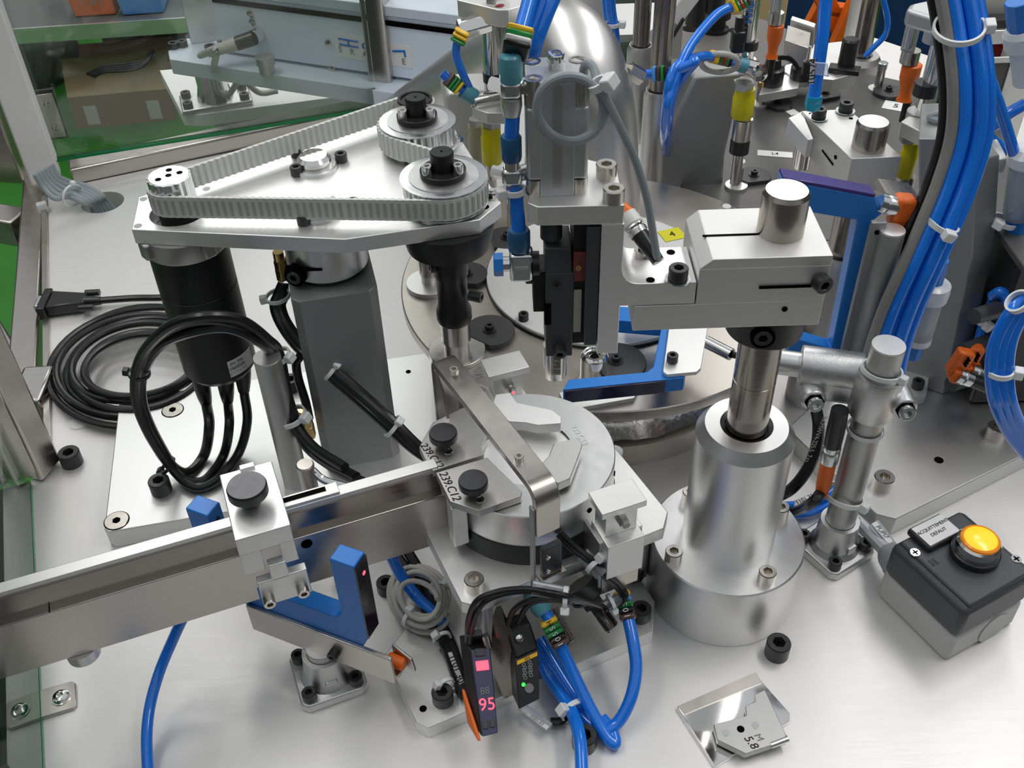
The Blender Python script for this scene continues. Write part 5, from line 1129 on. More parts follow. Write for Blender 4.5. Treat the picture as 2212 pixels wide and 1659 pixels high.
# black sensor fibres
def fib(pts, label, r=0.0019): return cable('sensor_fibre', [A(*p) for p in pts], r, 'black_rubber', label, 'black sensor fibres')
q1 = amp1_top
fib([(1010, 1385, 0.053), (1012, 1340, 0.075), (1030, 1298, 0.093), (1075, 1278, 0.099), (1130, 1272, 0.1), (1180, 1278, 0.1), (1235, 1290, 0.098), (1300, 1310, 0.06), (1312, 1322, 0.056)], 'upper black sensor fibre arching from the lit amplifier to the right')
fib([(1016, 1388, 0.053), (1022, 1345, 0.073), (1042, 1305, 0.090), (1082, 1284, 0.097), (1135, 1277, 0.098), (1182, 1283, 0.098), (1230, 1293, 0.096), (1280, 1306, 0.06)], 'lower black sensor fibre arching from the lit amplifier to the right')
fib([(1098, 1350, 0.065), (1110, 1318, 0.08), (1140, 1298, 0.09), (1180, 1292, 0.094), (1228, 1297, 0.094), (1270, 1300, 0.07)], 'left black sensor fibre rising from the second amplifier')
fib([(1120, 1345, 0.065), (1136, 1312, 0.08), (1160, 1298, 0.088), (1200, 1296, 0.092), (1240, 1300, 0.09)], 'right black sensor fibre rising from the second amplifier')
fib([(1206, 1155, 0.112), (1235, 1185, 0.104), (1275, 1215, 0.098), (1305, 1245, 0.085), (1335, 1272, 0.066), (1344, 1290, 0.06), (1332, 1305, 0.055), (1315, 1308, 0.05)], 'black sensor fibre from the strap module, inner strand')
fib([(1212, 1152, 0.113), (1242, 1180, 0.106), (1284, 1213, 0.099), (1314, 1240, 0.087), (1342, 1268, 0.068), (1352, 1288, 0.062), (1338, 1306, 0.055)], 'black sensor fibre from the strap module, outer strand')
def sleeve(p0, p1, r, label):
    bm = NB(); a_, b_ = A(*p0), A(*p1); d_ = b_ - a_
    lathe(bm, [(r, 0), (r, d_.length), (r * 0.9, d_.length), (r * 0.9, 0)], a_, d_, 20, False, False); return single('marker_sleeve', bm, 'sleeve_clear', label, 'sleeve', 'clear marker sleeves')
sleeve((1150, 1270, 0.098), (1228, 1285, 0.096), 0.0048, 'clear marker sleeve lying along the black fibres above the amplifiers')
sleeve((1258, 1196, 0.100), (1300, 1240, 0.090), 0.0048, 'clear marker sleeve round the fibres of the strap module')
sleeve((1300, 1312, 0.052), (1345, 1292, 0.058), 0.0040, 'short clear sleeve beside the right threaded stud')
zip_tie(A(1282, 1222, 0.095), (0.6, -0.7, -0.3), 0.0052, 'white cable tie round the fibres below the right sensor holder', (0.3, 0.5, 0.9), sc=1.2)
zip_tie(A(1222, 1290, 0.095), (1, -0.15, 0), 0.0062, 'white cable tie hanging on the clear sleeve above the blue hoses', (0, -0.7, -0.7), sc=1.1)
zip_tie(A(1320, 1300, 0.056), (1, 0.4, 0.2), 0.0052, 'clear cable tie at the top of the right blue hose', (0, -0.6, -0.8), mat='tie_white', sc=0.9)
# threaded studs
def stud(p0, p1, r, label):
    a_, b_ = A(*p0), A(*p1); d_ = b_ - a_; L = d_.length; prof = []; k = int(L / 0.0011)
    for i in range(k): prof += [(r, i * L / k), (r * 0.92, (i + 0.5) * L / k)]
    t = thing('threaded_stud', label, 'stud', a_, 0, 'threaded studs'); bm = NB(); lathe(bm, prof + [(r * 0.85, L)], a_, d_, 20); part(t, 'thread', bm, 'steel_dark', sharp=60)
    bm = NB(); box(bm, b_ , (r * 1.7, r * 0.35, r * 0.2), axes(frame(d_)[0], d_)); part(t, 'slot', bm, 'void')
stud((1275, 1290, 0.052), (1322, 1356, 0.034), 0.0052, 'threaded steel stud below the black nut at the right')
stud((1190, 1318, 0.040), (1230, 1390, 0.026), 0.0050, 'threaded steel stud behind the left blue hose')
# black round nut
q = A(1262, 1278, 0.062); t = thing('round_nut', 'black round nut above the right threaded stud', 'nut', q)
dv = A(1322, 1356, 0.034) - A(1275, 1290, 0.052)
bm = NB(); lathe(bm, [(0.0105, -0.006), (0.0115, -0.004), (0.0115, 0.004), (0.0095, 0.006), (0.006, 0.006)], q, dv, 30); part(t, 'nut', bm, 'black_oxide')
bm = NB(); lathe(bm, [(0.0075, 0.006), (0.0075, 0.011), (0.005, 0.011)], q, dv, 6); part(t, 'collar', bm, 'black_oxide')
# blue air hoses with coloured number rings
def hose(pts, r, label, grp='blue air hoses', safe=None):
    bm = NB(); tube(bm, pts, r, 14, 10); return single('blue_hose', bm, 'tube_blue', label, 'hose', grp)
HR = 0.0042
def ring_set(p0, p1, items, r, label, txt=None, up=None):
    """row of coloured marker rings between two points; items list of materials, txt list of characters"""
    a_, b_ = Vector(p0), Vector(p1); d_ = b_ - a_; L = d_.length; n_ = len(items); u = d_.normalized()
    upv = Vector(up) if up is not None else (CAMP - a_); upv = (upv - u * upv.dot(u)).normalized(); sdv = u.cross(upv)
    t = thing('number_rings', label, 'marker rings', (a_ + b_) / 2, 0, 'coloured number rings')
    for i, m in enumerate(items):
        c_ = a_ + d_ * ((i + 0.5) / n_)
        bm = NB(); box(bm, c_ + upv * (r * 0.18), (L / n_ * 0.94, r * 2.25, r * 2.25), Matrix((tuple(u), tuple(sdv), tuple(upv))).transposed()); p_ = part(t, 'ring', bm, m, r * 0.45)
        if txt and txt[i] != ' ':
            text(p_, txt[i], min(r * 1.6, L / n_ * 1.35), c_ + upv * (r * 1.31), -u, sdv, 'white_ink' if m not in ('tag_yellow', 'tag_blue') else 'ink', lift=0.0001)
    return t
# left hose : fitting -> down to the bend -> back up
H1 = [A(1168, 1312, 0.062), A(1190, 1345, 0.055), A(1215, 1405, 0.040), A(1245, 1470, 0.026), A(1280, 1540, 0.014), A(1310, 1590, 0.007), A(1328, 1606, 0.005)]
hose(H1 + [A(1322, 1580, 0.006), A(1300, 1552, 0.007)], HR, 'left blue air hose running down from the teal fitting')
ring_set(A(1182, 1336, 0.057), A(1212, 1392, 0.044), ['tag_yellow', 'tag_green', 'tag_green', 'tag_black', 'tag_brown'], 0.0052, 'number rings reading H 5 5 0 1 on the left blue hose', 'H5501')
H2 = [A(1345, 1290, 0.05), A(1358, 1340, 0.045), A(1370, 1400, 0.038), A(1374, 1450, 0.030), A(1362, 1510, 0.020), A(1335, 1560, 0.010), A(1300, 1578, 0.007), A(1255, 1545, 0.006), A(1215, 1490, 0.010), A(1180, 1440, 0.018), A(1150, 1400, 0.03)]
hose(H2, HR, 'right blue air hose sweeping round in a bow in front of the chuck')
ring_set(A(1342, 1278, 0.053), A(1358, 1340, 0.045), ['tag_yellow', 'tag_blue', 'tag_green', 'tag_black', 'tag_brown'], 0.0050, 'number rings reading 5 0 1 on the right blue hose', 'GC501')
hose([A(1150, 1400, 0.030), A(1185, 1462, 0.016), A(1225, 1520, 0.014), A(1244, 1560, 0.018), A(1254, 1610, 0.020), A(1258, 1700, 0.018)], HR, 'blue air hose leaving the picture at the bottom centre')
hose([A(1165, 1380, 0.022), A(1200, 1440, 0.014), A(1240, 1505, 0.007), A(1270, 1550, 0.005), A(1310, 1575, 0.005)], HR, 'blue air hose crossing under the bundle behind the white tie')
zip_tie(A(1240, 1535, 0.010), (0.45, -0.9, 0), 0.0090, 'white cable tie round the blue hoses at the bottom centre', (-0.7, -0.1, 0.6), sc=1.3)
t = thing('push_fitting', 'teal push-in fitting at the head of the left blue hose', 'fitting', A(1160, 1300, 0.065))
dv = A(1190, 1345, 0.055) - A(1160, 1300, 0.065)
bm = NB(); lathe(bm, [(0.006, -0.008), (0.0065, 0.0), (0.0065, 0.006), (0.0058, 0.008), (0.0044, 0.008)], A(1160, 1300, 0.065), dv, 28); part(t, 'collet', bm, 'collet_teal')
bm = NB(); lathe(bm, [(0.0052, -0.018), (0.0052, -0.008)], A(1160, 1300, 0.065), dv, 6); part(t, 'hex_body', bm, 'zinc')
t = thing('marker_tag', 'clear tag holder with a white number strip under the second amplifier', 'tag', A(1165, 1555, 0.005))
bm = NB(); hexa(bm, [A(1120, 1535, 0.006), A(1140, 1528, 0.006), A(1193, 1568, 0.006), A(1182, 1582, 0.006)], [A(1120, 1535, 0.006) + Vector((0, 0, 0.003)), A(1140, 1528, 0.006) + Vector((0, 0, 0.003)), A(1193, 1568, 0.006) + Vector((0, 0, 0.003)), A(1182, 1582, 0.006) + Vector((0, 0, 0.003))]); part(t, 'holder', bm, 'clear_plastic')
P_ = [A(1136, 1544, 0.0096), A(1142, 1540, 0.0096), A(1186, 1570, 0.0096), A(1181, 1577, 0.0096)]
bm = NB(); hexa(bm, P_, [p + Vector((0, 0, 0.0005)) for p in P_]); pp_ = part(t, 'strip', bm, 'paper')
text(pp_, 'I101.33', 0.0034, (P_[0] + P_[2]) / 2, P_[2] - P_[1], P_[1] - P_[0], 'ink_grey', lift=0.0007)
cable('black_hose', [A(1195, 1350, 0.03), A(1232, 1430, 0.02), A(1248, 1470, 0.012), A(1240, 1515, 0.006), A(1215, 1555, 0.005), A(1190, 1560, 0.005)], 0.0028, 'black_rubber', 'black cable bow between the blue hoses and the tag', 'black air hoses')
# coiled light grey cable
pts = []
for i in range(5):
    for k in range(20):
        u_ = i + k / 20; a_ = 2 * PI * k / 20 + 0.3; w1 = 68 - 6.0 * u_ + 5 * math.sin(u_ * 4.1); h1 = 70 - 6.5 * u_ + 5 * math.cos(u_ * 3.3)
        pts.append(A(906 + 5 * math.sin(u_ * 2.3) + w1 * math.cos(a_), 1288 + 5 * math.cos(u_ * 2.9) + h1 * math.sin(a_) + 0.18 * w1 * math.cos(a_), 0.016 + 0.004 * u_ + 0.006 * math.cos(a_)))
bm = NB(); tube(bm, pts, 0.0019, 10, 3); single('coiled_grey_cable', bm, 'light_cable', 'light grey cable coiled below the rail end', 'cable')
zip_tie(A(884, 1335, 0.022), (0.7, -0.5, 0), 0.0062, 'white cable tie at the bottom of the light grey coil', (0.5, -0.2, 0.6))
zip_tie(A(946, 1270, 0.026), (0.1, -0.8, 0), 0.0060, 'white cable tie at the right of the light grey coil', (0.7, 0.2, 0.5))
hose([A(842, 1195, 0.045), A(862, 1235, 0.03), A(892, 1280, 0.018), A(930, 1318, 0.018), A(960, 1350, 0.02)], HR, 'printed blue air hose passing through the light grey cable coil')
for k, lab in enumerate(('black cable bundle strand lying left under the raised plate', 'black cable bundle strand lying right under the raised plate')):
    cable('black_cable', [A(850 + 30 * k, 1190, 0.02), A(890 + 25 * k, 1250, 0.014), A(925 + 20 * k, 1330, 0.016), A(965 + 12 * k, 1400, 0.017), A(1000 + 8 * k, 1500, 0.018)], 0.0040, 'black_rubber', lab, 'black cables under the raised plate')
t = thing('marker_tag', 'clear tag with printed number beside the lit amplifier', 'tag', A(985, 1440, 0.014))
P_ = [A(968, 1412, 0.036), A(976, 1410, 0.036), A(1004, 1478, 0.020), A(994, 1484, 0.020)]
bm = NB(); hexa(bm, P_, [p + Vector((0, 0, 0.001)) for p in P_]); pp_ = part(t, 'strip', bm, 'paper'); text(pp_, 'I101.30', 0.0062, (P_[0] + P_[2]) / 2, P_[3] - P_[0], P_[1] - P_[0], 'ink', lift=0.0012)
zip_tie(A(965, 1478, 0.02), (0.4, -0.9, 0), 0.005, 'white cable tie lower left of the lit amplifier', (-0.8, -0.2, 0.4))
zip_tie(A(955, 1380, 0.022), (0.4, -0.9, 0), 0.006, 'white cable tie upper left of the lit amplifier', (-0.5, 0.2, 0.6))
# blue hose under the rail at the left
hose([A(395, 1335, 0.06), A(372, 1385, 0.045), A(345, 1450, 0.03), A(325, 1520, 0.02), A(317, 1590, 0.014), A(320, 1680, 0.010)], 0.0036, 'blue air hose hanging below the feed rail at the lower left')

# ------------------------------------------------------------------ control box with lit orange button
c0, c1, c2 = A(1908, 1306, 0), A(2040, 1432, 0), A(2192, 1345, 0)
ex = (c2 - c1); ex.z = 0; wx = ex.length; ex.normalize(); ey = Vector((-ex.y, ex.x, 0)); dy = (c0 - c1).dot(ey); dy = max(dy, 0.05)
t = thing('control_box', 'grey and black control box with a lit orange button at the right', 'control box', c1, math.atan2(ex.y, ex.x))
wx = 0.066; dy = 0.066
hL, hT = 0.026, 0.055
bm = NB(); box(bm, (wx/2, dy/2, hL / 2), (wx, dy, hL)); finish(bm, 'base', 'box_light', t, 0.004)
bm = NB(); box(bm, (wx/2, dy/2, (hL + hT) / 2), (wx + 0.0004, dy + 0.0004, hT - hL)); finish(bm, 'cover', 'box_dark', t, 0.0045)
bm = NB(); box(bm, (wx/2, dy/2, hT), (wx * 0.86, dy * 0.94, 0.004)); finish(bm, 'raised_face', 'box_dark', t, 0.0018)
bm = NB(); lathe(bm, [(0.013, 0), (0.013, 0.0006), (0.0115, 0.0006)], (wx * 0.62, -0.0002, 0.012), (0, -1, 0), 28); finish(bm, 'knockout', 'box_light', t)
bt = (wx * 0.60, dy * 0.47)
bm = NB(); lathe(bm, [(0.0160, 0), (0.0160, 0.005), (0.0150, 0.0056)], (bt[0], bt[1], hT + 0.002), seg=48); finish(bm, 'button_seat', 'black_plastic', t)
bm = NB(); lathe(bm, [(0.0138, 0.0), (0.0142, 0.004), (0.0142, 0.0085), (0.0128, 0.010), (0.0124, 0.0096)], (bt[0], bt[1], hT + 0.007), seg=48); b_ = finish(bm, 'bezel', 'chrome', t)
bm = NB(); lathe(bm, [(0.0124, 0.0088), (0.0124, 0.0112), (0.0112, 0.0120), (0.0110, 0.0116)], (bt[0], bt[1], hT + 0.007), seg=48); finish(bm, 'lens_rim', 'orange_ring', b_)
bm = NB(); lathe(bm, [(0.0112, 0.0112), (0.0100, 0.0120), (0.006, 0.0127), (0.0005, 0.0129)], (bt[0], bt[1], hT + 0.007), seg=48); finish(bm, 'lens', 'orange_lamp', b_)
lp_ = (wx * 0.44, dy * 0.86)
bm = NB(); box(bm, (lp_[0], lp_[1], hT + 0.004), (0.031, 0.021, 0.006)); finish(bm, 'label_holder', 'black_plastic', t, 0.002)
bm = NB(); box(bm, (lp_[0], lp_[1], hT + 0.0074), (0.0275, 0.0175, 0.0008)); lb = finish(bm, 'label_plate', 'paper', t, 0.0002)
for i, s_ in enumerate(('ACQUITTEMENT', 'DEFAUT')):
    text(lb, s_, 0.0037, mw(t) @ Vector((lp_[0], lp_[1] + 0.0026 - 0.0052 * i, hT + 0.0078)), ex, ey, 'ink', lift=0.0002)
for x, y in ((0.10, 0.78), (0.92, 0.22)):
    bm = NB(); lathe(bm, [(0.0034, 0), (0.0033, 0.0008)], (wx * x, dy * y, hT + 0.0019), seg=20); s_ = finish(bm, 'screw', 'chrome', t)
    bm = NB(); box(bm, (wx * x, dy * y, hT + 0.0028), (0.0045, 0.0009, 0.0003)); box(bm, (wx * x, dy * y, hT + 0.0028), (0.0009, 0.0045, 0.0003)); finish(bm, 'cross_slot', 'void', s_)
bm = NB()
for dx_, dy_, a_, b2 in ((0, 0.0022, 0.005, 0.0006), (0, -0.0022, 0.005, 0.0006), (0.0022, 0, 0.0006, 0.005), (-0.0022, 0, 0.0006, 0.005), (0, 0.0010, 0.0026, 0.0004), (0, -0.0010, 0.0026, 0.0004), (0.0011, 0, 0.0004, 0.0024), (-0.0011, 0, 0.0004, 0.0024)):
    box(bm, (wx * 0.17 + dx_, dy * 0.60 + dy_, hT + 0.0021), (a_, b2, 0.0003))
finish(bm, 'moulded_emblem', 'black_plastic', t)
# gland and grey cable to the box
t = thing('cable_gland', 'grey cable gland entering the control box', 'gland', A(1930, 1205, 0.02))
g0 = A(1948, 1222, 0.024); g1 = A(1908, 1185, 0.022); dv = g1 - g0
bm = NB(); lathe(bm, [(0.0125, -0.004), (0.0125, 0.006), (0.0115, 0.008), (0.0095, 0.014), (0.006, 0.018)], g0, dv, 10, rfun=None); part(t, 'gland', bm, 'grey_cable', 0.0008)
bm = NB(); tube(bm, [g0 + dv * 0.7, A(1885, 1160, 0.016), A(1850, 1125, 0.010), A(1810, 1095, 0.008), A(1770, 1075, 0.008)], 0.0052); part(t, 'cable', bm, 'zinc_cable')
t = thing('marker_tag', 'clear tag on the grey cable beside the control box', 'tag', A(1895, 1155, 0.024))
P_ = [A(1882, 1133, 0.0235), A(1892, 1128, 0.0235), A(1928, 1170, 0.0245), A(1920, 1178, 0.0245)]
bm = NB(); hexa(bm, P_, [p + Vector((0, 0, 0.001)) for p in P_]); pp_ = part(t, 'strip', bm, 'paper'); text(pp_, 'PUPI7', 0.0052, (P_[0] + P_[2]) / 2 + Vector((0,0,0.001)), P_[3] - P_[0], P_[1] - P_[0], 'ink_grey', lift=0.0004)
Q_ = [A(1876, 1140, 0.021), A(1896, 1126, 0.021), A(1936, 1178, 0.022), A(1915, 1186, 0.022)]
bm = NB(); hexa(bm, Q_, [p + Vector((0, 0, 0.002)) for p in Q_]); part(t, 'holder', bm, 'clear_plastic')

# ------------------------------------------------------------------ loose polished gauge plate with key-shaped piece
t = thing('gauge_plate', 'loose polished steel plate lying on the table at the lower right', 'plate', A(1580, 1560, 0))
pl = [A(*p, 0.003) for p in ((1462, 1527), (1632, 1452), (1642, 1468), (1706, 1540), (1705, 1558), (1545, 1655))]
bm = NB(); prism(bm, [(p.x, p.y) for p in pl], 0.0, 0.003); part(t, 'plate', bm, 'mirror', 0.0003)
pl = [A(*p, 0.0036) for p in ((1464, 1526), (1632, 1453), (1645, 1474), (1478, 1543))]
bm = NB(); prism(bm, [(p.x, p.y) for p in pl], 0.003, 0.0042); part(t, 'ground_strip', bm, 'stainless', 0.0002)
t = thing('key_gauge', 'stepped grey key-shaped gauge lying on the polished plate', 'gauge', A(1630, 1560, 0.0042))
pl = [A(*p, 0.010) for p in ((1541, 1565), (1613, 1546), (1610, 1525), (1632, 1515), (1630, 1500), (1652, 1489), (1697, 1585), (1700, 1598), (1610, 1628), (1550, 1598))]
bm = NB(); prism(bm, [(p.x, p.y) for p in pl], 0.0045, 0.010); part(t, 'body', bm, 'alu_grey', 0.0004)
bm = NB(); lathe(bm, [(0.0024, 0), (0.0024, 0.0002)], A(1600, 1575, 0.010), seg=18); part(t, 'hole', bm, 'void')
for px, py in ((1568, 1583), (1632, 1567)):
    bm = NB(); lathe(bm, [(0.0024, 0), (0.0024, 0.0003), (0.002, 0.0003)], A(px, py, 0.010), seg=18); part(t, 'dowel', bm, 'chrome')
text(t, '5.8', 0.0075, A(1622, 1603, 0.010), (0.5, -1, 0), (1, 0.4, 0), 'ink', shear=0.2)
text(t, 'M', 0.0065, A(1638, 1592, 0.010), (0.5, -1, 0), (1, 0.4, 0), 'ink_grey', shear=0.2)
bm = NB(); cyl(bm, A(1664, 1610, 0.008), A(1701, 1596, 0.008), 0.0022, 0.0022, 20); part(t, 'pin', bm, 'chrome')
# ================================================================== guide column in front with swivel arm
MC = Vector((0.1457, 0.4613, 0))
t = thing('linear_guide', 'stout turned aluminium guide column with steel shaft at the right front', 'column', MC, 0, 'guide columns')
bm = NB(); lathe(bm, [(0.0522, 0.0), (0.0525, 0.0006), (0.0525, 0.0550), (0.0515, 0.0560), (0.031, 0.0560)], seg=96); finish(bm, 'base', 'alu_turned', t)
bm = NB(); lathe(bm, [(0.0310, 0.0560), (0.0310, 0.1535), (0.0258, 0.1610), (0.0165, 0.1610), (0.0165, 0.150)], seg=80); finish(bm, 'body', 'alu_turned', t)
bm = NB(); lathe(bm, [(0.0165, 0.1500), (0.0165, 0.1606), (0.0135, 0.1596), (0.0130, 0.158)], seg=48); finish(bm, 'wiper_ring', 'black_rubber', t)
bm = NB(); lathe(bm, [(0.0128, 0.15), (0.0128, 0.1990), (0.0126, 0.1991), (0.0126, 0.1999), (0.0128, 0.2), (0.0128, 0.240)], seg=48); finish(bm, 'shaft', 'steel_dark', t)
for px, py in ((1454, 1208), (1655, 1252), (1684, 1112), (1490, 1080)):
    q = A(px, py, 0.056); screw(t, q, 0.0058, 0.0090, 'bolt_steel')
t = thing('stop_collar', 'black split stop collar on the shaft under the swivel block', 'collar', (MC.x, MC.y, 0.2375))
bm = NB(); lathe(bm, [(0.0216, 0.0), (0.0222, 0.001), (0.0222, 0.0175), (0.0216, 0.0185)], seg=56); finish(bm, 'collar', 'black_oxide', t)
bm = NB(); lathe(bm, [(0.0068, 0.0), (0.0068, 0.004)], (-0.006, -0.0190, 0.010), (-0.1, -1, 0), 24); finish(bm, 'counterbore', 'void', t)
bm = NB(); screw_mesh(bm, (-0.006, -0.0190, 0.010), (-0.1, -1, 0), 0.0050, 0.0044); finish(bm, 'screw', 'black_oxide', t)
# swivel block
t = thing('swivel_block', 'grey anodised swivel block clamped on the steel shaft', 'block', (MC.x, MC.y, 0.257))
x0, x1, xl = 0.0995, 0.1680, 0.0665; y0, y1 = 0.4370, 0.4860; zb, zl, zt = 0.2570, 0.2735, 0.3020
bm = NB(); prism(bm, [(xl, y0), (x1, y0), (x1, y1), (xl, y1)], zb, zl); part(t, 'lower_body', bm, 'anod_light', 0.0005)
bm = NB(); hexa(bm, [(x0, y0, zl), (x1, y0, zl), (x1, y1, zl), (x0, y1, zl)], [(x0, y0, zt - 0.006), (x1, y0, zt - 0.006), (x1, y1, zt - 0.006), (x0, y1, zt - 0.006)]); part(t, 'upper_body', bm, 'anod_light', 0.0004)
bm = NB(); hexa(bm, [(x0, y0, zt - 0.006), (x1, y0, zt - 0.006), (x1, y1, zt - 0.006), (x0, y1, zt - 0.006)], [(x0 + 0.0065, y0, zt), (x1, y0, zt), (x1, y1, zt), (x0 + 0.0065, y1, zt)]); part(t, 'top_chamfer', bm, 'anod_light', 0.0004)
bm = NB(); box(bm, (0.150, y0 - 0.0002, 0.2835), (0.036, 0.001, 0.0016)); part(t, 'clamp_slit', bm, 'void')
bm = NB(); box(bm, (0.122, MC.y - 0.002, zt + 0.0001), (0.036, 0.0014, 0.0006)); part(t, 'top_slit', bm, 'void')
bm = NB(); lathe(bm, [(0.0016, 0), (0.0016, 0.0004)], (0.1478, y0, 0.2685), (0, -1, 0), 14); part(t, 'hole', bm, 'void')
screw(t, (0.1630, y0 - 0.0002, 0.2868), 0.0050, 0.0060, d=(0.35, -1, 0))
t = thing('shaft_end', 'bright steel shaft end standing out of the swivel block', 'shaft', (MC.x, MC.y, zt))
bm = NB(); lathe(bm, [(0.0124, 0), (0.0124, 0.0232), (0.0110, 0.0254)], seg=56); finish(bm, 'shaft', 'steel_shaft', t)
bm = NB(); lathe(bm, [(0.0109, 0.0252), (0.0109, 0.0255)], seg=56); finish(bm, 'end_face', 'alu_turned', t)
# L bracket
BY = 0.4372
def fy_poly(pix, Y): return [AY(px, py, Y) for px, py in pix]
t = thing('angle_bracket', 'aluminium angle bracket bolted on the swivel block lip', 'bracket', (0.07, 0.455, 0.24))
x_web0, x_web1 = AY(1297, 560, BY).x, AY(1345, 560, BY).x
zsh0, zsh1 = 0.2740, 0.2880; ztp = 0.3250
fil = [(x_web1 + 0.009 * (1 - math.cos(a_)), zsh1 + 0.009 * (1 - math.sin(a_))) for a_ in [0, .4, .8, 1.2, PI/2]]
prof = [(x_web0, 0.2415), (x_web1, 0.2415), (x_web1, zsh0), (x0 - 0.0008, zsh0), (x0 - 0.0008, zsh1)] + fil[::-1] + [(x_web1, ztp), (x_web0, ztp)]
yA, yB = BY, BY + 0.034
bm = NB(); tr = tessellate_polygon([[Vector((x, z, 0)) for x, z in prof]])
va = [bm.verts.new((x, yA, z)) for x, z in prof]; vb = [bm.verts.new((x, yB, z)) for x, z in prof]
for q in tr: bm.faces.new([va[i] for i in q]); bm.faces.new([vb[i] for i in q][::-1])
for i in range(len(prof)): k = (i + 1) % len(prof); bm.faces.new([va[i], va[k], vb[k], vb[i]])
part(t, 'angle', bm, 'alu_white', 0.0004)
for px, py in ((1449, 545), (1405, 605)):
    bm = NB(); lathe(bm, [(0.0023, 0), (0.0023, 0.0003)], A(px, py, zsh1), seg=18); part(t, 'hole', bm, 'void')
screw(t, A(1464, 604, zsh1 + 0.001), 0.0052, 0.0078, washer=0.0068)
screw(t, A(1385, 552, zsh1), 0.004, 0.004, 'bolt_steel')
# top plate
TPZ = 0.3362
t = thing('head_plate', 'aluminium head plate under the square pneumatic cylinder', 'plate', (0.035, 0.46, ztp))
pl = [A(*p, TPZ) for p in ((1161, 447), (1349, 443), (1332, 360), (1255, 340), (1150, 360), (1139, 438))]
bm = NB(); prism(bm, [(p.x, p.y) for p in pl], ztp + 0.0002, TPZ); part(t, 'plate', bm, 'alu', 0.0005)
for px, py in ((1309, 380), (1325, 433)):
    screw(t, A(px, py, TPZ), 0.0055, 0.0072, 'bolt_steel')
# square pneumatic cylinder
t = thing('square_cylinder', 'compact square pneumatic cylinder standing on the head plate', 'pneumatic cylinder', (0.0258, 0.462, TPZ))
bx0, bx1 = -0.0148, 0.0148; by0, by1 = -0.0145, 0.0145; hc = 0.0600
def ccol(x, y):
    bm = NB(); lathe(bm, [(0.0062, 0.006), (0.0062, hc - 0.010)], (x, y, 0), seg=24); return bm
bm = NB(); prism(bm, [(-0.0085, by0), (0.0085, by0), (0.0085, by0 + 0.004), (bx1, -0.0080), (bx1, 0.0080), (0.0085, by1), (-0.0085, by1), (bx0, 0.0080), (bx0, -0.0080), (-0.0085, by0 + 0.004)], 0.0, hc); finish(bm, 'body', 'cyl_grey', t, 0.0005)
for i, (sx, sy) in enumerate(((-1, -1), (1, -1), (1, 1), (-1, 1))):
    x, y = sx * 0.0110, sy * 0.0098
    bm = NB(); box(bm, (x - sx * 0.0002, y - sy * 0.0003, (0.0085 + hc - 0.0125) / 2), (0.0086, 0.0096, hc - 0.0125 - 0.0085)); finish(bm, 'corner_rib', 'cyl_grey', t, 0.0018)
    for nm, za, zb_ in (('lower_screw', 0.0, 0.0085), ('upper_screw', hc - 0.0125, hc + 0.0005)):
        bm = NB()
        if za > 0: screw_mesh(bm, (x, y, za), (0, 0, 1), 0.0047, zb_ - za, hexf=0.62, depthf=0.35)
        else: cyl(bm, (x, y, za), (x, y, zb_), 0.0046)
        finish(bm, nm, 'bolt_steel', t)
bm = NB(); screw_mesh(bm, (0.0, 0.002, hc), (0, 0, 1), 0.0042, 0.0072); finish(bm, 'centre_screw', 'chrome', t)
bm = NB(); box(bm, (0.0, by0 - 0.0001, hc / 2 + 0.002), (0.0042, 0.0006, hc - 0.006)); finish(bm, 'sensor_groove', 'alu_grey', t)
for z_ in (0.010, hc - 0.016):
    bm = NB(); box(bm, (0, 0, z_), (bx1 * 2.004, by1 * 2.004 - 0.010, 0.0005)); finish(bm, 'joint_line', 'grip_grey', t)
# linear slide (black with red) beside the web, gripper in front
t = thing('linear_slide', 'black and red linear slide on the inner side of the angle bracket', 'slide', (0.045, 0.455, 0.245))
xs0, xs1 = AY(1236, 600, 0.45).x, x_web0 - 0.0003
bm = NB(); box(bm, ((xs0 + xs1) / 2, 0.459, 0.284), (xs1 - xs0, 0.030, 0.080)); part(t, 'carriage', bm, 'black_anod', 0.0006)
bm = NB(); box(bm, (xs1 - 0.0035, 0.443, 0.285), (0.007, 0.010, 0.076)); part(t, 'guide', bm, 'grip_grey', 0.0006)
bm = NB(); box(bm, (xs0 + 0.0035, 0.4435, 0.296), (0.0070, 0.002, 0.018)); part(t, 'red_cap', bm, 'slide_red', 0.0004)
bm = NB(); box(bm, (xs0 + 0.0025, 0.4435, 0.267), (0.0045, 0.002, 0.028)); part(t, 'cream_strip', bm, 'slide_tan', 0.0003)
bm = NB(); lathe(bm, [(0.0016, 0), (0.0016, 0.0015), (0.0007, 0.0015)], (xs0 + 0.0025, 0.4425, 0.296), (0, -1, 0.4), 16); part(t, 'brass_ring', bm, 'brass')
GY = 0.4420
gx0, gx1 = AY(1170, 600, GY).x, AY(1241, 600, GY).x; gc = (gx0 + gx1) / 2
t = thing('gripper', 'black gripper body hanging below the head plate', 'gripper', (gc, GY + 0.014, 0.238))
z_ = lambda py: AY(1200, py, GY).z
bm = NB(); lathe(bm, [(0.0058, z_(538)), (0.0058, z_(495)), (0.0050, z_(490)), (0.0035, z_(488)), (0.0035, 0.3262)], (gc - 0.003, GY + 0.012, 0), seg=28); part(t, 'piston_rod', bm, 'grip_grey')
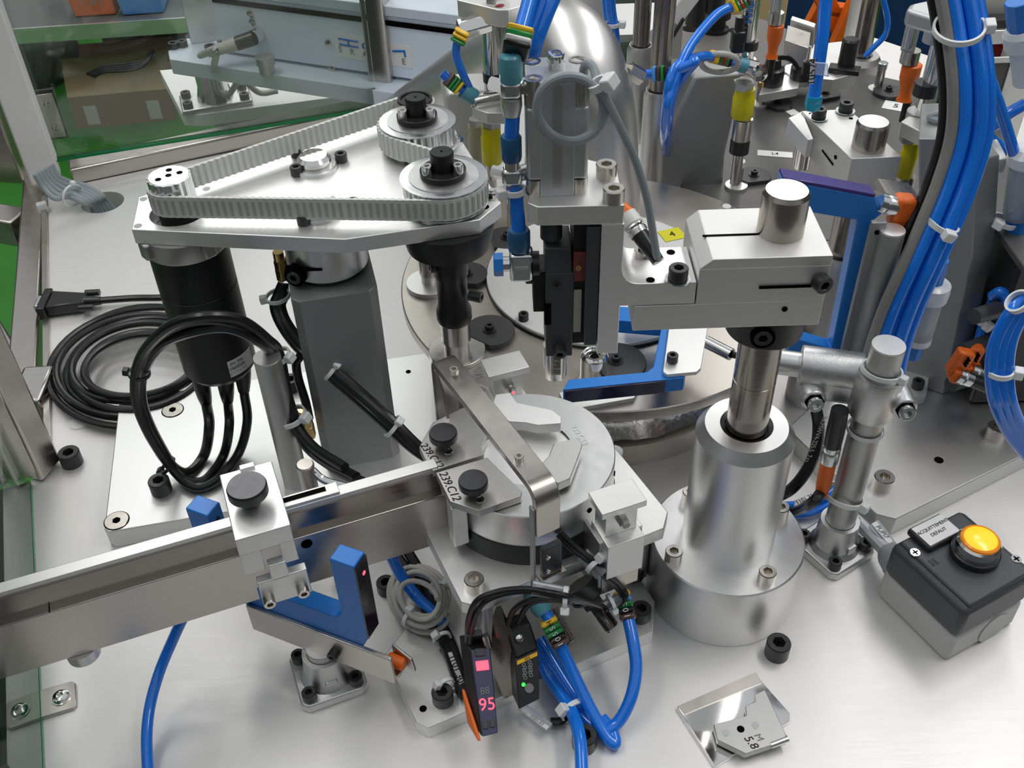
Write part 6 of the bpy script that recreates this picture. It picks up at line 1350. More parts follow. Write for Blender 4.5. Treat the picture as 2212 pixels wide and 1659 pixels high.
bm = NB(); hexa(bm, [(gx0 + 0.002, GY, z_(770)), (gx1 - 0.0005, GY, z_(770)), (gx1 - 0.0005, GY + 0.026, z_(770)), (gx0 + 0.002, GY + 0.026, z_(770))], [(gx0 + 0.002, GY, z_(591)), (gx1, GY, z_(591)), (gx1, GY + 0.026, z_(591)), (gx0 + 0.002, GY + 0.026, z_(591))]); part(t, 'lower_body', bm, 'grip_grey', 0.0006)
bm = NB(); hexa(bm, [(gx0 + 0.002, GY, z_(591)), (gx1 - 0.0015, GY, z_(591)), (gx1 - 0.0015, GY + 0.026, z_(591)), (gx0 + 0.002, GY + 0.026, z_(591))], [(gx0 + 0.002, GY + 0.004, z_(545)), (gx1 - 0.0015, GY + 0.004, z_(545)), (gx1 - 0.0015, GY + 0.026, z_(545)), (gx0 + 0.002, GY + 0.026, z_(545))]); part(t, 'upper_body', bm, 'grip_grey', 0.0006)
bm = NB(); box(bm, (gx0 - 0.001, GY + 0.014, (z_(685) + z_(600)) / 2), (0.007, 0.018, z_(600) - z_(685))); part(t, 'side_plate', bm, 'black_anod', 0.0006)
bm = NB(); box(bm, (gx0 + 0.0032, GY + 0.001, (z_(655) + z_(700)) / 2), (0.0035, 0.003, z_(655) - z_(700))); part(t, 'recess', bm, 'void')
screw(t, (gc - 0.0008, GY + 0.0004, z_(614)), 0.0022, 0.0012, d=(0, -1, 0)); screw(t, (gc + 0.001, GY, z_(752)), 0.0036, 0.0052, d=(0, -1, -0.2))
bm = NB(); box(bm, (gx0 - 0.005, GY + 0.012, z_(622)), (0.007, 0.008, 0.006)); part(t, 'side_screw', bm, 'black_oxide', 0.001)
t = thing('gripper_finger', 'polished steel gripper finger marked 239.0 below the black gripper', 'finger', (gc, GY + 0.010, z_(832)))
bm = NB(); lathe(bm, [(0.0062, z_(832)), (0.0068, z_(828)), (0.0068, z_(765))], (gc - 0.001, GY + 0.009, 0), seg=40); part(t, 'finger', bm, 'steel')
bm = NB(); box(bm, (gc - 0.0008, GY + 0.0035, (z_(815) + z_(765)) / 2), (0.0056, 0.003, z_(765) - z_(815))); ff = part(t, 'flat', bm, 'steel')
text(ff, '239.0', 0.0056, (gc - 0.0006, GY + 0.0018, z_(795)), (0, 0, -1), (1, 0, 0), 'ink_grey', lift=0.0003)
# elbow fittings and blue hose at the left of the cylinder
def elbow(px, py, Y, label, w, h, collet='collet_teal', stub=None):
    q = AY(px, py, Y); m = mpp(q); t = thing('elbow_fitting', label, 'fitting', q, 0, 'pneumatic elbow fittings')
    bm = NB(); box(bm, q, (w * m, w * m * 0.8, h * m)); part(t, 'body', bm, 'zinc', 0.0022)
    return t, q, m
Yh = 0.452
t, q, m = elbow(1104, 192, Yh, 'zinc elbow fitting at the upper left of the square cylinder', 46, 40)
bm = NB(); lathe(bm, [(0.0050, 0.004), (0.0054, 0.006), (0.0056, 0.011), (0.0050, 0.016), (0.004, 0.017)], q, seg=28); part(t, 'collet', bm, 'collet_teal')
bm = NB(); lathe(bm, [(0.0050, -0.004), (0.0052, -0.008), (0.0042, -0.013)], q, seg=28); part(t, 'lower_ring', bm, 'alu_cast')
bm = NB(); cyl(bm, q, q + Vector((-0.010, 0.004, 0.0015)), 0.0032, seg=6); part(t, 'plug', bm, 'chrome')
bm = NB(); cyl(bm, q, (0.0112, q.y + 0.004, q.z), 0.004, seg=20); part(t, 'stub', bm, 'zinc')
t, q2, m = elbow(1106, 380, Yh, 'zinc elbow fitting at the lower left of the square cylinder', 44, 40)
bm = NB(); lathe(bm, [(0.0038, 0.004), (0.0038, 0.009)], q2, seg=24); part(t, 'neck', bm, 'steel')
bm = NB(); lathe(bm, [(0.0048, 0.009), (0.0052, 0.011), (0.0052, 0.021), (0.0046, 0.022)], q2, seg=28); part(t, 'collet', bm, 'collet_blue')
bm = NB(); cyl(bm, q2, q2 + Vector((-0.010, 0.004, 0.001)), 0.0030, seg=6); part(t, 'plug', bm, 'chrome')
bm = NB(); cyl(bm, q2, (0.0112, q2.y + 0.004, q2.z), 0.004, seg=20); part(t, 'stub', bm, 'zinc')
hose([q + Vector((0, 0, -0.012)), AY(1107, 245, Yh), AY(1106, 270, Yh), q2 + Vector((0, 0, 0.018))], 0.0037, 'short blue hose between the two elbows of the square cylinder')
q3 = AY(1126, 570, 0.4475); t = thing('flow_regulator', 'zinc flow regulator with a blue hex knob left of the gripper', 'flow regulator', q3)
bm = NB(); box(bm, q3, (0.0125, 0.011, 0.0170)); bd = part(t, 'body', bm, 'zinc', 0.0018)
bm = NB(); lathe(bm, [(0.0042, 0.0), (0.0042, 0.0035)], q3 + Vector((-0.006, 0, 0)), (-1, 0, 0), 24); part(t, 'stem', bm, 'chrome')
bm = NB(); lathe(bm, [(0.0062, 0.0035), (0.0062, 0.0080), (0.0055, 0.0086)], q3 + Vector((-0.006, 0, 0)), (-1, 0, 0), 6); part(t, 'blue_knob', bm, 'sensor_blue', sharp=20)
bm = NB(); lathe(bm, [(0.0040, 0.0), (0.0040, 0.0110)], q3 + Vector((0.0, 0, 0.008)), seg=24); part(t, 'neck', bm, 'zinc')
bm = NB(); lathe(bm, [(0.0056, 0.0095), (0.0060, 0.011), (0.0060, 0.020), (0.0052, 0.0215)], q3 + Vector((-0.001, 0, 0)), seg=28); part(t, 'collet', bm, 'collet_blue')
bm = NB(); lathe(bm, [(0.0066, 0.006), (0.0066, 0.0095)], q3, (1, 0, 0), 28); part(t, 'black_washer', bm, 'black_rubber')
bm = NB(); box(bm, q3 + Vector((0.0, -0.0057, 0.001)), (0.007, 0.0004, 0.0016)); sub_ = part(t, 'emblem', bm, 'alu_cast')
hose([AY(1116, 410, 0.452), AY(1116, 440, 0.451), AY(1120, 480, 0.449), q3 + Vector((-0.001, 0, 0.016))], 0.0037, 'blue hose dropping from the lower elbow to the flow regulator')
zip_tie(AY(1112, 411, 0.4515), (0.05, 0, -1), 0.0050, 'white cable tie on the blue hose left of the head plate', (-1, -0.3, 0.1), sc=1.1)
hose([AY(1104, 182, Yh) + Vector((0, 0, 0.010)), AY(1112, 120, 0.455), AY(1128, 60, 0.47), AY(1150, -20, 0.49), AY(1170, -90, 0.51)], 0.0037, 'blue hose rising from the upper elbow at top centre')
for k, (dx_, lab) in enumerate(((0, 'thick blue hose of the rising bundle, left strand'), (22, 'thick blue hose of the rising bundle, middle strand'), (44, 'thick blue hose of the rising bundle, right strand'))):
    hose([AY(1128 + dx_ * 0.35, 160, 0.49), AY(1128 + dx_ * 0.6, 100, 0.485), AY(1140 + dx_ * 0.8, 40, 0.49), AY(1160 + dx_, -30, 0.5), AY(1180 + dx_, -100, 0.51)], 0.0040, lab, 'rising blue hoses')
ring_set(AY(1112, 118, 0.452), AY(1122, 72, 0.462), ['tag_black', 'white_paint', 'tag_green', 'tag_yellow'], 0.0056, 'coloured number rings on the hose above the upper elbow')
# grey sensor cable coil on the cylinder
pts = []
cq = AY(1216, 258, 0.44)
for k in range(41):
    a_ = -0.75 + 2 * PI * k / 20; u_ = k / 40
    pts.append(AY(1232 + (70 + 4 * math.sin(PI * u_)) * math.cos(a_), 230 + 10 * math.sin(PI * min(1, u_ * 1.3)) + (64 + 8 * u_ * (1 - u_) * 4) * math.sin(a_), 0.440 - 0.009 * u_ + 0.002 * math.cos(a_)))
pts += [AY(1302, 200, 0.431), AY(1316, 226, 0.434), AY(1340, 275, 0.442), AY(1372, 345, 0.446), AY(1398, 430, 0.447), AY(1410, 500, 0.447), AY(1420, 562, 0.445)]
bm = NB(); tube(bm, pts, 0.0021, 10, 6); t = thing('sensor_cable', 'grey sensor cable coiled in front of the square cylinder', 'cable', cq); part(t, 'cable', bm, 'grey_cable')
bm = NB(); tube(bm, [AY(1260, 165, 0.455), AY(1262, 145, 0.452), AY(1272, 137, 0.448), AY(1284, 152, 0.444), AY(1292, 185, 0.438)], 0.0021); part(t, 'cable_tail', bm, 'grey_cable')
zip_tie(AY(1293, 182, 0.432), (0.5, 0, -0.8), 0.0042, 'white cable tie on the grey coil at the square cylinder', (0.4, -0.6, 0.7), sc=1.3)
# proximity sensor plug on the bracket shelf
t = thing('sensor_plug', 'black and chrome sensor plug with orange end on the bracket shelf', 'plug', A(1390, 545, zsh1))
a_, b_ = AY(1352, 462, 0.468), AY(1420, 562, 0.446); 
L = (b_ - a_).length
bm = NB(); lathe(bm, [(0.0030, -L * 0.2), (0.0052, L * 0.02)], a_, b_ - a_, 24); part(t, 'orange_body', bm, 'orange')
bm = NB(); lathe(bm, [(0.0054, L * 0.02), (0.0057, L * 0.24), (0.0050, L * 0.27)], a_, b_ - a_, 24); part(t, 'white_body', bm, 'white_paint')
bm = NB(); lathe(bm, [(0.0050, L * 0.26), (0.0054, L * 0.30), (0.0048, L * 0.33), (0.0054, L * 0.36), (0.0052, L * 0.45)], a_, b_ - a_, 28); part(t, 'chrome_nut', bm, 'chrome')
bm = NB(); lathe(bm, [(0.0047, L * 0.45), (0.0045, L * 0.62), (0.0038, L * 0.82), (0.0034, L * 1.03)], a_, b_ - a_, 20); part(t, 'boot', bm, 'black_rubber')
q = A(1392, 548, zsh1); bm = NB(); lathe(bm, [(0.0058, 0), (0.0058, 0.0015), (0.004, 0.0015), (0.004, 0.010)], q, seg=24); part(t, 'stud', bm, 'steel_dark')
# horizontal blue fork over the dial with its grey plate
FZ3 = 0.118
t = thing('fork_light_barrier', 'blue U-shaped light barrier lying over the dial behind the guide column', 'light barrier', A(1380, 800, 0.10), 0, 'blue fork light barriers')
pl = [A(*p, FZ3) for p in ((1216, 842), (1228, 820), (1396, 804), (1411, 792), (1430, 700), (1336, 692), (1334, 662), (1462, 668), (1466, 700), (1452, 786), (1482, 806), (1478, 816))]
bm = NB(); prism(bm, [(p.x, p.y) for p in pl], FZ3 - 0.0120, FZ3); part(t, 'fork_body', bm, 'sensor_blue', 0.0006)
a_, b_ = A(1217, 843, FZ3), A(1440, 820, FZ3); dd = (b_ - a_).normalized(); nn = Vector((dd.y, -dd.x, 0))
bm = NB(); box(bm, (a_ + b_) / 2 - Vector((0, 0, 0.006)) + nn * 0.0006, ((b_ - a_).length * 0.97, 0.0014, 0.0112), axes(dd)); part(t, 'dark_window', bm, 'lens_dark', 0.0002)
t = thing('fork_plate', 'grey steel plate with one screw holding the blue light barrier over the dial', 'plate', A(1480, 760, FZ3))
pl = [A(*p, FZ3 + 0.0035) for p in ((1446, 695), (1530, 700), (1514, 795), (1505, 803), (1440, 809), (1432, 802))]
bm = NB(); prism(bm, [(p.x, p.y) for p in pl], FZ3 + 0.0004, FZ3 + 0.0035); part(t, 'plate', bm, 'alu', 0.0005)
screw(t, A(1452, 780, FZ3 + 0.0035), 0.0042, 0.0062)
t = thing('m8_plug', 'chrome sensor plug behind the shaft of the guide column', 'plug', A(1550, 750, 0.12))
a_, b_ = A(1525, 738, 0.118), A(1580, 766, 0.118)
bm = NB(); cyl(bm, a_, b_, 0.0048); part(t, 'sleeve', bm, 'chrome')
bm = NB(); tube(bm, [b_, A(1600, 770, 0.116), A(1640, 775, 0.112), A(1700, 780, 0.11)], 0.0026); part(t, 'cable', bm, 'black_rubber')

# ================================================================== pole with cross clamp and second blue fork
t = cast_foot(1797, 1188, 0.55, 'cast flange foot with a round pole right of the guide column', 0.034, 0.197, 1.0)
PX = t.location.copy()
# cross clamp
CZ = zat(PX.x, PX.y, 850)
t = thing('cross_clamp', 'cast aluminium cross clamp with two hex screws on the round pole', 'clamp', (PX.x, PX.y, CZ))
bm = NB(); lathe(bm, [(0.0138, CZ - 0.017), (0.0150, CZ - 0.015), (0.0150, CZ + 0.014), (0.0142, CZ + 0.017), (0.0109, CZ + 0.017)], (PX.x, PX.y, 0), seg=36); part(t, 'vertical_sleeve', bm, 'alu_cast')
hd_ = (AY(1690, 812, PX.y + 0.025) - Vector((PX.x, PX.y + 0.010, CZ + 0.004))); hd_.z = 0; hd_.normalize()
hp = Vector((PX.x, PX.y + 0.012, CZ + 0.006))
bm = NB(); cyl(bm, hp + hd_ * 0.006, hp + hd_ * 0.046, 0.0135, 0.0135, 28); part(t, 'horizontal_sleeve', bm, 'alu_cast', 0.001)
bm = NB(); box(bm, hp + hd_ * 0.026 + Vector((0, -0.008, -0.010)), (0.040, 0.010, 0.018), axes(hd_)); part(t, 'rib', bm, 'alu_cast', 0.003)
for off, dz in ((hd_ * 0.040, -0.012), (hd_ * -0.016, -0.008)):
    q = hp + off + Vector((0, -0.022, dz)); bm = NB(); cyl(bm, q + Vector((0, 0.018, 0)), q, 0.0085, 0.0080, 24); part(t, 'lug', bm, 'alu_cast', 0.0015)
    bm = NB(); lathe(bm, [(0.0066, 0), (0.0066, 0.0012)], q, (0, -1, 0.15), 6); part(t, 'hex_pocket', bm, 'void')
    bm = NB(); screw_mesh(bm, q + Vector((0, -0.001, 0)), (0, -1, 0.15), 0.0052, 0.004); part(t, 'screw', bm, 'zinc')
t = thing('cross_rod', 'bright horizontal rod held by the cross clamp', 'rod', hp + hd_ * 0.07)
bm = NB(); cyl(bm, hp + hd_ * 0.044, hp + hd_ * 0.075, 0.0085, 0.0085, 28); part(t, 'rod', bm, 'alu_turned')
zip_tie(Vector((PX.x, PX.y, zat(PX.x, PX.y, 926))), (0, 0, 1), 0.0120, 'white cable tie round the pole just below the cross clamp', (0.6, 0.8, 0), sc=1.0)
zip_tie(Vector((PX.x - 0.003, PX.y, zat(PX.x, PX.y, 1070))), (0.25, 0.2, 1), 0.0145, 'white cable tie round pole and orange plug', (0.7, -0.7, 0), sc=1.3)
zip_tie(Vector((PX.x, PX.y, zat(PX.x, PX.y, 800))), (0.1, 0.1, 1), 0.0125, 'white cable tie round the pole top above the cross clamp', (0.7, -0.7, 0), sc=1.1)
# orange m12 plug tied to the pole
t = thing('m12_plug', 'orange sensor plug with black socket tied beside the pole', 'plug', (PX.x - 0.014, PX.y, 0.06))
a_, b_ = AY(1815, 885, PX.y - 0.002), AY(1776, 1060, PX.y - 0.004)
dd = b_ - a_; L = dd.length
bm = NB(); lathe(bm, [(0.0058, 0), (0.0062, L * 0.25), (0.0058, L * 0.42)], a_, dd, 24); part(t, 'socket', bm, 'black_plastic')
bm = NB(); lathe(bm, [(0.0060, L * 0.42), (0.0063, L * 0.46), (0.0056, L * 0.48), (0.0063, L * 0.51), (0.0060, L * 0.62)], a_, dd, 28); part(t, 'nut', bm, 'zinc')
bm = NB(); lathe(bm, [(0.0054, L * 0.62), (0.0052, L * 0.92), (0.0046, L), (0.0042, L * 1.05)], a_, dd, 24); part(t, 'boot', bm, 'orange')
bm = NB(); tube(bm, [b_, AS(1755, 1085, PX.y - 0.01), A(1715, 1105, 0.012), A(1660, 1110, 0.010)], 0.0040); part(t, 'cable', bm, 'black_rubber')
cb_ = cable('printed_cable', [AY(1762, 880, 0.54), AY(1768, 920, 0.53), AY(1762, 970, 0.525), AS(1740, 1020, 0.52, 0.01), AS(1705, 1060, 0.52, 0.008), A(1660, 1080, 0.008)], 0.0044, 'black_rubber', 'black cable with white print running behind the pole')
text(cb_, 'RKMWV4-225.5  739', 0.0052, AY(1762, 950, 0.5205), (-0.12, 0, -1), (1, 0, 0), 'white_ink', lift=0.0)
hose([A(1830, 1015, 0.03), A(1800, 1060, 0.02), A(1760, 1085, 0.012), A(1710, 1092, 0.008), A(1650, 1092, 0.008)], 0.0034, 'blue hose curving on the table behind the pole, upper one')
hose([A(1800, 1080, 0.012), A(1760, 1104, 0.008), A(1716, 1112, 0.006), A(1660, 1110, 0.006)], 0.0034, 'blue hose curving on the table behind the pole, lower one')
t = thing('marker_tag', 'clear cable tag reading 1101.32 beside the pole', 'tag', A(1745, 1085, 0.02))
P_ = [A(1716, 1096, 0.022), A(1718, 1086, 0.022), A(1760, 1066, 0.022), A(1764, 1076, 0.022)]
bm = NB(); hexa(bm, P_, [p + Vector((0, 0, 0.0012)) for p in P_]); pp_ = part(t, 'strip', bm, 'paper'); text(pp_, '1101.32', 0.0052, (P_[0] + P_[2]) / 2 + Vector((0, 0, 0.0012)), P_[3] - P_[0], P_[1] - P_[0], 'ink', lift=0.0003)
Q_ = [A(1712, 1106, 0.019), A(1716, 1086, 0.019), A(1782, 1056, 0.019), A(1784, 1072, 0.019)]
bm = NB(); hexa(bm, Q_, [p + Vector((0, 0, 0.0026)) for p in Q_]); part(t, 'holder', bm, 'clear_plastic')

# upright blue fork with mounting plate and rod, behind the swivel block
YF = 0.552
t = thing('fork_light_barrier', 'blue U-shaped light barrier standing upright behind the swivel block', 'light barrier', AY(1830, 780, YF), 0, 'blue fork light barriers')
pix = [(1690, 390), (1892, 428), (1906, 462), (1885, 478), (1822, 775), (1834, 787), (1700, 760), (1716, 730), (1796, 754), (1852, 476), (1743, 458), (1686, 448)]
P_ = [AY(*p, YF) for p in pix]; tr = tessellate_polygon([[Vector((p.x, p.z, 0)) for p in P_]])
bm = NB(); va = [bm.verts.new(p) for p in P_]; vb = [bm.verts.new(p + Vector((0, 0.012, 0))) for p in P_]
for q in tr: bm.faces.new([va[i] for i in q]); bm.faces.new([vb[i] for i in q][::-1])
for i in range(len(P_)): k = (i + 1) % len(P_); bm.faces.new([va[i], va[k], vb[k], vb[i]])
part(t, 'fork_body', bm, 'sensor_blue', 0.0008)
a_, b_ = P_[0], P_[1]; bm = NB(); box(bm, (a_ + b_) / 2 + Vector((0, 0.006, 0.0012)), ((b_ - a_).length * 0.98, 0.0118, 0.0022), axes(b_ - a_)); part(t, 'violet_lens', bm, 'lens_violet', 0.0003)
t = thing('m12_plug', 'orange angled plug with knurled steel nut on the upright blue fork', 'plug', AY(1930, 455, YF))
a_, b_ = AY(1898, 436, YF + 0.004), AY(1934, 446, YF + 0.004)
bm = NB(); lathe(bm, [(0.0062, 0), (0.0064, 0.004), (0.0056, 0.0045), (0.0064, 0.006), (0.0062, (b_ - a_).length)], a_, b_ - a_, 28); part(t, 'nut', bm, 'zinc')
bm = NB(); box(bm, AY(1947, 455, YF + 0.004), (0.0125, 0.012, 0.0215), axes((1, 0, -0.12))); part(t, 'body', bm, 'orange', 0.0025)
t = thing('plug_guard', 'thin bent steel guard around the orange angled plug', 'guard', AY(1960, 480, YF + 0.02))
bm = NB(); ribbon(bm, [AY(1898, 412, YF + 0.016), AY(1905, 404, YF + 0.016), AY(1970, 414, YF + 0.016), AY(1981, 424, YF + 0.016), AY(1972, 470, YF + 0.016), AY(1948, 570, YF + 0.016)], 0.020, 0.0012, (0, 1, 0)); part(t, 'strip', bm, 'stainless')
ym = YF - 0.010
t = thing('rod_plate', 'grey mounting plate with a round rod beside the upright blue fork', 'plate', AY(1860, 780, ym))
zt2, zb2 = AY(1890, 482, ym).z, AY(1822, 782, ym).z
xa, xb = AY(1885, 480, ym).x, AY(1915, 490, ym).x
bm = NB(); box(bm, ((xa + xb) / 2, ym + 0.002, (zt2 + zb2) / 2), (xb - xa, 0.004, zt2 - zb2)); pl_ = part(t, 'plate', bm, 'anodised', 0.0004)
rq = AY(1928, 496, ym); rzb = zat(rq.x, rq.y, 850)
bm = NB(); lathe(bm, [(0.0082, rzb), (0.0082, rq.z - 0.0008), (0.0076, rq.z)], (rq.x, rq.y, 0), seg=32); part(t, 'rod', bm, 'anodised')
bm = NB(); lathe(bm, [(0.0080, 0), (0.0080, 0.0003)], (rq.x, rq.y, rq.z - 0.0001), seg=32); part(t, 'rod_end', bm, 'alu_white')
for px, py in ((1894, 502), (1834, 760)):
    bm = NB(); lathe(bm, [(0.0016, 0), (0.0016, 0.0004)], AY(px, py, ym), (0, -1, 0), 14); part(t, 'hole', bm, 'void')
# ================================================================== right thick plate
RPZ = 0.018
t = thing('station_plate', 'thick aluminium plate with chamfered corner at the right of the table', 'plate', A(2000, 1000, 0))
pl = [A(*p, RPZ) for p in ((1893, 1110), (1935, 1121), (2420, 880), (2420, 640), (1880, 760), (1700, 925))]
bm = NB(); prism(bm, [(p.x, p.y) for p in pl], 0.0, RPZ); part(t, 'plate', bm, 'plate_grey', 0.0008)
bm = NB(); lathe(bm, [(0.0036, 0), (0.0036, 0.0003)], A(2028, 994, RPZ), seg=24); part(t, 'hole', bm, 'void')
bolt(A(1905, 1050, RPZ), 0.0078, 0.0110, 'bright socket head bolt near the chamfered corner of the right plate', 'bolt_steel')
bolt(A(2148, 942, RPZ), 0.0078, 0.0110, 'bright socket head bolt at the right of the right plate beside the blue hoses', 'bolt_steel')
# ================================================================== rear stations
def zcyl(t, name, px, py0, py1, Y, rpx, mat, seg=28, prof=None, bev=0):
    """vertical cylinder part between two picture rows on the plane Y"""
    q = AY(px, (py0 + py1) / 2, Y); r = rpx * mpp(q); za, zb = zat(q.x, q.y, py1), zat(q.x, q.y, py0)
    bm = NB(); lathe(bm, prof(r, za, zb) if prof else [(r, za), (r, zb)], (q.x, q.y, 0), seg=seg); return part(t, name, bm, mat, bev), Vector((q.x, q.y, 0)), r, za, zb
# small guide columns
def small_column(c, rs, zt, rsh, ztop, label, mat='alu_turned'):
    t = thing('linear_guide', label, 'column', (c.x, c.y, 0), 0, 'guide columns')
    bm = NB(); lathe(bm, [(rs, 0), (rs, zt - 0.007), (rs * 0.84, zt), (rsh * 1.25, zt), (rsh * 1.25, zt - 0.006)], seg=56); finish(bm, 'sleeve', mat, t)
    bm = NB(); lathe(bm, [(rsh * 1.24, zt - 0.006), (rsh * 1.24, zt - 0.0004), (rsh * 1.02, zt - 0.001)], seg=40); finish(bm, 'wiper_ring', 'black_rubber', t)
    bm = NB(); lathe(bm, [(rsh, zt - 0.004), (rsh, ztop)], seg=40); finish(bm, 'shaft', 'steel_dark', t)
    return t
c = A(1407, 470, 0.0); zt_ = zat(c.x, c.y, 192); m_ = mpp((c.x, c.y, 0.1))
c1 = Vector((c.x - 0.002, c.y, 0)); small_column(c1, 31 * m_, zt_, 21.5 * m_, zt_ + 0.16, 'guide column with dark shaft right behind the silver pipe, front one')
bm = NB(); lathe(bm, [(31.5 * m_, 0.012), (31.5 * m_, 0.016)], (c1.x, c1.y, 0), seg=48); 
single('polished_band', bm, 'chrome', 'polished band round the foot of the front rear guide column', 'ring')
c = A(1372, 300, 0.0); zt_ = zat(c.x, c.y, 96); m_ = mpp((c.x, c.y, 0.1)); small_column(Vector((c.x, c.y, 0)), 29 * m_, zt_, 18 * m_, zt_ + 0.16, 'guide column with dark shaft partly hidden by the silver pipe')
c = A(1842, 205, 0.0); zt_ = zat(c.x, c.y, 118); m_ = mpp((c.x, c.y, 0.06)); small_column(Vector((c.x, c.y, 0)), 45 * m_, zt_, 20 * m_, zt_ + 0.22, 'guide column far back at the top right beside the blue hose', 'alu_grey')
c = A(1800, 545, 0.150); m_ = mpp(c); small_column(Vector((c.x + 0.006, c.y, 0)), 0.0205, 0.150, 0.0105, 0.2, 'guide column seen through the upright blue fork', 'alu_turned')
# second, dark dial
D2 = Vector((0.362, 1.005, 0)); D2Z = 0.060
t = thing('rotary_dial', 'dark grey rotary dial at the rear right', 'dial', (D2.x, D2.y, 0))
bm = NB(); lathe(bm, [(0.195, D2Z - 0.012), (0.195, D2Z - 0.0006), (0.1944, D2Z)], seg=96); finish(bm, 'ring_plate', 'dial_grey', t)
bm = NB(); lathe(bm, [(0.13, 0.0), (0.13, D2Z - 0.012)], seg=64); finish(bm, 'hub_drum', 'steel_dark', t)
for px, py, lab in ((1678, 228, 'black clamp disc on the dark dial left of the blue hose'), (1782, 208, 'black clamp disc on the dark dial right of the blue hose'), (1918, 203, 'black clamp disc on the dark dial below the steel pin'), (1628, 386, 'black clamp disc on the dark dial beside the grey stand'), (1590, 560, 'black clamp disc low behind the swivel block')):
    if py < 500: nest_disc(px, py, D2Z, random.uniform(0, 3), lab, r=0.0175)
def pin(px, py, z, r, h, label, head='brass'):
    q = A(px, py, z); t = thing('locating_pin', label, 'pin', q, 0, 'locating pins on the dark dial')
    bm = NB(); lathe(bm, [(r * 2.2, 0), (r * 2.2, 0.003)], seg=28); finish(bm, 'foot', 'alu', t)
    bm = NB(); lathe(bm, [(r, 0.003), (r, h * 0.8)], seg=24); finish(bm, 'shank', 'steel', t)
    bm = NB(); lathe(bm, [(r * 1.15, h * 0.8), (r * 1.15, h), (r, h * 1.02)], seg=24); finish(bm, 'head', head, t)
pin(1895, 195, D2Z, 0.0050, 0.034, 'steel locating pin with bright head at the rear right of the dark dial', 'zinc')
pin(1640, 228, D2Z, 0.0048, 0.03, 'steel locating pin with brass head under the elbow fitting')
pin(1590, 404, D2Z, 0.0052, 0.03, 'steel locating pin with white head at the left rim of the dark dial', 'tie_white')
def paper(px, py, z, w, h, rz, txt, label, mat='paper', ink='ink'):
    q = A(px, py, z); t = thing('paper_label', label, 'label', q, rz, 'paper labels')
    bm = NB(); box(bm, (0, 0, 0.0003), (w, h, 0.0003)); p_ = finish(bm, 'sheet', mat, t)
    if txt: text(p_, txt, h * 0.6, q + Vector((0, 0, 0.0006)), rot_z(rz) @ Vector((1, 0, 0)), rot_z(rz) @ Vector((0, 1, 0)), ink)
paper(1674, 333, D2Z, 0.037, 0.0125, -0.22, 'L4', 'white paper label on the dark dial beside the grey swivel block')
paper(1935, 230, D2Z, 0.028, 0.022, -0.5, '5', 'white paper label at the far right of the dark dial')
paper(1712, 243, D2Z, 0.012, 0.012, 0.4, None, 'tiny white paper scrap on the dark dial beside the screws')
paper(1452, 507, DT + 0.0046, 0.021, 0.018, 0.3, '4', 'yellow paper label on the steel dial behind the bracket', 'yellow_paper')
# rear trapezoid stand (grey) with slanted left edge
def stand(pix, Y, th, label, mat='anodised', extra=None):
    P_ = [AY(*p, Y) for p in pix]; tr = tessellate_polygon([[Vector((p.x, p.z, 0)) for p in P_]])
    t = thing('station_stand', label, 'stand', (P_[0].x, Y, min(p.z for p in P_)), 0, 'grey station stands')
    bm = NB(); va = [bm.verts.new(p) for p in P_]; vb = [bm.verts.new(p + Vector((-0.006, th, 0))) for p in P_]
    for q in tr: bm.faces.new([va[i] for i in q]); bm.faces.new([vb[i] for i in q][::-1])
    for i in range(len(P_)): k = (i + 1) % len(P_); bm.faces.new([va[i], va[k], vb[k], vb[i]])
    part(t, 'stand', bm, mat, 0.003); return t
b_ = A(1490, 500, 0.0); st = stand([(1422, 500), (1430, 316), (1500, 166), (1602, 158), (1586, 250), (1566, 340), (1556, 500)], b_.y - 0.004, 0.045, 'grey stand with slanted edge behind the swivel block', 'anodised')
# left rear stand behind the belt pulley
Yl = 0.835
stand([(1000, 470), (962, 214), (968, 200), (1062, 196), (1066, 300), (1080, 470)], Yl + 0.02, 0.04, 'blue-grey stand behind the rear belt pulley', 'anod_light')
# left rear pneumatic unit
t = thing('pneumatic_cylinder', 'slim chrome pneumatic cylinder with black band behind the belt pulleys', 'pneumatic cylinder', AY(1068, 230, Yl - 0.02), 0, 'round pneumatic cylinders')
zcyl(t, 'tube', 1064, 62, 200, Yl - 0.02, 21, 'chrome'); zcyl(t, 'band', 1066, 155, 174, Yl - 0.02, 23, 'black_plastic')
zcyl(t, 'upper_cap', 1062, 40, 64, Yl - 0.02, 20, 'alu_turned'); zcyl(t, 'lower_cap', 1066, 198, 236, Yl - 0.02, 22, 'alu_turned')
zcyl(t, 'rod', 1092, 26, 130, Yl + 0.01, 9, 'steel')
q = AY(1022, 52, Yl - 0.025); bm = NB(); cyl(bm, q + Vector((-0.012, -0.004, -0.003)), q + Vector((0.014, 0.002, 0.001)), 0.0085, 0.0085, 6); part(t, 'port_fitting', bm, 'chrome', 0.001)
q = AY(1036, 216, Yl - 0.03); bm = NB(); cyl(bm, q + Vector((-0.006, -0.004, 0)), q + Vector((0.016, 0.004, 0)), 0.007, 0.007, 20); part(t, 'port_fitting', bm, 'chrome', 0.001)
t = thing('clamp_plate', 'chamfered aluminium clamp plate at the top behind the blue hoses', 'plate', AY(1060, 30, Yl - 0.03))
zc = AY(1090, 22, Yl - 0.04).z
pl = [A(*p, zc) for p in ((988, 0), (1076, 21), (1098, 21), (1128, 12), (1135, -40), (985, -40))]
bm = NB(); prism(bm, [(p.x, p.y) for p in pl], zc - 0.014, zc); part(t, 'plate', bm, 'alu', 0.0006)
